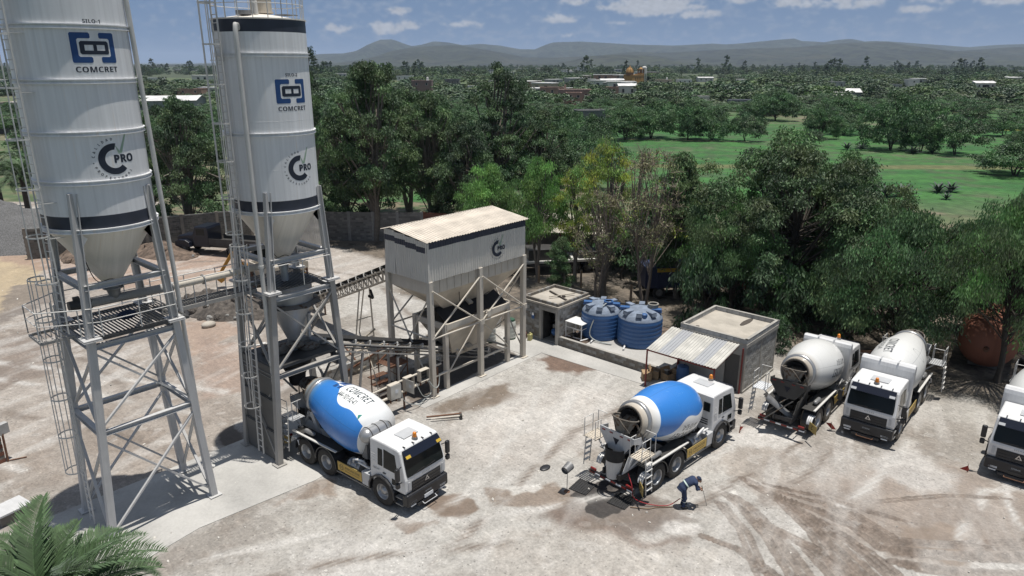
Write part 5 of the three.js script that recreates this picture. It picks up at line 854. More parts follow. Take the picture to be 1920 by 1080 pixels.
{ // church
  const g = thing('church', 'ochre village church with ribbed dome and open bell tower', 'church', V(107, 0, -657)), lat = (p) => new THREE.LatheGeometry(p.map(([x, y]) => new THREE.Vector2(x, y)), 16);
  part('nave', [box(19, 7, 9, 2, 3.5, 0), box(19, .8, 9.4, 2, 7.2, 0)], VM.ochre, g); part('facade', box(1, 8.5, 9, 11.5, 4.2, 0), VM.ochreDk, g);
  part('drum', lat([[3.4, 7], [3.4, 9.3], [3.7, 9.5]]).translate(-5, 0, 0), VM.ochreDk, g); part('dome', lat([[3.5, 9.5], [3.3, 10.9], [2.7, 12.3], [1.7, 13.4], [.5, 13.9], [.45, 14.8], [.05, 15.6], [0, 16.2]]).translate(-5, 0, 0), VM.ochre, g); for (let k = 0; k < 8; k++) { const a = k * .785; part('dome_rib', tubeAlong([[3.55, 9.5], [3.35, 10.9], [2.75, 12.3], [1.75, 13.4], [.5, 13.95]].map(([r, y]) => V(-5 + Math.cos(a) * r, y, Math.sin(a) * r)), .16, 10, 5), VM.ochreDk, g); }
  const tw = part('bell_tower', [box(4, 9, 4, 9.2, 4.5, 2.4)], VM.ochre, g); part('arch', [[-1.7, -1.7], [1.7, -1.7], [-1.7, 1.7], [1.7, 1.7]].map(([x, z]) => box(.8, 3, .8, 9.2 + x, 10.5, 2.4 + z)), VM.ochreDk, tw); part('cap', [box(4.4, .5, 4.4, 9.2, 12.2, 2.4), new THREE.ConeGeometry(1.8, 1.8, 8).translate(9.2, 13.3, 2.4)], VM.ochre, tw);
  part('window', [-2, 1.5, 5].map((x) => box(1, 2, .1, x, 4.5, 4.53)), VM.hole, g);
}
{ const g = thing('water_tower', 'white cylindrical village water tank on columns right of the church', 'water tower', V(119, 0, -668)); part('tank', [cyl(2.2, 2.2, 5, 0, 11, 0, 20), new THREE.SphereGeometry(2.2, 20, 8, 0, 6.3, 0, 1.57).scale(1, .5, 1).translate(0, 13.5, 0)], VM.white, g); for (let k = 0; k < 4; k++) part('column', box(.5, 8.5, .5, Math.cos(k * 1.571 + .8) * 1.9, 4.25, Math.sin(k * 1.571 + .8) * 1.9), VM.white, g); }
{ const g = thing('boundary_wall', 'pale boundary wall climbing from the shed towards the low grey farm building', 'wall', V(216, 0, -450), .95); part('wall', box(110, 1.6, .3, 0, .8, 0), VM.grey, g); }
{ const r = rng(61); // masts of the far line
  for (const [x, z, h, l] of [[262, -930, 16, 'far slender pole left on the plain skyline'], [1700, -4300, 52, 'far pylon on the right hand ridge, nearer the picture edge'], [2150, -5000, 60, 'far pylon on the right hand ridge, nearer the middle']]) { const g = thing('pylon', l, 'pylon', V(x, 0, z)); part('mast', [box(h * .02, h, h * .02, 0, h / 2, 0)], VM.grey, g); part('arm', [box(h * .2, h * .015, h * .015, 0, h * .85, 0), box(h * .15, h * .015, h * .015, 0, h * .72, 0)], VM.grey, g); }
}
{ // little houses strewn over the far plain, a few pixels each
  const r = rng(515), tones = [VM.white, VM.white, VM.beige, VM.grey, VM.brick], roofs = [VM.zinc, VM.roof, VM.roof], geoW = [0, 1, 2].map((k) => metricUV(merged([box(9 + k * 3, 3.2, 7, 0, 1.6, 0)]))), geoR = [0, 1, 2].map((k) => metricUV(merged([box(9.6 + k * 3, .35, 7.6, 0, 3.37, 0)]))), geoP = metricUV(merged([box(1.4, 1.3, .12, -2, 1.7, 3.5), box(1.4, 1.3, .12, 2, 1.7, 3.5)]));
  for (let k = 0; k < 95; k++) { const d = 430 * Math.pow(2600 / 430, r()), t = -.75 + 1.5 * r(), cl = r() < .5, x = (cl ? .08 + (r() - .5) * .22 : t) * d, s = .8 + r() * .9, i = Math.floor(r() * 3); if (villageClear.some(([a, b, w]) => Math.hypot(x - a, -d - b) < w + 14)) continue;
    const g = thing('far_house', 'small pale house among the trees of the far plain', 'house', V(x, 0, -d), r() * 1.2 - .6, 'little houses strewn over the far plain'); g.scale.setScalar(s); meshOf('wall', geoW[i], tones[Math.floor(r() * 5)], g); meshOf('roof', geoR[i], roofs[Math.floor(r() * 3)], g); meshOf('window', geoP, VM.hole, g); farSpots.push([x, -d, 9 * s]); toName.push(g); }
  nameByPlace('small far house');
}
// ---------------------------------------------------------------- concrete mixer trucks (local +x forward, origin on the ground under the front axle)
const drumTex = { }, wrapped = (t) => { t.wrapS = t.wrapT = THREE.RepeatWrapping; return t; };
function drumPrint(kind, neck) { // u runs round the drum from its top towards the right side, v from the mouth to the front
  const key = kind + (neck ? '_neck' : ''); if (drumTex[key]) return drumTex[key];
  const W = 2048, H = 1024; // canvas x = v (mouth on the left), canvas y = round, 0 at the top of the drum going to the right hand side
  drumTex[key] = wrapped(canvasTex(W, H, (g) => {
    g.fillStyle = kind === 'blue' ? '#2f74bd' : '#d9d9d6'; g.fillRect(0, 0, W, H);
    const word = (y0) => {
      g.save(); g.translate(0, y0); g.fillStyle = kind === 'blue' ? '#1c2a30' : '#2b3038'; g.textAlign = 'left'; g.textBaseline = 'alphabetic';
      const line = (t, px, x, y, w) => { g.font = `bold ${px}px sans-serif`; const m = g.measureText(t).width; g.save(); g.translate(x, y); g.scale(w / m, 1); g.fillText(t, 0, 0); g.restore(); };
      line('COMCRET', 78, 1010, 30, 720); line('444-101-92-41', 52, 985, 84, 560); g.restore();
    };
    if (kind === 'blue') {
      g.fillStyle = '#dfe0df'; // two white fields with waved edges, each with the lettering
      const field = () => { g.beginPath(); g.moveTo(420, -6); g.bezierCurveTo(560, 4, 760, 34, 900, 72); g.bezierCurveTo(1050, 120, 1090, 148, 1250, 154); g.bezierCurveTo(1420, 158, 1480, 138, 1640, 146); g.bezierCurveTo(1800, 156, 1900, 176, W, 184); g.lineTo(W, -150); g.bezierCurveTo(1700, -130, 1300, -60, 960, -48); g.bezierCurveTo(760, -38, 600, -16, 420, -6); g.fill(); };
      const block = () => { g.fillStyle = '#dfe0df'; field(); g.fillStyle = '#1f7d74'; g.beginPath(); g.moveTo(1760, 140); g.lineTo(1830, 125); g.lineTo(1815, 168); g.fill(); word(30); drawBracketLogo(g, 640, -95, .75, false, '#1f4f92'); };
      block(); g.save(); g.translate(0, H); block(); g.restore();
      g.save(); g.translate(0, 580); g.scale(1, -1); g.fillStyle = '#dfe0df'; field(); g.restore(); g.save(); g.translate(2660, 590); g.rotate(Math.PI); word(30); g.restore();
      g.fillStyle = '#dfe0df'; if (neck) { g.fillRect(0, 0, 450, H); g.strokeStyle = '#8fb4d8'; g.lineWidth = 9; g.beginPath(); g.moveTo(450, 0); g.lineTo(450, H); g.stroke(); } g.fillRect(1970, 0, 80, H);
    } else {
      g.save(); word(60); g.restore(); g.save(); g.translate(2660, 620); g.rotate(Math.PI); word(0); g.restore(); g.strokeStyle = '#8d8f90'; g.lineWidth = 5; g.beginPath(); g.ellipse(1250, 905, 75, 52, 0, 0, 7); g.stroke();
    }
    // seams, scuffs, splashes of dry cement and dust
    const r = rng(kind === 'blue' ? 5 : 9); g.strokeStyle = 'rgba(40,50,60,.22)'; g.lineWidth = 3; for (const x of [520, 1010, 1490]) { g.beginPath(); g.moveTo(x, 0); g.lineTo(x, H); g.stroke(); } for (const y of [220, 560, 900]) { g.beginPath(); g.moveTo(250, y); g.lineTo(1900, y + 12); g.stroke(); }
    for (let i = 0; i < 500; i++) { const x = r() * W, y = r() * H; g.fillStyle = `rgba(215,205,190,${.05 + r() * .2})`; g.beginPath(); g.ellipse(x, y, 1 + r() * 7, 1 + r() * 4, r() * 3, 0, 7); g.fill(); }
    for (let i = 0; i < 60; i++) { const x = r() * W, y = r() * H; g.strokeStyle = `rgba(225,225,220,${.1 + r() * .25})`; g.lineWidth = 1 + r() * 2; g.beginPath(); g.moveTo(x, y); g.lineTo(x + (r() - .5) * 160, y + (r() - .5) * 20); g.stroke(); }
    const gr = g.createLinearGradient(0, 0, 420, 0); gr.addColorStop(0, 'rgba(150,138,120,.85)'); gr.addColorStop(1, 'rgba(150,138,120,0)'); g.fillStyle = gr; g.fillRect(0, 0, 420, H);
  }));
  return drumTex[key];
}
const signTex = canvasTex(1024, 256, (g) => { g.fillStyle = '#b99a4c'; g.fillRect(0, 0, 1024, 256); g.strokeStyle = '#2b2414'; g.lineWidth = 13; g.beginPath(); g.arc(160, 128, 84, 0, 7); g.stroke(); g.beginPath(); g.moveTo(100, 188); g.lineTo(220, 68); g.stroke(); g.fillStyle = '#2b2414'; g.font = 'bold 100px sans-serif'; g.textBaseline = 'middle'; g.textAlign = 'center'; g.fillText('6', 118, 106); g.fillText('S', 205, 152); g.textAlign = 'left'; g.save(); g.translate(300, 100); g.scale(650 / g.measureText('¡PRECAUCION!').width, 1); g.fillText('¡PRECAUCION!', 0, 0); g.restore(); g.font = 'bold 52px sans-serif'; g.save(); g.translate(320, 186); g.scale(600 / g.measureText('Mantenga su distancia').width, 1); g.fillText('Mantenga su distancia', 0, 0); g.restore(); const r = rng(3); for (let i = 0; i < 300; i++) { g.fillStyle = `rgba(120,105,80,${r() * .25})`; g.fillRect(r() * 1024, r() * 256, r() * 30, r() * 6); } });
const plateTex = textTex('SITRAK', 512, 160, '#9aa0a4', 'bold 100px sans-serif'), doorTex = textTex('CRE-04', 512, 160, '#5b646e', 'bold 110px sans-serif'), nameTex = textTex('S I T R A K', 1024, 128, '#8d9296', 'bold 76px sans-serif');
const taper = (g) => { const p = g.attributes.position; for (let i = 0; i < p.count; i++) { const y = p.getY(i), k = y > 1.85 ? 1 - (y - 1.85) * .055 : 1; p.setZ(i, p.getZ(i) * k); } g.computeVertexNormals(); return g; };
const lathe = (pts, seg = 28) => new THREE.LatheGeometry(pts.map(([x, y]) => new THREE.Vector2(x, y)), seg);
const tyreGeo = (() => { const R = .565, w = .165, t = [[.30, -w + .03], [.37, -w], [.49, -w - .005], [.54, -w + .02], [R, -w + .05]]; for (const y of [-.06, 0, .06]) t.push([R, y - .028], [R - .018, y - .02], [R - .018, y - .008], [R, y]); t.push([R, w - .05], [.54, w - .02], [.49, w + .005], [.37, w], [.30, w - .03]); return metricUV(clean(lathe(t, 32).rotateX(Math.PI / 2))); })();
const rimGeo = (() => { const gs = [lathe([[.30, -.13], [.295, .1], [.31, .14], [.30, .15], [.27, .1], [.26, .02], [.2, .0], [.13, .03], [.12, .12], [.0, .125]], 28).rotateX(Math.PI / 2)]; for (let k = 0; k < 10; k++) { const a = k / 10 * 6.283; gs.push(cyl(.02, .02, .05, 0, 0, 0, 6).rotateX(Math.PI / 2).translate(Math.cos(a) * .17, Math.sin(a) * .17, .03)); } return metricUV(merged(gs)); })();
const rimDeep = (() => { const gs = [lathe([[.31, -.13], [.30, .1], [.315, .15], [.30, .155], [.265, .1], [.25, -.06], [.17, -.1], [.15, -.02], [.13, .06], [0, .065]], 28).rotateX(Math.PI / 2)]; for (let k = 0; k < 10; k++) { const a = k / 10 * 6.283; gs.push(cyl(.018, .018, .05, 0, 0, 0, 6).rotateX(Math.PI / 2).translate(Math.cos(a) * .2, Math.sin(a) * .2, -.06)); } return metricUV(merged(gs)); })();
function wheel(o, x, z, dual, tyreM) {
  const w = new THREE.Group(); w.name = 'wheel'; w.position.set(x, .645, z); w.scale.set(1.14, 1.14, 1.02); o.add(w); const s = Math.sign(z);
  const spin = (x * 7.3 + z) % 1; w.rotation.z = spin;
  if (dual) { const a = meshOf('tyre', tyreGeo, tyreM, w); a.position.z = -s * .0; const b = meshOf('tyre', tyreGeo, tyreM, w); b.position.z = -s * .34; } else meshOf('tyre', tyreGeo, tyreM, w);
  const r = meshOf('rim', dual ? rimDeep : rimGeo, M.steel, w); if (s < 0) r.rotation.y = Math.PI;
}
function makeTruck(name, label, opt, pos, yaw) {
  const o = thing(name, label, 'truck', pos, yaw, 'concrete mixer trucks in the yard'), tyreM = opt.dusty ? M.tyreDusty : M.tyre;
  // chassis
  part('chassis', [box(8.0, .26, .09, -2.75, .95, .42), box(8.0, .26, .09, -2.75, .95, -.42), box(.12, .2, .9, -6.65, .95, 0), box(.12, .2, .9, -3, .95, 0), box(.3, .3, 1.9, 0, .55, 0), box(.26, .3, 1.6, -3.65, .56, 0), box(.26, .3, 1.6, -5.03, .56, 0), rod(V(-.8, .7, 0), V(-3.6, .6, 0), .07, 10)], M.plasticBlack, o);
  for (const z of [1.04, -1.04]) { wheel(o, 0, z, false, tyreM); wheel(o, -3.65, z * 1.02, true, tyreM); wheel(o, -5.12, z * 1.02, true, tyreM); }
  // cab
  const prof = [[-.78, 1.12], [-.62, 1.12], [-.62, .98], [.62, .98], [.78, 1.05], [1.36, 1.05], [1.42, 1.2], [1.43, 1.72], [1.40, 1.84], [1.12, 2.86], [1.04, 2.97], [.9, 3.02], [.2, 3.06], [-.66, 3.06], [-.76, 2.98]];
  part('cab', taper(clean(extr(prof, 2.44, .07))), M.whitePaint, o);
  const ws = [[1.425, 1.84], [1.165, 2.8]], wq = (u, v, off) => { const x = lerp(ws[0][0], ws[1][0], v), y = lerp(ws[0][1], ws[1][1], v); return V(x + off * .97, y + off * .26, u * (1.1 - Math.max(0, y - 1.85) * .06)); };
  { const g = new THREE.PlaneGeometry(1, 1, 10, 6), p = g.attributes.position; for (let i = 0; i < p.count; i++) { const u = p.getX(i) * 2, v = p.getY(i) + .5, q = wq(u * (1 - Math.pow(Math.abs(p.getY(i) * 2), 8) * .03), v, .012 + .02 * (1 - u * u)); p.setXYZ(i, q.x, q.y, q.z); } g.computeVertexNormals(); part('windshield', g, M.glass, o); }
  part('wiper', [rod(wq(.75, .02, .05), wq(.1, .1, .045), .012, 5), rod(wq(.2, .02, .05), wq(-.5, .1, .045), .012, 5)], M.rubber, o);
  part('dashboard_card', [box(.01, .1, .26, 1.335, 2.12, .25, 0, 0, .26), box(.01, .12, .09, 1.29, 2.3, -.05, 0, 0, .26)], M.lampWhite, o);
  const sideWin = (pts) => { for (const s of [1, -1]) part('side_window', taper(clean(extr(pts, .02).translate(0, 0, s * 1.218))), M.glass, o); };
  sideWin([[.98, 1.9], [.80, 2.72], [.12, 2.78], [.12, 1.92]]); sideWin([[.03, 1.94], [.03, 2.72], [-.24, 2.72], [-.24, 1.94]]);
  for (const s of [1, -1]) {
    const d = part('door', taper(clean(extr([[1.04, 1.3], [1.02, 1.86], [.82, 2.78], [.06, 2.84], [.06, 1.12], [.66, 1.12]], .03, .01).translate(0, 0, s * 1.205))), M.whitePaint, o); part('handle', box(.16, .035, .04, .16, 1.66, s * 1.235), M.plasticBlack, d);
    part('lower_window', taper(clean(extr([[.98, 1.32], [.96, 1.58], [.62, 1.58], [.62, 1.3]], .02).translate(0, 0, s * 1.224))), M.glass, d);
    part('vent', [0, 1, 2, 3].map((k) => box(.3, .02, .012, -.5, 2.0 + k * .13, s * 1.222)), M.truckGrey, o);
    if (opt.cabNo) { const m = meshOf('cab_number', new THREE.PlaneGeometry(.5, .16), printMat(doorTex, .5), o); m.position.set(-.35, 1.72, s * 1.226); if (s < 0) m.rotation.y = Math.PI; }
    // mirrors
    const mr = part('mirror', [rbox(.16, .62, .22, .06, 1.28, 2.12, s * 1.5, 2), rbox(.15, .26, .2, .05, 1.28, 1.62, s * 1.5, 2)], M.plasticBlack, o); part('mirror_arm', rod(V(1.2, 2.35, s * 1.2), V(1.28, 2.35, s * 1.5), .022), M.plasticBlack, mr); part('mirror_arm', rod(V(1.2, 1.6, s * 1.2), V(1.28, 1.7, s * 1.5), .025), M.plasticBlack, mr);
    // front wheel arch, steps
    const arch = []; for (let k = 0; k < 9; k++) { const a = -.12 + k / 8 * (Math.PI + .3); arch.push([Math.cos(a) * .80, .66 + Math.sin(a) * .76]); } const arch2 = arch.map(([x, y]) => [x * .89, .66 + (y - .66) * .9]).reverse();
    part('front_fender', [extr([...arch, ...arch2], .42, .01).translate(0, 0, s * 1.06)], M.plasticBlack, o);
    part('step', [box(.42, .05, .32, 1.0, .46, s * 1.08), box(.42, .05, .28, 1.0, .78, s * 1.1), box(.4, .5, .12, 1.0, .68, s * .92)], M.steelDull, o);
    part('headlight', [rbox(.06, .16, .42, .03, 1.50, .62, s * .88), rbox(.05, .07, .3, .02, 1.50, .47, s * .88)], M.lampWhite, o);
    part('corner_panel', [box(.02, .36, .12, 1.44, 1.42, s * 1.0)], M.truckGrey, o);
  }
  part('sun_visor', taper(clean(extr([[1.40, 2.66], [1.15, 2.98], [1.10, 2.96], [1.15, 2.8], [1.35, 2.63]], 2.2, .01))), M.navyVisor, o);
  for (const z of [-.9, .9]) part('visor_sticker', box(.012, .13, .26, 1.345, 2.74, z, 0, 0, .66), opt.cabNo ? M.yellow : M.truckGrey, o);
  part('roof_hatch', rbox(.62, .05, .86, .025, .25, 3.075, -.05, 2), M.truckGrey, o);
  for (const z of [-.8, -.28, .28, .8]) part('marker_light', rbox(.16, .035, .05, .015, 1.0, 3.03, z, 1), M.plasticBlack, o);
  const bc = part('beacon', [cyl(.085, .1, .15, .82, 3.21, .0, 14), new THREE.SphereGeometry(.085, 14, 7, 0, 6.3, 0, 1.57).translate(.82, 3.28, 0)], M.amber, o); part('base', [cyl(.12, .14, .1, .82, 3.08, 0, 14)], M.steelDull, bc);
  const gl = part('grille', [box(.03, .46, 1.72, 1.432, 1.33, 0)], M.plasticBlack, o); part('slat', [0, 1, 2].map((k) => box(.03, .02, 1.68, 1.45, 1.2 + k * .14, 0)), M.darkSteel, gl);
  { const tri = (r, y) => [[0, y + r], [r * .9, y - r * .6], [-r * .9, y - r * .6]]; part('emblem', [extr(tri(.15, 1.37), .02, 0, [tri(.075, 1.36).reverse()]).rotateY(Math.PI / 2).translate(1.475, 0, 0), box(.02, .03, .16, 1.475, 1.31, 0)], M.chrome, o); }
  { const m = meshOf('name_lettering', new THREE.PlaneGeometry(1.2, .11), printMat(nameTex, .4), o); m.rotation.y = Math.PI / 2; m.position.set(1.438, 1.69, 0); }
  const bp = part('bumper', [rbox(.34, .58, 2.46, .07, 1.36, .76, 0, 3), rbox(.12, .16, 1.3, .04, 1.48, .36, 0, 2), box(.02, .05, 2.3, 1.535, .97, 0)], M.plasticBlack, o); part('plate', box(.02, .16, .52, 1.54, .58, 0), opt.cabNo ? M.lampWhite : M.darkSteel, bp);
  { const m = meshOf('name_plate', new THREE.PlaneGeometry(.48, .15), printMat(plateTex, .4), bp); m.rotation.y = Math.PI / 2; m.position.set(1.536, .80, 0); }
  part('tow_bar', bentTube([V(1.5, .4, -.38), V(1.66, .34, -.38), V(1.66, .34, .38), V(1.5, .4, .38)], .02, 6), opt.cabNo ? M.truckGrey : M.rust, o);
  // behind the cab
  part('back_window', box(.03, .46, 1.05, -.785, 2.42, 0), M.glass, o); part('back_window', box(.03, .46, .36, -.785, 2.42, -.84), M.glass, o); part('back_window', box(.03, .46, .34, -.785, 2.42, .84), M.glass, o); part('rear_vent', [1.5, 1.62, 1.74].map((y) => box(.02, .05, .5, -.785, y, .7)), M.plasticBlack, o);
  if (opt.tank === 'cylinder') { const wt = part('water_tank', new THREE.CapsuleGeometry(.335, .85, 8, 24).rotateX(Math.PI / 2).translate(-1.12, 2.72, opt.tankZ), opt.tankMat ?? M.steel, o); part('strap', [-.4, .0, .4].map((z) => new THREE.TorusGeometry(.343, .02, 5, 24).translate(-1.12, 2.72, z + opt.tankZ)), M.darkSteel, wt); part('cradle', [beam(V(-1.12, 1.1, .4), V(-1.12, 2.4, .4), .12), beam(V(-1.12, 1.1, -.5), V(-1.12, 2.4, -.5), .12)], M.truckGrey, o); }
  else {
    const b = [[-1.28, 1.3], [-.86, 1.3], [-.86, 3.2], [-.9, 3.38], [-1.0, 3.48], [-1.16, 3.5], [-1.26, 3.42], [-1.3, 3.25]]; part('deflector_tank', extr(b, 2.46, .06), M.whitePaint, o); part('strap', [-.45, .35].map((z) => box(.5, .02, .07, -1.08, 3.505, z)), M.truckGrey, o);
    part('rivet', [-1, -.4, .2, .8].flatMap((z) => [1.7, 2.4, 3.0].map((y) => box(.014, .04, .05, -1.305, y, z))), M.truckGrey, o);
  }
  part('pump_cabinet', [rbox(.34, .7, .4, .03, -1.55, 1.75, .55, 2), box(.1, .12, .2, -1.5, 2.2, .6), rod(V(-1.5, 2.1, .5), V(-1.5, 2.5, .4), .03)], M.steelDull, o);
  part('hydraulics', [tubeAlong([V(-1.3, 1.3, .9), V(-1.35, 1.5, 1.05), V(-1.8, 1.45, 1.1), V(-2.0, 1.2, 1.0)], .05, 18, 7), tubeAlong([V(-1.0, 1.25, .95), V(-1.1, 1.4, 1.12), V(-1.5, 1.4, 1.1), V(-1.7, 1.15, .9)], .05, 18, 7)], opt.hoseMat ?? M.white, o);
  for (const s of [1, -1]) {
    part('fuel_tank', [orient(new THREE.CylinderGeometry(.27, .27, .75, 20).translate(0, .375, 0), V(-1.55, .98, s * .86), V(-2.6, .98, s * .86)), box(.03, .5, .5, -1.72, .98, s * .86), box(.03, .5, .5, -2.1, .98, s * .86)], M.steel, o);
    part('battery_box', rbox(.5, .62, .5, .03, -.98, .86, s * .98, 2), M.truckGrey, o);
    const sg = part('side_guard', [box(1.6, .44, .025, -2.05, .82, s * 1.2)], M.signYellow, o); const m = meshOf('caution_sign', new THREE.PlaneGeometry(1.56, .40), printMat(signTex, .55), sg); m.position.set(-2.05, .82, s * 1.216); if (s < 0) m.rotation.y = Math.PI;
    part('guard_rail', [box(2.3, .05, .05, -1.9, .44, s * 1.14), box(.05, .4, .05, -1.2, .62, s * 1.12), box(.05, .4, .05, -2.8, .62, s * 1.12)], M.steelDull, o);
    // rear fenders: flat deck with pale edge and an arch over each wheel
    part('fender_deck', [box(3.1, .03, .62, -4.42, 1.42, s * .93)], M.darkSteel, o); part('deck_edge', [box(3.1, .05, .1, -4.42, 1.445, s * 1.22)], M.railWhite, o);
    for (const x of [-3.65, -5.12]) { const a = []; for (let k = 0; k <= 14; k++) { const t = -.05 + k / 14 * (Math.PI + .1); a.push([x + Math.cos(t) * .735, .64 + Math.sin(t) * .76]); } const b = a.map(([u, v]) => [x + (u - x) * .94, .64 + (v - .64) * .94]).reverse(); part('fender', extr([...a, ...b], .6).translate(0, 0, s * .96), M.plasticBlack, o); }
    part('air_tank', orient(new THREE.CapsuleGeometry(.11, .5, 4, 12).translate(0, .3, 0), V(-4.7, 1.58, s * 1.0), V(-6, 1.58, s * 1.0)), M.steelDull, o); part('hose_roll', [0, 1, 2].map((k) => new THREE.TorusGeometry(.3, .045, 6, 20, 3.2).translate(-5.9 - .0, .82, s * (1.2 - k * .09))), M.white, o);
    part('tail_light', [rbox(.1, .12, .3, .03, -6.75, .80, s * .95)], M.tailRed, o);
  }
  part('rear_bar', [box(.1, .16, 2.36, -6.7, .62, 0)], M.plasticBlack, o); for (let k = 0; k < 8; k++) part('reflector', box(.02, .06, .27, -6.76, .62, -1.0 + k * .285), k % 2 ? M.lampWhite : M.tailRed, o);
  if (!opt.noFlag) { const m = part('rear_sign', box(.02, .42, .62, -6.55, .85, 1.42, -.7), M.signYellow, o); const c = meshOf('caution_sign', new THREE.RingGeometry(.09, .115, 20), mat([.03, .025, .01], .6), m); c.position.set(-6.54, .87, 1.435); c.rotation.y = -.7; }
  for (const c of o.children) if (/^(cab|windshield|wiper|dashboard_card|side_window|door|vent|cab_number|mirror|mirror_arm|sun_visor|visor_sticker|roof_hatch|marker_light|beacon|grille|emblem|name_lettering|back_window|rear_vent|corner_panel|bumper|headlight|step|tow_bar)$/.test(c.name)) { c.scale.set(.97, .945, .95); c.position.y *= .945; c.position.x *= .97; c.position.z *= .95; }
  // drum on its tilted axis
  const dg = new THREE.Group(); dg.name = 'drum'; dg.position.set(-1.42, 2.29, 0); dg.rotation.z = Math.PI / 2 - .178; o.add(dg);     // local +y runs up to the mouth
  const spin = new THREE.Group(); spin.name = 'drum_body'; spin.rotation.y = opt.spin ?? 0; dg.add(spin);
  const shape = [[.68, -.06], [1.06, .14], [1.19, .5], [1.275, .95], [1.30, 1.4], [1.275, 1.95], [1.17, 2.55], [.99, 3.2], [.82, 3.78], [.70, 4.12], [.67, 4.3]];
  { const g = lathe(shape, 64), uv = g.attributes.uv, p = g.attributes.position; for (let i = 0; i < p.count; i++) uv.setXY(i, 1 - clamp(p.getY(i) / 4.3), .75 + uv.getX(i)); const m = new THREE.MeshPhysicalMaterial({ map: drumPrint(opt.drum, opt.neck), roughness: .38, clearcoat: .35, clearcoatRoughness: .3 }); m.side = THREE.DoubleSide; if (opt.drum !== 'blue') m.color.setRGB(.82, .82, .82);
    const body = meshOf('shell', g, m, spin); }
  part('front_dish', lathe([[0, -.16], [.5, -.14], [.66, -.06]], 40), M.steelDull, spin);
  part('roller_ring', lathe([[.74, 3.84], [.85, 3.84], [.85, 4.0], [.74, 4.0]], 48), M.steel, spin);
  part('mouth', lathe([[.67, 4.3], [.69, 4.34], [.63, 4.36], [.55, 4.3], [.52, 3.7], [.2, 3.4], [0, 3.4]], 40), M.cementCrust, spin);
  { const gs = []; for (let k = 0; k < 3; k++) { const a = k * 2.1; gs.push(tubeAlong([0, 1, 2, 3, 4].map((i) => V(Math.cos(a + i * .5) * .46, 4.1 - i * .15, Math.sin(a + i * .5) * .44)), .05, 12, 5)); } part('mixing_blade', gs, M.rubber, spin); }
  part('gearbox', [cyl(.3, .38, .3, 0, -.2, 0, 18), cyl(.2, .2, .2, 0, -.4, 0, 14)], M.steelDull, dg);
  // front pedestal, rear frame
  part('pedestal', [beam(V(-1.2, 1.08, .45), V(-1.25, 1.9, .35), .14), beam(V(-1.2, 1.08, -.45), V(-1.25, 1.9, -.35), .14), box(.2, .16, .9, -1.25, 1.9, 0)], M.truckGrey, o);
  part('rear_frame', [beam(V(-5.0, 1.08, .44), V(-5.35, 2.35, .55), .16), beam(V(-5.0, 1.08, -.44), V(-5.35, 2.35, -.55), .16), beam(V(-6.3, 1.08, .4), V(-5.5, 2.3, .6), .1), beam(V(-6.3, 1.08, -.4), V(-5.5, 2.3, -.6), .1), box(.2, .14, 1.2, -5.4, 2.1, 0), extr([[-6.6, 1.08], [-5.0, 1.08], [-5.6, 1.75], [-6.2, 1.75]], .03).translate(0, 0, .46), extr([[-6.6, 1.08], [-5.0, 1.08], [-5.6, 1.75], [-6.2, 1.75]], .03).translate(0, 0, -.46)], opt.frameMat, o);
  // charging hopper: open funnel above the mouth
  { const g = new THREE.CylinderGeometry(.56, .30, .62, 24, 1, true).rotateZ(-.30).translate(-6.02, 3.02, 0); part('charging_hopper', g, M.cementCrust, o); part('hopper_rim', new THREE.TorusGeometry(.565, .035, 6, 30).rotateX(Math.PI / 2).rotateZ(-.30).translate(-5.93, 3.32, 0), M.cementCrust, o); part('hopper_stay', [rod(V(-5.9, 3.2, .55), V(-5.4, 2.3, .6), .04), rod(V(-5.9, 3.2, -.55), V(-5.4, 2.3, -.6), .04), tubeAlong([V(-6.3, 2.9, .5), V(-6.5, 3.3, .3), V(-6.45, 3.5, .0), V(-6.3, 3.3, -.3)], .03, 16, 6)], M.cementCrust, o); part('charge_lip', new THREE.CylinderGeometry(.42, .3, .35, 20, 1, true).rotateZ(1.0).translate(-5.65, 3.1, 0), M.rubber, o); }
  // the tapered plate at the tail with its lamps, collector below, discharge chute
  part('tail_plate', [extr([[-.88, 2.86], [.88, 2.86], [.86, 2.62], [.42, 1.98], [-.42, 1.98], [-.86, 2.62]], .05).rotateY(-Math.PI / 2).translate(-6.48, 0, 0)], opt.frameMat, o);
  part('tail_plate_side', [extr([[-6.48, 2.84], [-5.95, 2.74], [-5.95, 2.4], [-6.48, 2.6]], .03).translate(0, 0, .87), extr([[-6.48, 2.84], [-5.95, 2.74], [-5.95, 2.4], [-6.48, 2.6]], .03).translate(0, 0, -.87)], opt.frameMat, o);
  part('marker_lamp', [-.7, -.28, .28, .7].map((z) => box(.02, .05, .16, -6.515, 2.74, z * .95)), M.tailRed, o);
  part('tail_mark', extr([[-.16, .14], [.16, .14], [0, -.16]], .012).rotateY(-Math.PI / 2).translate(-6.51, 2.42, 0), M.navyVisor, o);
  const ch = new THREE.Group(); ch.name = 'chute'; ch.position.set(-6.28, 1.75, 0); o.add(ch);
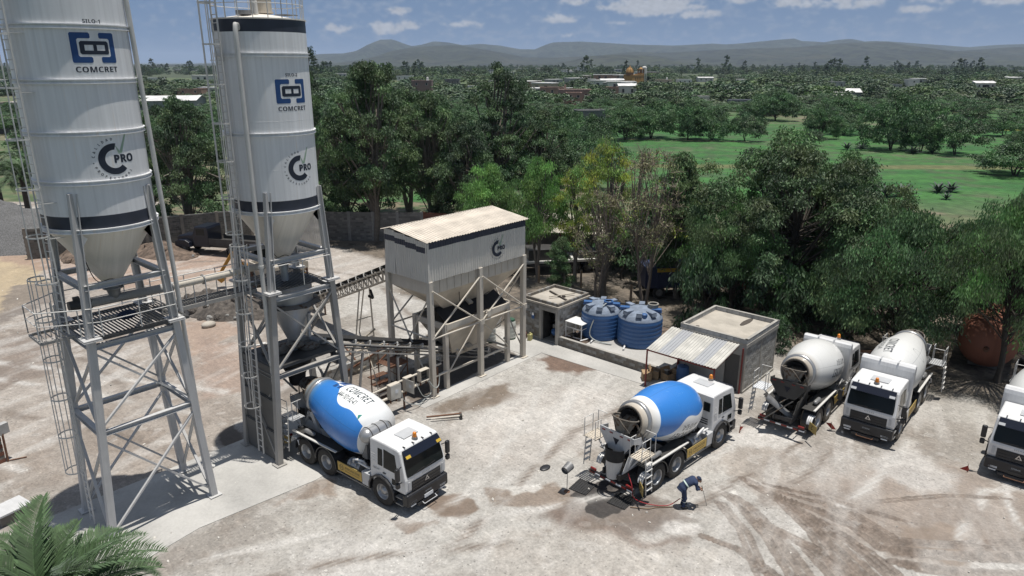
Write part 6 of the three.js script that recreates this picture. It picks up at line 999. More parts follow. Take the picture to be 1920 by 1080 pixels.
  if (opt.chute === 'side') { ch.rotation.y = -1.0; part('trough', new THREE.CylinderGeometry(.26, .22, 1.7, 14, 1, true, 0, Math.PI).rotateZ(.9).translate(-.45, -.4, 0), M.steelDull, ch); part('edge', [beam(V(.2, .1, .26), V(-1.1, -.95, .22), .05), beam(V(.2, .1, -.26), V(-1.1, -.95, -.22), .05)], M.cementCrust, ch); }
  else { part('trough', [new THREE.CylinderGeometry(.40, .25, .95, 20, 1, true, -2.2, 4.4).rotateY(-Math.PI / 2).rotateZ(-.12).translate(-.30, -.50, 0)], M.railWhite, ch); part('rubber_skirt', [new THREE.CylinderGeometry(.45, .40, .55, 20, 1, true, -2.3, 4.6).rotateY(-Math.PI / 2).rotateZ(-.12).translate(-.26, .14, 0)], M.rubber, ch); part('edge', [beam(V(-.1, -.05, .41), V(-.22, -.98, .27), .04), beam(V(-.1, -.05, -.41), V(-.22, -.98, -.27), .04)], M.cementCrust, ch); }
  // side platforms with rails and ladders
  for (const s of opt.platforms) {
    const pl = new THREE.Group(); pl.name = 'service_platform'; o.add(pl); const z = s > 0 ? 1.08 : -1.36, y = 2.08, x = -6.12;
    part('deck', [plateHoles(.95, .62, 9, 6, .032).translate(x, y + .006, z), box(.97, .05, .03, x, y - .02, z + .31), box(.97, .05, .03, x, y - .02, z - .31)], opt.deckMat, pl);
    part('handrail', [bentTube([V(x - .46, y, z + s * .3), V(x - .46, y + .85, z + s * .3), V(x + .1, y + .85, z + s * .3), V(x + .1, y, z + s * .3)], .018, 6), bentTube([V(x - .46, y, z - s * .3), V(x - .46, y + .85, z - s * .3), V(x - .1, y + .85, z - s * .3), V(x - .1, y, z - s * .3)], .018, 6), rod(V(x - .46, y + .45, z + s * .3), V(x + .1, y + .45, z + s * .3), .014, 5), bentTube([V(x + .46, y, z + s * .3), V(x + .46, y + .9, z + s * .3), V(x + .46, y + .9, z - s * .2)], .018, 6)], M.railWhite, pl);
    const l = []; for (const u of [-.2, .2]) l.push(beam(V(x - .05 + u, y, z + s * .36), V(x - .05 + u, .5, z + s * .46), .04, .03)); for (let k = 0; k < 5; k++) l.push(box(.38, .03, .12, x - .05, y - .22 - k * .29, z + s * (.375 + k * .018))); part('ladder', l, M.railWhite, pl); part('bracket', [beam(V(x, y - .05, z), V(x, 1.15, s * .5), .06)], M.truckGrey, pl);
  }
  return o;
}
const truck1 = makeTruck('mixer_truck', 'mixer truck with blue and white drum loading under the second silo, cab number CRE-04', { drum: 'blue', tank: 'cylinder', tankZ: .45, cabNo: true, spin: .24, frameMat: M.truckGrey, deckMat: M.truckGrey, platforms: [1], chute: 'rear' }, Y3(16.5, -21.0), YAW - Math.PI / 2 + .06);
const truck2 = makeTruck('mixer_truck', 'blue drum mixer truck seen from behind, its chute over dark ground beside the worker', { drum: 'blue', tank: 'cylinder', tankMat: M.galv, tankZ: -.5, neck: true, spin: 1.22, frameMat: M.truckGrey, deckMat: M.beigeDusty, platforms: [1, -1], chute: 'rear' }, Y3(29.0, -13.88), YAW - .075);
const truck3 = makeTruck('mixer_truck', 'all white mixer truck parked tail first beside the block office, drum mouth facing the yard', { drum: 'white', tank: 'box', spin: 2.2, frameMat: M.darkSteel, deckMat: M.lampWhite, platforms: [-1], chute: 'side', hoseMat: M.steelDull, dusty: true }, Y3(38.7, -11.05), YAW + .01);
const truck4 = makeTruck('mixer_truck', 'white mixer truck in full view, cab towards the yard, near the rusty tank', { drum: 'white', tank: 'box', spin: .12, frameMat: M.truckGrey, deckMat: M.truckGrey, platforms: [1, -1], chute: 'side', hoseMat: M.rustRed, dusty: true, noFlag: true }, Y3(35.55, -7.75), YAW + Math.PI + .02);
const truck5 = makeTruck('mixer_truck', 'white mixer truck facing the yard, cut off by the right edge of the picture', { drum: 'white', tank: 'box', spin: 1.2, frameMat: M.truckGrey, deckMat: M.truckGrey, platforms: [1, -1], chute: 'side', dusty: true, noFlag: true }, Y3(36.0, -1.75), YAW + Math.PI);
// ---------------------------------------------------------------- trees
function leafMat(t = .3) { const m = mat([1, 1, 1], .75, { transmission: t, vc: true }); return m; }
const LEAF = leafMat(.38), LEAFD = leafMat(.3);
function makeTree(seed, p) { // p: h, r, base (height where the crown starts), profile(t), clumps, leaves, size, droop, palette, trunks, clumpR
  const R = rng(seed), wood = [], pos = [], col = [], nrm = (m) => m;
  const rand = (a, b) => a + (b - a) * R(), gauss = () => (R() + R() + R() - 1.5) / 1.5;
  const stems = []; for (let k = 0; k < (p.trunks ?? 1); k++) { const a = R() * 6.28, lean = (p.lean ?? .12) * p.h * rand(.5, 1.2); const pts = [V(Math.cos(a) * .12 * k, -.1, Math.sin(a) * .12 * k)]; const n = 5; for (let i = 1; i <= n; i++) { const t = i / n; pts.push(V(Math.cos(a) * lean * t + gauss() * .25 * (p.crook ?? 1), p.h * .86 * t, Math.sin(a) * lean * t + gauss() * .25 * (p.crook ?? 1))); } stems.push(new THREE.CatmullRomCurve3(pts)); }
  const tr = p.trunkR ?? p.h * .016;
  for (const s of stems) { const g = new THREE.TubeGeometry(s, 14, 1, 7), q = g.attributes.position, c = new THREE.Vector3(); for (let i = 0; i < q.count; i++) { const t = Math.floor(i / 8) / 14; s.getPointAt(Math.min(1, t), c); const k = tr * (1.15 - t * .95) * (t < .04 ? 1.35 : 1); q.setXYZ(i, c.x + (q.getX(i) - c.x) * k, c.y + (q.getY(i) - c.y) * k, c.z + (q.getZ(i) - c.z) * k); } g.computeVertexNormals(); wood.push(g); }
  const tmp = V(0, 0, 0), d = V(0, 0, 0), b = V(0, 0, 0);
  const lobes = []; for (let k = 0; k < (p.lobes ?? 0); k++) { const t = (k + .5 + (R() - .5) * .6) / p.lobes, an = k * 2.4 + R() * .7, q = .72 * p.r * p.profile(t) * rand(.75, 1.1) * (t > .86 ? .35 : 1); lobes.push([Math.cos(an) * q, lerp(p.base + .6, p.h - p.r * .22, t), Math.sin(an) * q, p.r * (p.lobeR ?? .36) * rand(.75, 1.25), rand(.68, 1.35)]); }  // random tone per lobe stands in for sunlit and duller foliage
  for (let c = 0; c < p.clumps; c++) {
    const t = Math.pow(R(), p.bias ?? .8), y = lerp(p.base, p.h, t), an = R() * 6.283 + (p.swirl ?? 0), ed = p.edge ?? .45, rr = p.r * p.profile(t) * (ed + (1 - ed) * Math.sqrt(R())) * rand(.78, 1.1);
    const s = stems[Math.floor(R() * stems.length)], at = s.getPointAt(clamp((y - p.h * .10) / p.h / .9 * .9, .15, .97)), C = V(at.x * .5 + Math.cos(an) * rr, y, at.z * .5 + Math.sin(an) * rr); if (lobes.length) { const lb = lobes[c % lobes.length]; let q = V(gauss(), gauss() * .9 + .15, gauss()).normalize().multiplyScalar(lb[3] * rand(.45, 1)); C.set(lb[0] + q.x, Math.max(p.base * .8, lb[1] + q.y * .85), lb[2] + q.z); }
    if (c % (p.limbEvery ?? 2) === 0) { const A = s.getPointAt(clamp(y / p.h * .72 - .05, .08, .95)), mid = A.clone().lerp(C, .5); mid.y += rr * .1 * rand(-.5, 1); wood.push(new THREE.TubeGeometry(new THREE.QuadraticBezierCurve3(A, mid, C), 5, tr * rand(.16, .32), 5)); }
    if (p.twigs) for (let k = 0; k < p.twigs; k++) { const e = V(C.x + gauss() * p.clumpR * 1.3, C.y + Math.abs(gauss()) * p.clumpR * 1.3, C.z + gauss() * p.clumpR * 1.3); wood.push(new THREE.CylinderGeometry(.008, .022, C.distanceTo(e), 3, 1, true).translate(0, C.distanceTo(e) / 2, 0).applyQuaternion(new THREE.Quaternion().setFromUnitVectors(V(0, 1, 0), e.clone().sub(C).normalize())).translate(C.x, C.y, C.z)); }
    const cr = p.clumpR * rand(.65, 1.2), pal = p.palette[Math.floor(R() * p.palette.length)], tone = rand(.75, 1.25) * (lobes.length ? lobes[c % lobes.length][4] : 1), n = Math.round(p.leaves * rand(.7, 1.2) * (cr / p.clumpR) ** 2);
    for (let i = 0; i < n; i++) {
      const u = gauss() * 1.0, v = gauss() * .85, w = gauss() * 1.0; tmp.set(C.x + u * cr, C.y + v * cr * (p.flat ?? .8) - (p.droop ?? .3) * (u * u + w * w) * cr * .55, C.z + w * cr);
      if (tmp.y < .25) continue;
      const L = p.size * rand(.6, 1.35), W = L * (p.slender ?? .34);
      d.set(gauss() + u * .6, -(p.droop ?? .3) * 2 + gauss() * .8, gauss() + w * .6).normalize(); b.set(gauss(), gauss() * .6, gauss()).cross(d).normalize();
      const k = 2.4 * tone * rand(.7, 1.3) * (1 + .15 * v), r = pal[0] * k * .92, g = pal[1] * k * 1.06, bl = pal[2] * k * .84, a0 = [tmp.x - d.x * L / 2, tmp.y - d.y * L / 2, tmp.z - d.z * L / 2], a1 = [tmp.x + d.x * L / 2, tmp.y + d.y * L / 2, tmp.z + d.z * L / 2], e0 = [tmp.x + b.x * W / 2, tmp.y + b.y * W / 2, tmp.z + b.z * W / 2], e1 = [tmp.x - b.x * W / 2, tmp.y - b.y * W / 2, tmp.z - b.z * W / 2];
      pos.push(...a0, ...e0, ...a1, ...a0, ...a1, ...e1); for (let q = 0; q < 6; q++) col.push(r, g, bl);
    }
  }
  const g = new THREE.BufferGeometry(); g.setAttribute('position', new THREE.Float32BufferAttribute(pos, 3)); g.setAttribute('color', new THREE.Float32BufferAttribute(col, 3)); g.computeVertexNormals();
  return { wood: metricUV(merged(wood)), crown: g, h: p.h, r: p.r, bark: p.bark ?? M.bark, leaf: p.leaf ?? LEAF };
}
function plantTree(proto, name, label, x, z, h, width, turn, group, category = 'tree') {
  const o = new THREE.Group(); o.name = numbered(name); o.userData = { label, category }; if (group) o.userData.group = group; scene.add(o);
  meshOf('trunk', proto.wood, proto.bark, o); meshOf('crown', proto.crown, proto.leaf, o);
  const sy = h / proto.h, sx = width / 2 / proto.r; o.position.set(x, 0, z); o.scale.set(sx, sy, sx); o.rotation.y = turn; return o;
}
const egg = (t) => Math.sin(Math.PI * clamp(.12 + .8 * t)) * (1.05 - .25 * t), column = (t) => .55 + .45 * Math.sin(Math.PI * clamp(.08 + .84 * t)), dome = (t) => Math.sqrt(clamp(1 - t * t * .92)), wide = (t) => Math.sqrt(clamp(1 - (t - .25) ** 2 * 1.5));
const G = { // real leaf colours
  euc: [[.030, .052, .022], [.038, .060, .026], [.026, .044, .022], [.045, .062, .028]], lime: [[.065, .12, .034], [.075, .135, .04], [.052, .10, .03], [.085, .13, .035]], yel: [[.15, .165, .03], [.12, .15, .035], [.17, .16, .03], [.085, .115, .035]],
  dry: [[.12, .10, .062], [.10, .105, .048], [.14, .118, .075]], mesq: [[.030, .060, .024], [.036, .068, .026], [.026, .052, .024], [.042, .072, .03]], dark: [[.020, .040, .018], [.024, .046, .02], [.018, .034, .018]], grey: [[.05, .062, .042], [.042, .055, .036], [.06, .07, .045]],
};
const protoE1 = makeTree(101, { h: 17, r: 5.2, base: 3.6, profile: egg, clumps: 200, leaves: 290, size: .24, slender: .42, droop: .35, lobes: 19, palette: G.euc, trunks: 2, clumpR: 1.0, bark: M.bark });
const protoE2 = makeTree(102, { h: 18, r: 3.4, base: 4, profile: column, clumps: 140, leaves: 270, size: .235, slender: .42, droop: .4, lobes: 16, lobeR: .5, palette: [...G.euc, ...G.dark], trunks: 1, clumpR: .85, bark: M.bark });
const protoE3 = makeTree(103, { h: 13, r: 4.8, base: 1.2, profile: wide, clumps: 200, leaves: 290, size: .235, slender: .42, droop: .35, lobes: 20, palette: [...G.euc, ...G.dark], trunks: 3, clumpR: .95, bark: M.bark });
const protoP1 = makeTree(104, { h: 9.5, r: 3.4, base: 3.0, profile: egg, clumps: 120, leaves: 290, size: .21, slender: .3, droop: .6, lobes: 13, palette: G.lime, trunks: 2, clumpR: .95, bark: M.bark, lean: .16 });
const protoY = makeTree(105, { h: 12, r: 2.7, base: 4.2, profile: egg, clumps: 90, leaves: 190, size: .20, slender: .3, droop: .5, lobes: 12, palette: [...G.yel, G.lime[1]], trunks: 2, clumpR: .85, twigs: 3, bark: M.bark, lean: .12 });
const protoB = makeTree(106, { h: 11.3, r: 2.7, base: 4.2, profile: egg, clumps: 80, leaves: 60, size: .2, slender: .3, droop: .3, palette: [...G.dry, ...G.dry, G.yel[0], G.yel[3], G.lime[2]], trunks: 2, trunkR: .12, clumpR: .9, twigs: 12, bark: mat([.26, .215, .175], .95, { map: T.bark, m: .8 }), lean: .14, limbEvery: 1 });
const protoS = makeTree(107, { h: 11, r: 1.8, base: 1.8, profile: column, clumps: 150, leaves: 230, size: .22, droop: .45, lobes: 14, lobeR: .6, palette: [G.euc[0], G.euc[3], G.mesq[3]], trunks: 1, clumpR: .7, bark: M.bark });
const protoBig = makeTree(108, { h: 12.5, r: 6, base: 3.2, profile: wide, clumps: 280, leaves: 340, size: .205, slender: .42, droop: .3, lobes: 24, lobeR: .34, palette: [...G.euc, G.mesq[3], [.045, .055, .024]], trunks: 2, clumpR: .95, bark: M.barkDark, lean: .06 });
const protoPl = makeTree(109, { h: 9.6, r: 5, base: 1.9, profile: wide, clumps: 240, leaves: 340, size: .205, slender: .28, droop: .75, lobes: 22, lobeR: .34, palette: [G.mesq[0], G.mesq[3], G.euc[3], [.042, .07, .035]], trunks: 1, clumpR: 1.05, bark: M.barkDark, lean: .05 });
const protoPl2 = makeTree(119, { h: 10, r: 4.2, base: 3.4, profile: wide, clumps: 190, leaves: 320, size: .2, slender: .28, droop: .75, lobes: 17, lobeR: .36, palette: [G.mesq[3], G.lime[2], G.euc[3], [.05, .085, .035]], trunks: 1, clumpR: 1.0, bark: M.barkDark, lean: .05 });
const protoM1 = makeTree(110, { h: 6.5, r: 5.4, base: 1.0, profile: dome, clumps: 120, leaves: 150, size: .36, slender: .42, droop: .3, flat: .65, lobes: 14, palette: G.mesq, trunks: 3, clumpR: 1.3, bark: M.barkDark, lean: .3 });
const protoM2 = makeTree(111, { h: 7.5, r: 5.6, base: .8, profile: wide, clumps: 130, leaves: 150, size: .36, slender: .42, droop: .3, flat: .65, lobes: 15, palette: [...G.mesq, G.dark[1]], trunks: 2, clumpR: 1.35, bark: M.barkDark, lean: .25 });
const protoM3 = makeTree(112, { h: 5.2, r: 4.2, base: 1.3, profile: dome, clumps: 75, leaves: 130, size: .33, slender: .42, droop: .3, flat: .6, lobes: 9, palette: [...G.mesq, ...G.grey], trunks: 2, clumpR: 1.2, bark: M.barkDark, lean: .35 });
const protoSh = makeTree(113, { h: 3.2, r: 2.2, base: .25, profile: wide, clumps: 45, leaves: 90, size: .3, droop: .35, palette: [...G.dark, G.mesq[0]], trunks: 3, clumpR: .7, bark: M.barkDark, lean: .3 });
{
  const T1 = [ // proto, name, label, x, z, height, width
    [protoE1, 'eucalyptus_tree', 'tall broad eucalyptus with a rounded top rising right of the second silo', -14, -71.5, 17.9, 10.8], [protoE2, 'eucalyptus_tree', 'slender dark eucalyptus just behind the right edge of the second silo', -19.6, -68.5, 19.6, 5],
    [protoE1, 'eucalyptus_tree', 'olive eucalyptus in the middle of the tall dark grove behind the aggregate bin', -8.3, -75, 14.9, 9.6], [protoE2, 'eucalyptus_tree', 'narrow dark eucalyptus standing taller than the rest of the grove, above the bin house roof', -.9, -79, 17.4, 7],
    [protoE3, 'eucalyptus_tree', 'dark bushy eucalyptus filling the gap left of the lime green trees', -4.6, -73, 12.6, 8.5], [protoE3, 'eucalyptus_tree', 'dark eucalyptus overhanging the block wall beside the second silo', -18, -76.5, 13.2, 9],
    [protoE1, 'eucalyptus_tree', 'grey green eucalyptus at the right end of the tall grove', 3.2, -80.5, 12.8, 8], [protoE1, 'eucalyptus_tree', 'far eucalyptus closing the back of the tall grove', -12.5, -85, 15, 10],
    [protoE3, 'eucalyptus_tree', 'broad dark tree between the two silos, its shade over the dark blue truck', -34.5, -75, 14.2, 9.5], [protoE3, 'eucalyptus_tree', 'dark tree half hidden by the second silo and its ladder', -27.6, -78, 12.2, 8], [protoE3, 'eucalyptus_tree', 'dark tree just right of the first silo, behind its thin pipe', -41.5, -81, 11.5, 9],
    [protoP1, 'pepper_tree', 'lime green pepper tree right behind the roof of the bin house', -2.2, -65.5, 8.7, 6.4], [protoP1, 'pepper_tree', 'drooping lime green pepper tree with forked pale trunk beside the bin house corner', 2.2, -57.2, 10.3, 5.3],
    [protoY, 'yellowing_tree', 'yellow green tree with thinning crown in the middle of the row', 7.2, -53.8, 12.1, 5.0], [protoY, 'yellowing_tree', 'lower yellowing tree between the pepper tree and the tallest yellow one', 5.2, -56.6, 9.8, 4.2],
    [protoB, 'bare_tree', 'almost leafless brown tree right of the yellow trees', 9.9, -50.6, 11.4, 5.4], [protoB, 'bare_tree', 'smaller half bare tree behind the pump house roof', 6.4, -51.3, 8.4, 4.4],
    [protoS, 'cypress_like_tree', 'narrow dark green tree standing alone against the bright field', 12.8, -52.6, 11.2, 3.5], [protoS, 'young_tree', 'small slim tree close behind the pump house', 3.7, -52.2, 5.0, 1.8],
    [protoBig, 'eucalyptus_tree', 'largest round crowned eucalyptus in the row, behind the block office', 19.4, -48.4, 12.9, 13.2], [protoBig, 'eucalyptus_tree', 'shoulder of foliage right of the largest round crowned eucalyptus', 23.6, -50.2, 11.4, 9.5], [protoPl2, 'pepper_tree', 'low drooping tree left of the big round eucalyptus', 15.3, -47.2, 8.5, 7.4], [protoS, 'young_tree', 'bright green slim tree against the right side of the big eucalyptus', 24.3, -53, 8.6, 3.4],
    [protoPl, 'pepper_tree', 'wide weeping pepper tree behind the two parked white trucks', 24.3, -41.9, 9.5, 11], [protoPl2, 'pepper_tree', 'weeping pepper tree hanging over the rusty tank', 27.9, -37.3, 10.8, 8.2], [protoPl, 'pepper_tree', 'tall pepper tree at the right edge behind the rusty tank', 32.2, -42.4, 10.4, 8.4],
    [protoPl, 'pepper_tree', 'rear pepper tree between the big eucalyptus and the weeping one', 21.8, -51.5, 8.2, 7.5], [protoSh, 'bush', 'dark leafy bush between the last blue tank and the block office', 13.4, -46.2, 5.2, 4.6], [protoSh, 'bush', 'dark bush behind the block office roof', 17.4, -45.2, 4.4, 4.8], [protoSh, 'bush', 'low bush in the shade behind the parked trucks', 21.5, -42.6, 2.6, 3.0],
    ...[[15.8, -52.5, 4.8, 6.5, 'dark thicket behind the cargo truck with the yellow stripe'], [20.5, -55.5, 5, 7, 'dark thicket before the red brick wall, behind the big eucalyptus'], [26, -53, 5.2, 7.5, 'dark thicket before the red brick wall, right of the bright slim tree'], [31.5, -51.5, 5.4, 8, 'dark thicket at the right end of the red brick wall'], [36, -47.5, 6, 8, 'dark thicket behind the tall pepper tree at the right edge'], [26.5, -48, 3.8, 6, 'shaded bush between the two weeping pepper trees'], [31, -45.2, 3.6, 5.4, 'shaded bush behind the rusty tank'], [22.8, -47, 3.4, 5, 'shaded bush right of the big eucalyptus trunk'], [16.6, -42.6, 2.2, 3, 'small shrub behind the right corner of the block office'], [9.3, -57.8, 4, 6, 'shrub before the carport under the bare tree'], [14, -60, 6.5, 8, 'dark thicket left of the red brick wall'], [36.5, -41.5, 5, 6.5, 'shaded bush past the right edge truck']].map(([x, z, h, w, l]) => [protoSh, 'bush', l, x, z, h, w]),
    [protoSh, 'bush', 'low bush at the foot of the far block wall', -20.5, -74, 3, 4], [protoSh, 'bush', 'scrubby bush by the shed under the trees', 11.5, -56.5, 3, 4],
  ];
  T1.forEach(([p, n, l, x, z, h, w], i) => plantTree(p, n, l, x, z, h, w, i * 2.4, undefined, n === 'bush' ? 'bush' : 'tree'));
  // mesquites of the field and the scrub beyond
  const named = [
    [protoM3, 'lone umbrella shaped mesquite at the right end of the middle row', 54.6, -169, 6.2, 9.4], [protoM2, 'broad mesquite in the middle of the dark row across the field', 42, -172, 8.4, 12], [protoM2, 'left hand mesquite of the dark row across the field', 34, -177, 8.6, 14], [protoM1, 'dense mesquite second from the right in the middle row', 48, -173, 7.2, 11],
    [protoM2, 'mesquite leaning over the bare footpath', 27, -172, 7.8, 12], [protoM1, 'dark mesquite beside the grey block hut', 17, -150, 7.4, 11], [protoM2, 'mesquite behind the lime green trees, near the left end of the field', 9, -136, 8.6, 11], [protoM1, 'bluish mesquite above the yellow trees', 14, -128, 7.2, 10],
    [protoM3, 'spreading mesquite with a low forked trunk and its own shadow on the bright grass', 89, -144, 7.2, 12], [protoM2, 'large rounded mesquite behind the agaves', 80, -152, 11, 14], [protoM1, 'light green mesquite behind the large rounded one', 92, -166, 10, 16], [protoM2, 'round mesquite standing apart on the grass left of the agaves', 75, -176, 7.6, 10],
    [protoM1, 'dark mesquite cut off by the right edge at the end of the field', 82, -116, 5.2, 14], [protoM1, 'dark mesquite at the far right edge of the bright grass', 98.5, -138, 5.6, 9], [protoM3, 'small open mesquite beside the yellow flowers', 131, -207, 6.2, 10], [protoM2, 'dense mesquite right of the shed with white roof panels', 97, -214, 8.4, 14], [protoM2, 'dark mesquite thicket left of the shed', 84, -232, 9, 16], [protoM1, 'dark mesquite on the near side of the flat beige house', 92, -262, 8, 15], [protoM1, 'twin stemmed mesquite bending to the right over the agaves', 84.5, -148.5, 6.5, 8], [protoM3, 'small grey mesquite left of the agaves', 66.5, -160, 3.4, 6],
  ];
  named.forEach(([p, l, x, z, h, w], i) => plantTree(p, 'mesquite_tree', l, x, z, h, w, i * 1.7));
  const r = rng(77), P = [protoM1, protoM2, protoM3], spots = named.map((n) => [n[2], n[3], n[5]]); let made = 0;
  for (let k = 0; k < 4000 && made < 190; k++) {
    const d = 92 + 210 * Math.pow(r(), .7), t = -.72 + 1.46 * r(), x = t * d, z = -d, w = 8 + r() * 7;
    if (meadow(x, z) > .35 && d < 178 || meadow(x, z) > .8 && r() < .7 || (t > .13 && d < 172)) continue;
    if (Math.abs(x - 24) < 12 && d > 196 && d < 236 || Math.abs(x - 24) < 14 && d > 285 || t < -.28 && d < 110 && t > -.34) continue;
    if (spots.some(([a, b, c]) => Math.hypot(a - x, b - z) < (c + w) * .30)) continue;
    const hh = Math.min((d > 195 ? 3.2 : 4.4) + r() * 2.8, openTo(x, z)); if (hh < 1.6) continue;
    spots.push([x, z, w]); made++;
    toName.push(plantTree(P[Math.floor(r() * 3)], 'mesquite_tree', 'dark green rounded mesquite in the scrub land beyond the field', x, z, hh, w, r() * 6, 'mesquites scattered through the scrub beyond the field'));
  }
  nameByPlace('dark green mesquite');
  // past that the plain reads as one wood
  const farProto = [makeTree(201, { h: 7, r: 5, base: .3, profile: dome, clumps: 26, leaves: 46, size: .8, slender: .55, droop: .3, palette: G.mesq, trunks: 1, clumpR: 1.6, limbEvery: 40 }), makeTree(202, { h: 9, r: 3.6, base: .5, profile: egg, clumps: 24, leaves: 42, size: .8, slender: .55, droop: .3, palette: [...G.euc, ...G.dark], trunks: 1, clumpR: 1.5, limbEvery: 40 }), makeTree(203, { h: 13, r: 2.6, base: .4, profile: egg, clumps: 24, leaves: 40, size: .8, slender: .55, droop: .3, palette: G.dark, trunks: 1, clumpR: 1.3, limbEvery: 40 })];
  const N = [5600, 2600, 380];
  farProto.forEach((p, i) => {
    const im = new THREE.InstancedMesh(p.crown, i ? LEAFD : LEAF, N[i]), m = new THREE.Matrix4(), q = new THREE.Quaternion(), c = new THREE.Color(); let n = 0;
    while (n < N[i]) {
      const d = 290 * Math.pow(3000 / 290, Math.pow(r(), .9)), t = -.82 + 1.64 * r(), x = t * d, z = -d, s = .5 + 1.5 * Math.pow(r(), 2.4);
      if (i === 2 && (d < 800 || d > 2000)) continue;
      if ([...villageClear, ...farSpots].some(([a, b, w]) => Math.abs(x - a) < w && z - b > -w * .6 && z - b < w * .6 + 45 - b * .06) || meadow(x, z) > .6 && r() < .8) continue;
      if (fbm(x * .0045, z * .009, 3, 411) < .47 || fbm(x * .02 + 7, z * .035, 3, 413) < .4) continue;
      q.setFromAxisAngle(V(0, 1, 0), r() * 6.28); const sy = Math.min(s * (.75 + r() * .4) * (i === 2 ? 1 : d < 900 ? .52 : .75), openTo(x, z) / p.h); if (sy < .12) continue; m.compose(V(x, -.1, z), q, V(s * (.9 + r() * .5), sy, s * (.9 + r() * .5))); im.setMatrixAt(n, m); const k = (.46 + r() * .38) * (d > 900 ? .85 : 1), hue = r(); im.setColorAt(n, c.setRGB(k * (.85 + .4 * hue), k * (.95 + .12 * hue), k * (1.1 - .35 * hue))); n++;
    }
    im.name = numbered('far_wood'); im.userData = { kind: 'stuff', label: 'dark green woods covering the distant plain' }; im.castShadow = im.receiveShadow = true; scene.add(im);
  });
}
// agaves at the edge of the field
function agave(label, x, z, s, seed) {
  const o = new THREE.Group(); o.name = numbered('agave'); o.userData = { label, category: 'agave' }; o.position.set(x, 0, z); o.scale.setScalar(s); scene.add(o); const r = rng(seed), mm = mat([.075, .10, .085], .7, { map: T.dust, m: .7 });
  for (let k = 0; k < 22; k++) { const a = k * 2.4 + r() * .4, up = .25 + (k / 22) * 1.1, L = 1.5 - .25 * (k / 22), pts = []; for (let i = 0; i <= 4; i++) { const t = i / 4; pts.push([Math.cos(up * (1 - t * .15)) * L * t, Math.sin(up * (1 - t * .15)) * L * t - .12 * t * t]); }
    const pos = [], w = [.10, .13, .11, .07, .004]; for (let i = 0; i < 4; i++) for (const [q, sg] of [[i, 1], [i, -1], [i + 1, 1], [i + 1, 1], [i, -1], [i + 1, -1]]) pos.push(pts[q][0], pts[q][1] + Math.abs(sg) * .0 + (w[q] * .35), sg * w[q]); const g = new THREE.BufferGeometry(); g.setAttribute('position', new THREE.Float32BufferAttribute(pos, 3)); g.computeVertexNormals(); g.rotateY(-a); part('leaf', g, mm, o); }
}
[['agave cluster plant left of the large mesquite, half in its shade', 71, -152.5, 1.7], ['agave close right of the first one, partly behind leaves', 73.6, -151.5, 1.4], ['spiky agave on the grass left of the leaning mesquite trunk', 81.4, -145.6, 1.7], ['spiky agave touching the leaning mesquite trunk', 85.6, -146.4, 1.7], ['left agave of the pair on the near field edge behind the big eucalyptus', 51.6, -97, 1.7], ['right agave of the pair on the near field edge behind the big eucalyptus', 54.0, -97.4, 1.8], ['left dark agave of the pair by the bare strip above the pepper trees', 60.6, -100.4, 1.5], ['right dark agave of the pair by the bare strip above the pepper trees', 62.6, -100.8, 1.5], ['single small agave in front of the dark pair', 58.6, -95, .9]].forEach(([l, x, z, s], i) => agave(l, x, z, s, 300 + i));
// ---------------------------------------------------------------- walls round the yard
function blockMass(len, h, bw, bh, th, seed, tones) { // laid blocks joined into one part, for walls too far off to pick single blocks
  const r = rng(seed), gs = [], rows = Math.round(h / bh), n = Math.round(len / bw), base = new THREE.BoxGeometry(1, 1, 1), pos = [], nor = [], col = [], P = clean(base);
  for (let j = 0; j < rows; j++) for (let i = 0; i < n; i++) { const x = (i + (j % 2) * .5) * bw, t = tones[Math.floor(r() * tones.length)], k = .8 + r() * .4, w = bw - .02, hh = bh - .02, dz = (r() - .5) * .012; for (let v = 0; v < P.attributes.position.count; v++) { pos.push(P.attributes.position.getX(v) * w + x, P.attributes.position.getY(v) * hh + (j + .5) * bh, P.attributes.position.getZ(v) * th + dz); nor.push(P.attributes.normal.getX(v), P.attributes.normal.getY(v), P.attributes.normal.getZ(v)); col.push(t[0] * k, t[1] * k, t[2] * k); } }
  const g = new THREE.BufferGeometry(); g.setAttribute('position', new THREE.Float32BufferAttribute(pos, 3)); g.setAttribute('normal', new THREE.Float32BufferAttribute(nor, 3)); g.setAttribute('color', new THREE.Float32BufferAttribute(col, 3)); return g;
}
const vcStone = mat([1, 1, 1], .95, { vc: true, bump: T.bumpy, bm: .4, bs: .008 });
function yardWall(name, label, p, q, h, bw, bh, tones, seed, pillars, postM) {
  const L = Math.hypot(q[0] - p[0], q[1] - p[1]), o = thing(name, label, 'wall', V(p[0], 0, p[1]), -Math.atan2(q[1] - p[1], q[0] - p[0]));
  const b = meshOf('blockwork', blockMass(L, h, bw, bh, .18, seed, tones), vcStone, o); b.userData.kind = 'stuff'; part('mortar', box(L - .1, h - .02, .13, L / 2, h / 2, 0), M.mortar, o);
  for (let k = 0; k <= pillars; k++) part('pillar', box(.3, h + .12, .26, k / pillars * L, h / 2, 0), postM, o);
}
const gT = [[.17, .165, .155], [.14, .135, .125], [.20, .19, .175]], rT = [[.17, .065, .042], [.14, .055, .038], [.20, .08, .05]];
yardWall('block_wall', 'long grey block wall at the back of the yard, right of the second silo', [-19.2, -71.5], [-9.2, -71.2], 3.0, .4, .2, gT, 1, 4, M.blockB);
yardWall('brick_wall', 'red brick pillar wall section where the grey block wall ends behind the grove', [-9.0, -71.2], [0, -69.5], 3.0, .28, .12, rT, 2, 3, M.brickRed);
yardWall('block_wall', 'dark block wall behind the dark blue truck between the two silos', [-45, -64], [-27.5, -73.5], 2.9, .4, .2, [[.10, .095, .085], [.085, .08, .072], [.12, .11, .10]], 3, 6, M.blockD);
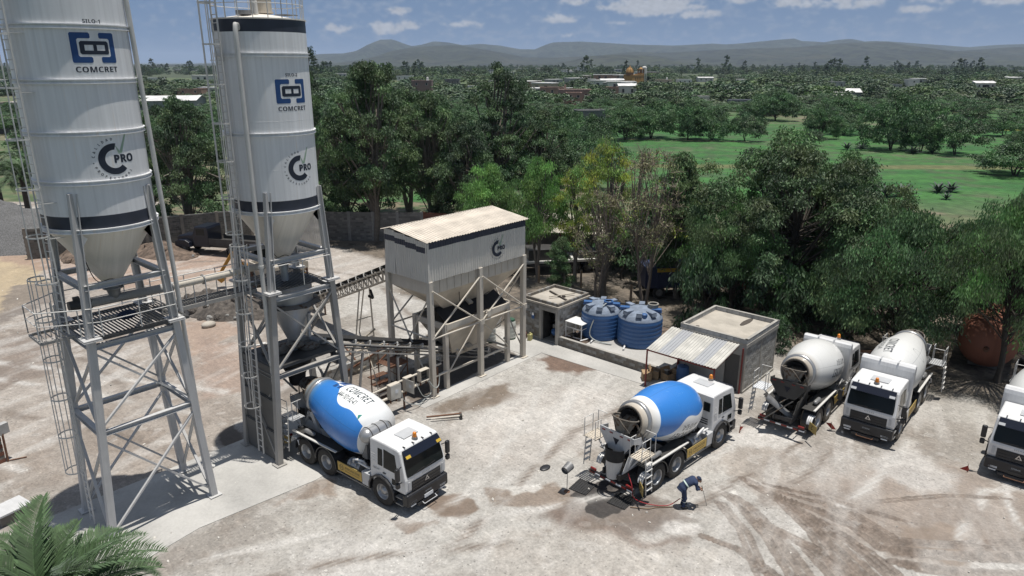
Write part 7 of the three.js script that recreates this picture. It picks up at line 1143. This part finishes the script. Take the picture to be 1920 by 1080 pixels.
yardWall('brick_wall', 'red brick yard wall in the deep shade behind the weeping trees', [13.5, -56.5], [34, -51], 2.8, .28, .12, rT, 4, 6, M.brickRed);
{ const o = thing('sheet_fence', 'upright grey ribbed sheet fence panel behind the second silo', 'fence', V(-22.6, 0, -66.8), .12); for (let k = 0; k < 4; k++) part('sheet', corr(1.12, 4.9, .19, .035).translate(k * 1.1, .05, (k % 2) * .01), M.zinc, o); part('rail', [box(4.5, .08, .06, 2.2, 1.2, -.06), box(4.5, .08, .06, 2.2, 3.8, -.06)], M.rust, o); }
// ---------------------------------------------------------------- heaps
function heap(name, label, cat, x, z, rx, rz, h, m, seed, rough, stones) {
  const o = thing(name, label, cat, V(x, 0, z), seed); const n = 56, g = new THREE.CircleGeometry(1, n, 0, 6.2832); const pos = [], idx = [], RN = 30; for (let j = 0; j <= RN; j++) for (let i = 0; i < n; i++) { const t = j / RN, a = i / n * 6.2832, w = 1 + .22 * (fbm(Math.cos(a) * 1.6 + 5, Math.sin(a) * 1.6 + 5, 3, seed) - .5) * 2, X = Math.cos(a) * rx * t * w, Z = Math.sin(a) * rz * t * w, y = h * Math.max(0, (1 - Math.pow(t, 1.15)) * (.8 + .4 * fbm(X * .5 + 9, Z * .5, 3, seed + 1))) + rough * (fbm(X * 2.2, Z * 2.2, 4, seed + 2) - .5) * (1 - t * t) + (t >= 1 ? -.05 : 0); pos.push(X, y, Z); }
  for (let j = 0; j < RN; j++) for (let i = 0; i < n; i++) { const a = j * n + i, b = j * n + (i + 1) % n; idx.push(a, b, a + n, b, b + n, a + n); }
  const q = new THREE.BufferGeometry(); q.setAttribute('position', new THREE.Float32BufferAttribute(pos, 3)); q.setIndex(idx); q.computeVertexNormals(); part('heap', q, m, o);
  const r = rng(seed * 7 + 1); if (stones) { const geos = [0, 1, 2].map((k) => { const s = new THREE.DodecahedronGeometry(1, 1), p = s.attributes.position; for (let i = 0; i < p.count; i++) { const f = .75 + .5 * vn(p.getX(i) * 2 + k * 7, p.getY(i) * 2 + p.getZ(i) * 3, 5); p.setXYZ(i, p.getX(i) * f, p.getY(i) * f * .7, p.getZ(i) * f); } s.computeVertexNormals(); return metricUV(clean(s)); }); for (let k = 0; k < stones; k++) { const a = r() * 6.28, t = .3 + .75 * Math.sqrt(r()), s = .12 + r() * r() * .42, mm = meshOf('stone', geos[k % 3], k % 3 ? m : M.blockB, o); mm.position.set(Math.cos(a) * rx * t, Math.max(.02, h * (1 - Math.pow(t, 1.15)) * .9), Math.sin(a) * rz * t); mm.scale.setScalar(s); mm.rotation.set(r() * 6, r() * 6, 0); } }
  return o;
}
heap('gravel_heap', 'big grey gravel heap at the left edge behind the first silo', 'heap', -52.5, -71, 10.5, 6.5, 4.4, M.gravel, 3, .25, 0);
heap('soil_heap', 'brown earth heap with lumps in front of the gravel heap', 'heap', -40.5, -67.5, 5.2, 3.2, 2.1, M.soil, 5, .5, 26);
heap('soil_heap', 'dark rubble and earth heap behind the catwalk between the silos', 'heap', -21.6, -50.2, 4.6, 2.6, 1.5, M.soilGrey, 9, .7, 34);
heap('soil_heap', 'low reddish earth heap under the trees by the dark block wall', 'heap', -33.5, -66.5, 4.6, 2.2, 1.1, M.soil, 12, .4, 14);
heap('sand_heap', 'dark litter and branches heaped behind the pump house', 'heap', 3.8, -50.6, 5.4, 2.4, .5, M.soilGrey, 14, .4, 12);
{ const o = thing('concrete_slab', 'broken pale concrete slabs lying on the gravel heap', 'slab', V(-44.6, 1.9, -67.6), .5); part('slab', [box(1.5, .3, 1.0, 0, 0, 0, .3, .1, .25)], M.roofSlab, o); part('slab', [box(1.3, .28, .9, 1.5, .3, -.5, -.3, .2, .1)], M.roofSlab, o); }
{ const o = thing('rubble_block', 'pale lump of concrete on the bare ground beside the rubble heap', 'rubble', V(-21.1, .15, -46.3)); part('lump', new THREE.DodecahedronGeometry(.42, 1).scale(1.2, .6, .9), M.roofSlab, o); }
// ---------------------------------------------------------------- other vehicles and machines, shaded at the back
function simpleWheel(o, x, y, z, r, w = .3, m = M.tyre) { const g = new THREE.Group(); g.name = 'wheel'; g.position.set(x, y, z); o.add(g); part('tyre', lathe([[r * .6, -w / 2], [r * .9, -w / 2], [r, -w / 2 + .06], [r, w / 2 - .06], [r * .9, w / 2], [r * .6, w / 2]], 22).rotateX(Math.PI / 2), m, g); part('rim', lathe([[r * .6, -w * .4], [r * .58, w * .35], [r * .4, w * .1], [r * .16, w * .25], [0, w * .25]], 18).rotateX(Math.PI / 2).rotateY(z < 0 ? Math.PI : 0), M.steelDull, g); }
{ // dark blue bonneted truck (front to the left)
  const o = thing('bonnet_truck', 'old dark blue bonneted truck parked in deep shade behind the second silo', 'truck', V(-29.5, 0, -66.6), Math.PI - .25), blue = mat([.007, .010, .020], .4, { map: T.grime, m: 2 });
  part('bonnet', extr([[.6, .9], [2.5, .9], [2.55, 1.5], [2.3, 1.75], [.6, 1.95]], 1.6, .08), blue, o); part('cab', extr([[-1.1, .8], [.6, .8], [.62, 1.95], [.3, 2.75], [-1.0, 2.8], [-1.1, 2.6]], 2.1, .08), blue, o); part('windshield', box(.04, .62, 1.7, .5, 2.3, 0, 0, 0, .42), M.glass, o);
  for (const s of [1, -1]) { part('side_window', box(.9, .6, .04, -.3, 2.25, s * 1.04), M.glass, o); part('fender', extr([[.9, .75], [2.6, .75], [2.5, 1.25], [2.1, 1.42], [1.4, 1.42], [1.0, 1.2]], .5, .04).translate(0, 0, s * .95), blue, o); simpleWheel(o, 1.75, .5, s * .95, .5); simpleWheel(o, -3.4, .5, s * .95, .5, .55); part('headlight', cyl(.12, .12, .06, 2.57, 1.1, s * .7, 12).rotateZ(0), M.lampWhite, o); }
  part('bumper', box(.16, .26, 2.2, 2.65, .65, 0), M.darkSteel, o); part('flatbed', [box(5, .16, 2.3, -3.7, 1.15, 0), box(5, .5, .06, -3.7, 1.45, 1.12), box(5, .5, .06, -3.7, 1.45, -1.12)], M.darkSteel, o); part('chassis', box(6.6, .24, .8, -2, .8, 0), M.plasticBlack, o);
}
{ // backhoe loader
  const o = thing('backhoe_loader', 'yellow backhoe loader mostly hidden by the ladder of the second silo', 'backhoe', V(-20.6, 0, -56.5), .4), yl = mat([.42, .20, .025], .5, { map: T.grime, m: 1.5 });
  part('body', [rbox(2.4, .9, 1.3, .1, 0, 1.3, 0), rbox(1.2, .7, 1.0, .1, 1.6, 1.4, 0)], yl, o); part('cab', [box(.08, 1.5, .08, -.7, 2.4, .6), box(.08, 1.5, .08, .6, 2.4, .6), box(.08, 1.5, .08, -.7, 2.4, -.6), box(.08, 1.5, .08, .6, 2.4, -.6), rbox(1.7, .12, 1.6, .05, 0, 3.2, 0)], M.plasticBlack, o); part('cab_glass', [box(1.2, 1.2, .03, 0, 2.45, .58), box(1.2, 1.2, .03, 0, 2.45, -.58)], M.glass, o);
  for (const s of [1, -1]) { simpleWheel(o, -.7, .75, s * .9, .75, .45); simpleWheel(o, 1.7, .45, s * .8, .45, .35); }
  part('boom', [beam(V(-1.2, 1.2, 0), V(-2.2, 2.9, 0), .26, .3), beam(V(-2.2, 2.9, 0), V(-3.2, 1.4, 0), .22, .24)], yl, o); part('bucket', extr([[-3.5, 1.3], [-3.0, 1.4], [-2.9, .8], [-3.3, .5], [-3.6, .8]], .7, .02), yl, o); part('loader_arm', [beam(V(.8, 1.7, .7), V(2.8, .9, .7), .14, .2), beam(V(.8, 1.7, -.7), V(2.8, .9, -.7), .14, .2)], yl, o); part('loader_bucket', extr([[2.7, .3], [3.5, .25], [3.0, .5], [2.8, 1.1]], 2.1, .02), yl, o);
}
{ // trailer and shed roof under the trees
  const o = thing('flatbed_truck', 'white flatbed truck standing in the dark shade behind the pump house', 'truck', V(4.4, 0, -60.4), .18);
  part('cab', extr([[-6.2, .7], [-4.4, .7], [-4.3, 1.6], [-4.6, 2.7], [-6.2, 2.75]].map(([x, y]) => [x, y]), 2.2, .1), mat([.45, .46, .47], .4, { map: T.grime, m: 2 }), o); part('window', [box(1.0, .6, .04, -5.3, 2.1, 1.11), box(.04, .7, 1.8, -6.23, 2.1, 0)], M.glass, o); part('bed', [box(8.2, .22, 2.4, 0, 1.15, 0), box(8.2, .12, .06, 0, 1.2, 1.24)], M.railWhite, o); part('chassis', box(10, .26, .9, -1, .85, 0), M.plasticBlack, o); part('load', [box(3.2, .9, 2.0, -1.6, 1.75, 0), box(2.2, .5, 2.0, 2.4, 1.55, 0)], M.darkSteel, o);
  for (const s of [1, -1]) { simpleWheel(o, -5.2, .52, s * 1.0, .52); simpleWheel(o, .9, .52, s * 1.0, .52, .5); simpleWheel(o, 2.2, .52, s * 1.0, .52, .5); part('mud_flap', box(.04, .5, .5, 3.1, .5, s * 1), M.rubber, o); }
}
{ const o = thing('carport', 'long open shed with pale sheet roof under the yellowing trees', 'shed', V(6.5, 0, -63.2), -.18); for (let k = 0; k < 11; k++) part('roof_sheet', corr(1.06, 5.4, .2, .035).rotateX(-Math.PI / 2 + .12).translate(-5.6 + k * 1.05, 3.25 + (k % 2) * .012, 2.7), M.roofSlab, o); for (const x of [-5.4, -1.8, 1.8, 5.8]) for (const z of [2.4, -2.3]) part('post', box(.14, 3.3, .14, x, 1.65, z), M.rust, o); part('rear_wall', box(11.5, 2.4, .15, 0, 1.2, -2.4), M.blockD, o); }
{ const o = thing('cargo_truck', 'dark blue cargo truck body with a yellow stripe in the shade behind the blue tanks', 'truck', V(13.3, 0, -53.6), .1), blue = mat([.02, .032, .08], .5, { map: T.grime, m: 2 }); part('body', [rbox(6.4, 1.7, 2.3, .05, 0, 1.75, 0)], blue, o); part('stripe', box(2.2, .3, .02, -1.2, 2.35, 1.165), M.yellow, o); for (let k = 0; k < 8; k++) part('rib', box(.08, 1.3, .05, -3 + k * .85, 1.5, 1.18), blue, o); part('chassis', box(6.6, .24, .9, 0, .8, 0), M.plasticBlack, o); for (const s of [1, -1]) { simpleWheel(o, -2, .5, s * .95, .5); simpleWheel(o, 2, .5, s * .95, .5); } }
{ const o = thing('rusty_tank', 'large rust orange round steel tank in the shade under the pepper tree', 'tank', V(28.4, 0, -39.4), -.63), rm = mat([.30, .12, .075], .8, { map: T.grime, m: 3 }); part('shell', new THREE.CapsuleGeometry(1.55, 2.6, 12, 40).rotateX(Math.PI / 2).translate(0, 1.75, -1.2), rm, o); part('weld_ring', [0, -1.3, -2.6].map((z) => new THREE.TorusGeometry(1.555, .018, 5, 40).translate(0, 1.75, z + .1)), M.rust, o); part('saddle', [box(1.6, .5, .3, 0, .25, -.2), box(1.6, .5, .3, 0, .25, -2.4)], M.blockD, o); part('nozzle', rod(V(0, 1.75, 1.6), V(0, 1.75, 1.9), .14, 12), M.rust, o); }
{ const o = thing('tyre', 'old dark tyre block leaning at the foot of the rusty tank', 'tyre', V(31, .05, -39.4), .4); part('tread', rbox(.9, .5, .6, .12, 0, .28, 0), M.rubber, o); part('rim', cyl(.16, .16, .62, 0, .3, 0, 14).rotateX(0), M.steelDull, o); }
{ const o = thing('pipe', 'rusty steel pipe lying behind the two white trucks', 'pipe', V(20.8, .35, -40.8), -.12); part('tube', rod(V(-1.4, 0, 0), V(2.6, .1, 0), .16, 14), M.rust, o); part('support', [box(.2, .3, .5, -1, -.22, 0), box(.2, .3, .5, 2, -.2, 0)], M.blockD, o); }
for (const [a, b, l] of [[43.65, -36.2, 'wooden fence post left behind the pump house'], [44.8, -32.7, 'wooden fence post in the middle behind the pump house'], [44.3, -27.6, 'wooden fence post behind the blue tanks']]) { const o = thing('fence_post', l, 'post', Y3(a, b)); part('post', cyl(.09, .1, 1.5, 0, .75, 0, 9), M.wood, o); part('cap', cyl(.095, .09, .04, 0, 1.52, 0, 9), M.barkDark, o); }
// ---------------------------------------------------------------- small things in the yard
{ const o = thing('chute_bucket', 'short steel cylinder on a thin upright rod, standing apart left of the blue drum truck', 'cylinder', V(2.35, 0, -26.35), .4); part('rod', rod(V(0, 0, 0), V(0, 1.05, 0), .018, 6), M.steelDull, o); part('cylinder', [orient(cyl(.2, .17, .42, 0, .2, 0, 18, true), V(-.18, 1.12, .1), V(.9, 1.3, -.5)), orient(new THREE.CircleGeometry(.18, 18).rotateX(-Math.PI / 2).translate(0, .1, 0), V(-.18, 1.12, .1), V(.9, 1.3, -.5))], M.steelDull, o); part('foot', cyl(.12, .14, .03, 0, .02, 0, 10), M.rust, o); }
{ const o = thing('bag', 'crumpled dark scrap of plastic on the ground left of the steel cylinder', 'scrap', V(1.5, .02, -28.2)); part('scrap', new THREE.IcosahedronGeometry(.2, 2).scale(1.5, .35, 1), M.plasticBlack, o); }
{ const o = thing('hose', 'red hose trailing from the tail of the blue drum truck to the worker', 'hose', V(0, 0, 0), 0); const p = Y3(22.4, -13.0); part('hose', tubeAlong([Y3(22.35, -13.6, 1.3), Y3(22.2, -13.3, .9), Y3(22.25, -13.2, .35), Y3(22.6, -12.7, .1), Y3(23.1, -12.1, .06), Y3(23.5, -11.75, .35)], .02, 50, 7), M.redHose, o); }
{ const o = thing('rope', 'thin brown cord lying on the ground behind the worker', 'cord', V(0, 0, 0), 0); part('cord', tubeAlong([Y3(22.0, -13.2, .04), Y3(22.4, -12.6, .03), Y3(22.7, -12.4, .03), Y3(23.2, -11.9, .03)], .02, 30, 5), M.wood, o); }
function chockCloth(label, p, yaw) { const o = thing('warning_flag', label, 'flag', p, yaw), g = new THREE.BufferGeometry(); g.setAttribute('position', new THREE.Float32BufferAttribute([0, .03, 0, .42, .2, .03, .06, .34, 0, 0, .03, 0, .06, .34, 0, -.15, .06, .12], 3)); g.computeVertexNormals(); part('cloth', g, mat([.30, .035, .025], .8), o); part('stick', rod(V(0, 0, 0), V(.06, .42, 0), .012), M.wood, o); }
chockCloth('small red flag at the nose of the blue drum truck beside the block office', Y3(30.9, -12.6), YAW); chockCloth('small red flag between the two parked white trucks', Y3(34.3, -9.3), YAW + 1.2); chockCloth('small red flag beside the truck cut off by the right edge', Y3(34.4, -3.4), YAW + 2.4);
{ const o = thing('marker_pipe', 'pair of steel bars lying on the ground behind the cab of the loading truck', 'bars', Y3(22.1, -24.7, .1), .2); part('bar', rod(V(-.8, .05, 0), V(1.0, .12, .1), .05, 8), M.rust, o); part('bar', rod(V(-.6, .05, .25), V(1.1, .1, .3), .04, 8), M.beige, o); part('bracket', box(.12, .2, .4, .95, .05, .2), M.darkSteel, o); }
{ const o = thing('concrete_box', 'white concrete lid on a low box at the left edge below the first silo', 'box', Y3(4.75, -31.4), YAW + .2); part('lid', rbox(1.25, .1, 1.0, .02, 0, .5, 0), mat([.52, .52, .52], .8, { map: T.grime, m: 1.2 }), o); part('side', [box(1.05, .44, .8, 0, .22, 0)], M.blockD, o); }
{ const o = thing('gate_pillar', 'brick pillar with a small grey box and bent pipe at the left edge', 'pillar', Y3(5.6, -36.7), YAW + .15); for (let k = 0; k < 9; k++) part('brick', box(.42 - (k % 2) * .02, .17, .42 - (k % 2) * .02, 0, .09 + k * .18, 0), k % 2 ? M.blockD : M.brickRed, o); part('meter_box', box(.5, .5, .25, .35, 1.6, .12, .2), M.blockC, o); part('pipe', [rod(V(.26, 0, .26), V(.3, 1.4, .22), .05, 8), rod(V(.26, .05, .26), V(.9, .04, .6), .03, 6)], M.rust, o); }
{ const o = thing('timber', 'pale plank lying on the bare ground right of the first silo', 'timber', V(-16.5, .05, -42.8), .5); part('plank', box(1.5, .05, .16, 0, 0, 0), M.railWhite, o); part('batten', box(.2, .04, .3, .4, .05, 0), M.railWhite, o); }
for (const [a, b, yw, l] of [[21.9, -15.55, .12, 'black perforated mat on the dark ground, nearer the steel cylinder on its rod'], [22.15, -13.72, .05, 'black perforated mat on the dark ground, nearer the worker']]) { const o = thing('perforated_mat', l, 'mat', Y3(a, b, .035), YAW + yw); part('plate', plateHoles(.95, .8, 9, 7, .022, .015), M.rubber, o); part('rim', [box(.97, .02, .04, 0, 0, .4), box(.97, .02, .04, 0, 0, -.4)], M.rubber, o); }
// scattered stones and clods over the yard
{ const g = new THREE.DodecahedronGeometry(.06, 0).scale(1.3, .7, 1), N = 700, im = new THREE.InstancedMesh(metricUV(clean(g)), M.blockC, N), r = rng(404), m = new THREE.Matrix4(), q = new THREE.Quaternion(), c = new THREE.Color(); for (let i = 0; i < N; i++) { const x = -45 + r() * 75, z = -21 - r() * 40, s = .25 + r() * r() * 1.1; q.setFromEuler(new THREE.Euler(r() * 6, r() * 6, r() * 6)); m.compose(V(x, .015, z), q, V(s, s, s)); im.setMatrixAt(i, m); const k = .9 + r() * 1.0; im.setColorAt(i, c.setRGB(k, k * .95, k * .88)); } im.name = 'gravel'; im.userData = { kind: 'stuff', label: 'loose stones and clods scattered on the yard ground' }; scene.add(im); }
// ---------------------------------------------------------------- palms
function frond(L, seed, n = 86) { // a feather leaf along +x arching down, leaflets on both sides
  const r = rng(seed), pos = [], col = [], curve = (t) => [L * t * (1 - .12 * t), L * (.62 * t - .78 * t * t)];
  const tri = (a, b, c, k) => { pos.push(...a, ...b, ...c); for (let i = 0; i < 3; i++) col.push(.05 * k, .10 * k, .032 * k); };
  for (let i = 0; i < 12; i++) { const [x0, y0] = curve(i / 12), [x1, y1] = curve((i + 1) / 12), w = .028 * (1 - i / 13); tri([x0, y0, w], [x1, y1, w], [x1, y1, -w], 2.0); tri([x0, y0, w], [x1, y1, -w], [x0, y0, -w], 2.0); }
  for (let i = 0; i < n; i++) for (const s of [1, -1]) { const t = .1 + .9 * (i + r() * .5) / n, [x, y] = curve(t), l = L * .21 * Math.sin(Math.PI * clamp(.14 + .8 * t)) * (.85 + r() * .3), f = .75 + r() * .2, k = .7 + r() * .6, up = .30 - .1 * r(), e = [x + l * f, y + l * up - l * .28, s * l * .72], m1 = [x + l * f * .5 - .012, y + l * up * .6 - .0, s * l * .40 + s * .006], m2 = [x + l * f * .5 + .012, y + l * up * .6 - .01, s * l * .38 - s * .006]; tri([x - .015, y, 0], m1, m2, k); tri(m1, e, m2, k * 1.12); tri([x - .008, y, 0], m2, [x + .01, y, 0], k); }
  const g = new THREE.BufferGeometry(); g.setAttribute('position', new THREE.Float32BufferAttribute(pos, 3)); g.setAttribute('color', new THREE.Float32BufferAttribute(col, 3)); g.computeVertexNormals(); return g;
}
function palm(label, x, z, h, L, nF, seed, r0 = .28) { const o = thing('palm_tree', label, 'palm', V(x, 0, z), seed), r = rng(seed); const tr = [cyl(r0, r0 * 1.2, h, 0, h / 2, 0, 14)]; for (let k = 0; k < h * 3; k++) tr.push(new THREE.CylinderGeometry(r0 * 1.02, r0 * 1.14, .14, 12).translate(0, .2 + k / 3, 0)); part('trunk', tr, M.barkDark, o); const fs = [0, 1, 2].map((k) => frond(L, seed * 10 + k)); for (let k = 0; k < nF; k++) { const m = meshOf('frond', fs[k % 3], LEAFD, o), el = .95 - 1.5 * (k / nF) + (r() - .5) * .2; m.rotation.set(0, k * 2.39996 + r() * .2, 0); m.rotateZ(el); m.rotateX((r() - .5) * .5); m.position.set(0, h + .1, 0); m.scale.setScalar(.85 + r() * .3); } return o; }
palm('feather leaved palm crown in the bottom left corner, nearest to the camera', -9.6, -11.9, 6.45, 2.6, 52, 31);
palm('dark feather palm behind the ladder of the first silo at the left edge', -58, -84, 4.4, 3.6, 40, 33);
palm('second dark palm at the left edge, close behind the first one', -64, -88, 4.8, 3.4, 36, 35);
// ---------------------------------------------------------------- the worker
function fleshOut(bones, lo, hi, res, k) { // bones: [p, q, r0, r1, colour]; one smooth skin round all of them
  const mc = new MarchingCubes(res, M.denim, false, false, 200000), f = mc.field, size = mc.size, ext = Math.max(hi[0] - lo[0], hi[1] - lo[1], hi[2] - lo[2]) / 2, c = [(lo[0] + hi[0]) / 2, (lo[1] + hi[1]) / 2, (lo[2] + hi[2]) / 2];
  const dist = (x, y, z, b) => { const [p, q, r0, r1] = b, dx = q[0] - p[0], dy = q[1] - p[1], dz = q[2] - p[2], t = clamp(((x - p[0]) * dx + (y - p[1]) * dy + (z - p[2]) * dz) / (dx * dx + dy * dy + dz * dz + 1e-9)); return Math.hypot(x - p[0] - t * dx, y - p[1] - t * dy, z - p[2] - t * dz) - lerp(r0, r1, t); };
  for (let i = 0; i < size; i++) for (let j = 0; j < size; j++) for (let l = 0; l < size; l++) { const x = c[0] + (i - size / 2) / (size / 2) * ext, y = c[1] + (j - size / 2) / (size / 2) * ext, z = c[2] + (l - size / 2) / (size / 2) * ext; let d = 9; for (const b of bones) { const e = dist(x, y, z, b), h = clamp(.5 + .5 * (d - e) / k); d = lerp(d, e, h) - k * h * (1 - h); } f[i + j * size + l * size * size] = -d; }
  mc.isolation = 0; mc.update(); const n = mc.count, pos = mc.positionArray.slice(0, n * 3), g = new THREE.BufferGeometry(), col = new Float32Array(n * 3);
  for (let i = 0; i < n; i++) { const x = pos[i * 3] * ext + c[0], y = pos[i * 3 + 1] * ext + c[1], z = pos[i * 3 + 2] * ext + c[2]; pos[i * 3] = x; pos[i * 3 + 1] = y; pos[i * 3 + 2] = z; let best = 9, bc = bones[0][4]; for (const b of bones) { const e = dist(x, y, z, b); if (e < best) { best = e; bc = b[4]; } } const w = .85 + .3 * vn(x * 22, y * 22 + z * 9, 7); col[i * 3] = bc[0] * w; col[i * 3 + 1] = bc[1] * w; col[i * 3 + 2] = bc[2] * w; }
  g.setAttribute('position', new THREE.BufferAttribute(pos, 3)); g.setAttribute('normal', new THREE.BufferAttribute(mc.normalArray.slice(0, n * 3), 3)); g.setAttribute('color', new THREE.BufferAttribute(col, 3)); g.computeVertexNormals(); return g;
}
{
  const o = thing('person', 'person in navy work clothes and cap with reflective belt, bending forward over a thin rod', 'person', Y3(23.5, -11.62, .01), .12);
  const N = [.018, .032, .075], S = [.30, .17, .11], B = [.02, .018, .017], sk = mat([1, 1, 1], .85, { vc: true });
  const hipL = [-.05, .9, .10], hipR = [-.05, .9, -.10], kL = [.02, .49, .13], kR = [.06, .49, -.10], aL = [-.04, .10, .14], aR = [.02, .10, -.12];
  const shL = [.40, 1.22, .19], shR = [.40, 1.22, -.19], eL = [.46, .96, .25], eR = [.50, .95, -.2], hL = [.64, .84, .10], hR = [.68, .82, -.05];
  const bones = [[hipL, kL, .115, .078, N], [hipR, kR, .115, .078, N], [kL, aL, .078, .058, N], [kR, aR, .078, .058, N], [[-.08, .94, .06], [-.08, .94, -.06], .14, .14, N], [[-.06, .97, 0], [.12, 1.12, 0], .165, .16, N], [[.12, 1.12, .06], [.36, 1.24, .08], .15, .14, N], [[.12, 1.12, -.06], [.36, 1.24, -.08], .15, .14, N], [shL, shR, .09, .09, N], [shL, eL, .075, .058, N], [shR, eR, .075, .058, N], [eL, [.60, .86, .12], .055, .04, N], [eR, [.64, .84, -.06], .055, .04, N], [[.42, 1.26, 0], [.52, 1.27, 0], .065, .06, S], [aL, [.12, .05, .16], .06, .045, B], [aR, [.19, .05, -.13], .06, .045, B], [[-.06, .06, .14], [.0, .05, .14], .05, .05, B], [[0, .06, -.12], [.06, .05, -.12], .05, .05, B], [[.60, .86, .12], hL, .036, .036, S], [[.64, .84, -.06], hR, .036, .036, S]];
  const body = fleshOut(bones, [-.35, -.02, -.5], [.85, 1.5, .5], 92, .05);
  const hd = [[[.58, 1.28, 0], [.60, 1.22, 0], .098, .085, S], [[.66, 1.17, 0], [.67, 1.15, 0], .055, .05, S], [[.68, 1.25, 0], [.705, 1.215, 0], .016, .02, S], [[.585, 1.24, .095], [.575, 1.215, .098], .02, .016, S], [[.585, 1.24, -.095], [.575, 1.215, -.098], .02, .016, S], [[.675, 1.245, .035], [.68, 1.245, .035], .012, .01, B], [[.675, 1.245, -.035], [.68, 1.245, -.035], .012, .01, B], [[.705, 1.165, .02], [.705, 1.165, -.02], .010, .010, [.2, .08, .06]]];
  const head = fleshOut(hd, [.42, 1.05, -.16], [.78, 1.4, .16], 60, .02);
  const hands = []; for (const [h, s] of [[hL, 1], [hR, -1]]) { const fb = [[[h[0], h[1], h[2]], [h[0] + .05, h[1] - .015, h[2]], .034, .03, S]]; for (let k = 0; k < 4; k++) { const z = h[2] + (k - 1.5) * .019, l = [.036, .044, .041, .032][k], p0 = [h[0] + .06, h[1] - .01, z], p1 = [h[0] + .06 + l, h[1] - .03, z], p2 = [h[0] + .06 + l * .9, h[1] - .03 - l * .8, z], p3 = [h[0] + .06 + l * .2, h[1] - .04 - l * .9, z]; fb.push([p0, p1, .010, .0095, S], [p1, p2, .0095, .009, S], [p2, p3, .009, .008, S]); } fb.push([[h[0] + .01, h[1] - .02, h[2] - s * .03], [h[0] + .05, h[1] - .055, h[2] - s * .03], .012, .010, S], [[h[0] + .05, h[1] - .055, h[2] - s * .03], [h[0] + .075, h[1] - .062, h[2] - s * .01], .010, .009, S]); hands.push(fleshOut(fb, [h[0] - .05, h[1] - .12, h[2] - .09], [h[0] + .15, h[1] + .06, h[2] + .09], 64, .008)); }
  const all = mergeGeometries([body, head, ...hands]); meshOf('body', all, sk, o);
  part('jacket_hem', [new THREE.CylinderGeometry(.175, .20, .22, 22, 1, true).scale(1, 1, 1.08).rotateZ(-.5).translate(-.07, .90, 0)], M.denim, o);
  part('reflective_belt', [new THREE.CylinderGeometry(.187, .187, .055, 26, 1, true).scale(.95, 1, 1.12).rotateZ(-.95).translate(.08, 1.09, 0)], mat([.55, .66, .60], .35), o); part('reflective_band', [new THREE.CylinderGeometry(.078, .072, .045, 16, 1, true).translate(0, .33, .133), new THREE.CylinderGeometry(.078, .072, .045, 16, 1, true).translate(.043, .33, -.108)], mat([.5, .55, .5], .4), o);
  part('cap', [new THREE.SphereGeometry(.108, 18, 10, 0, 6.3, 0, 1.75).rotateZ(-.75).translate(.585, 1.285, 0), new THREE.CylinderGeometry(.09, .09, .012, 18, 1, false, 0, Math.PI).rotateY(0).rotateZ(-.95).translate(.675, 1.29, 0)], M.denim, o);
  part('collar', new THREE.TorusGeometry(.08, .022, 6, 16).rotateY(Math.PI / 2).rotateZ(.2).translate(.45, 1.26, 0), M.denim, o);
}
{ const o = thing('cleaning_rod', 'thin rod held by the worker, its tip on the ground', 'rod', Y3(23.5, -11.62), .12); part('rod', rod(V(.78, .82, .02), V(1.02, .02, .05), .011, 6), M.steelDull, o); part('grip', rod(V(.74, .96, .02), V(.78, .80, .02), .017, 8), M.plasticBlack, o); }
renderer.render(scene, camera);
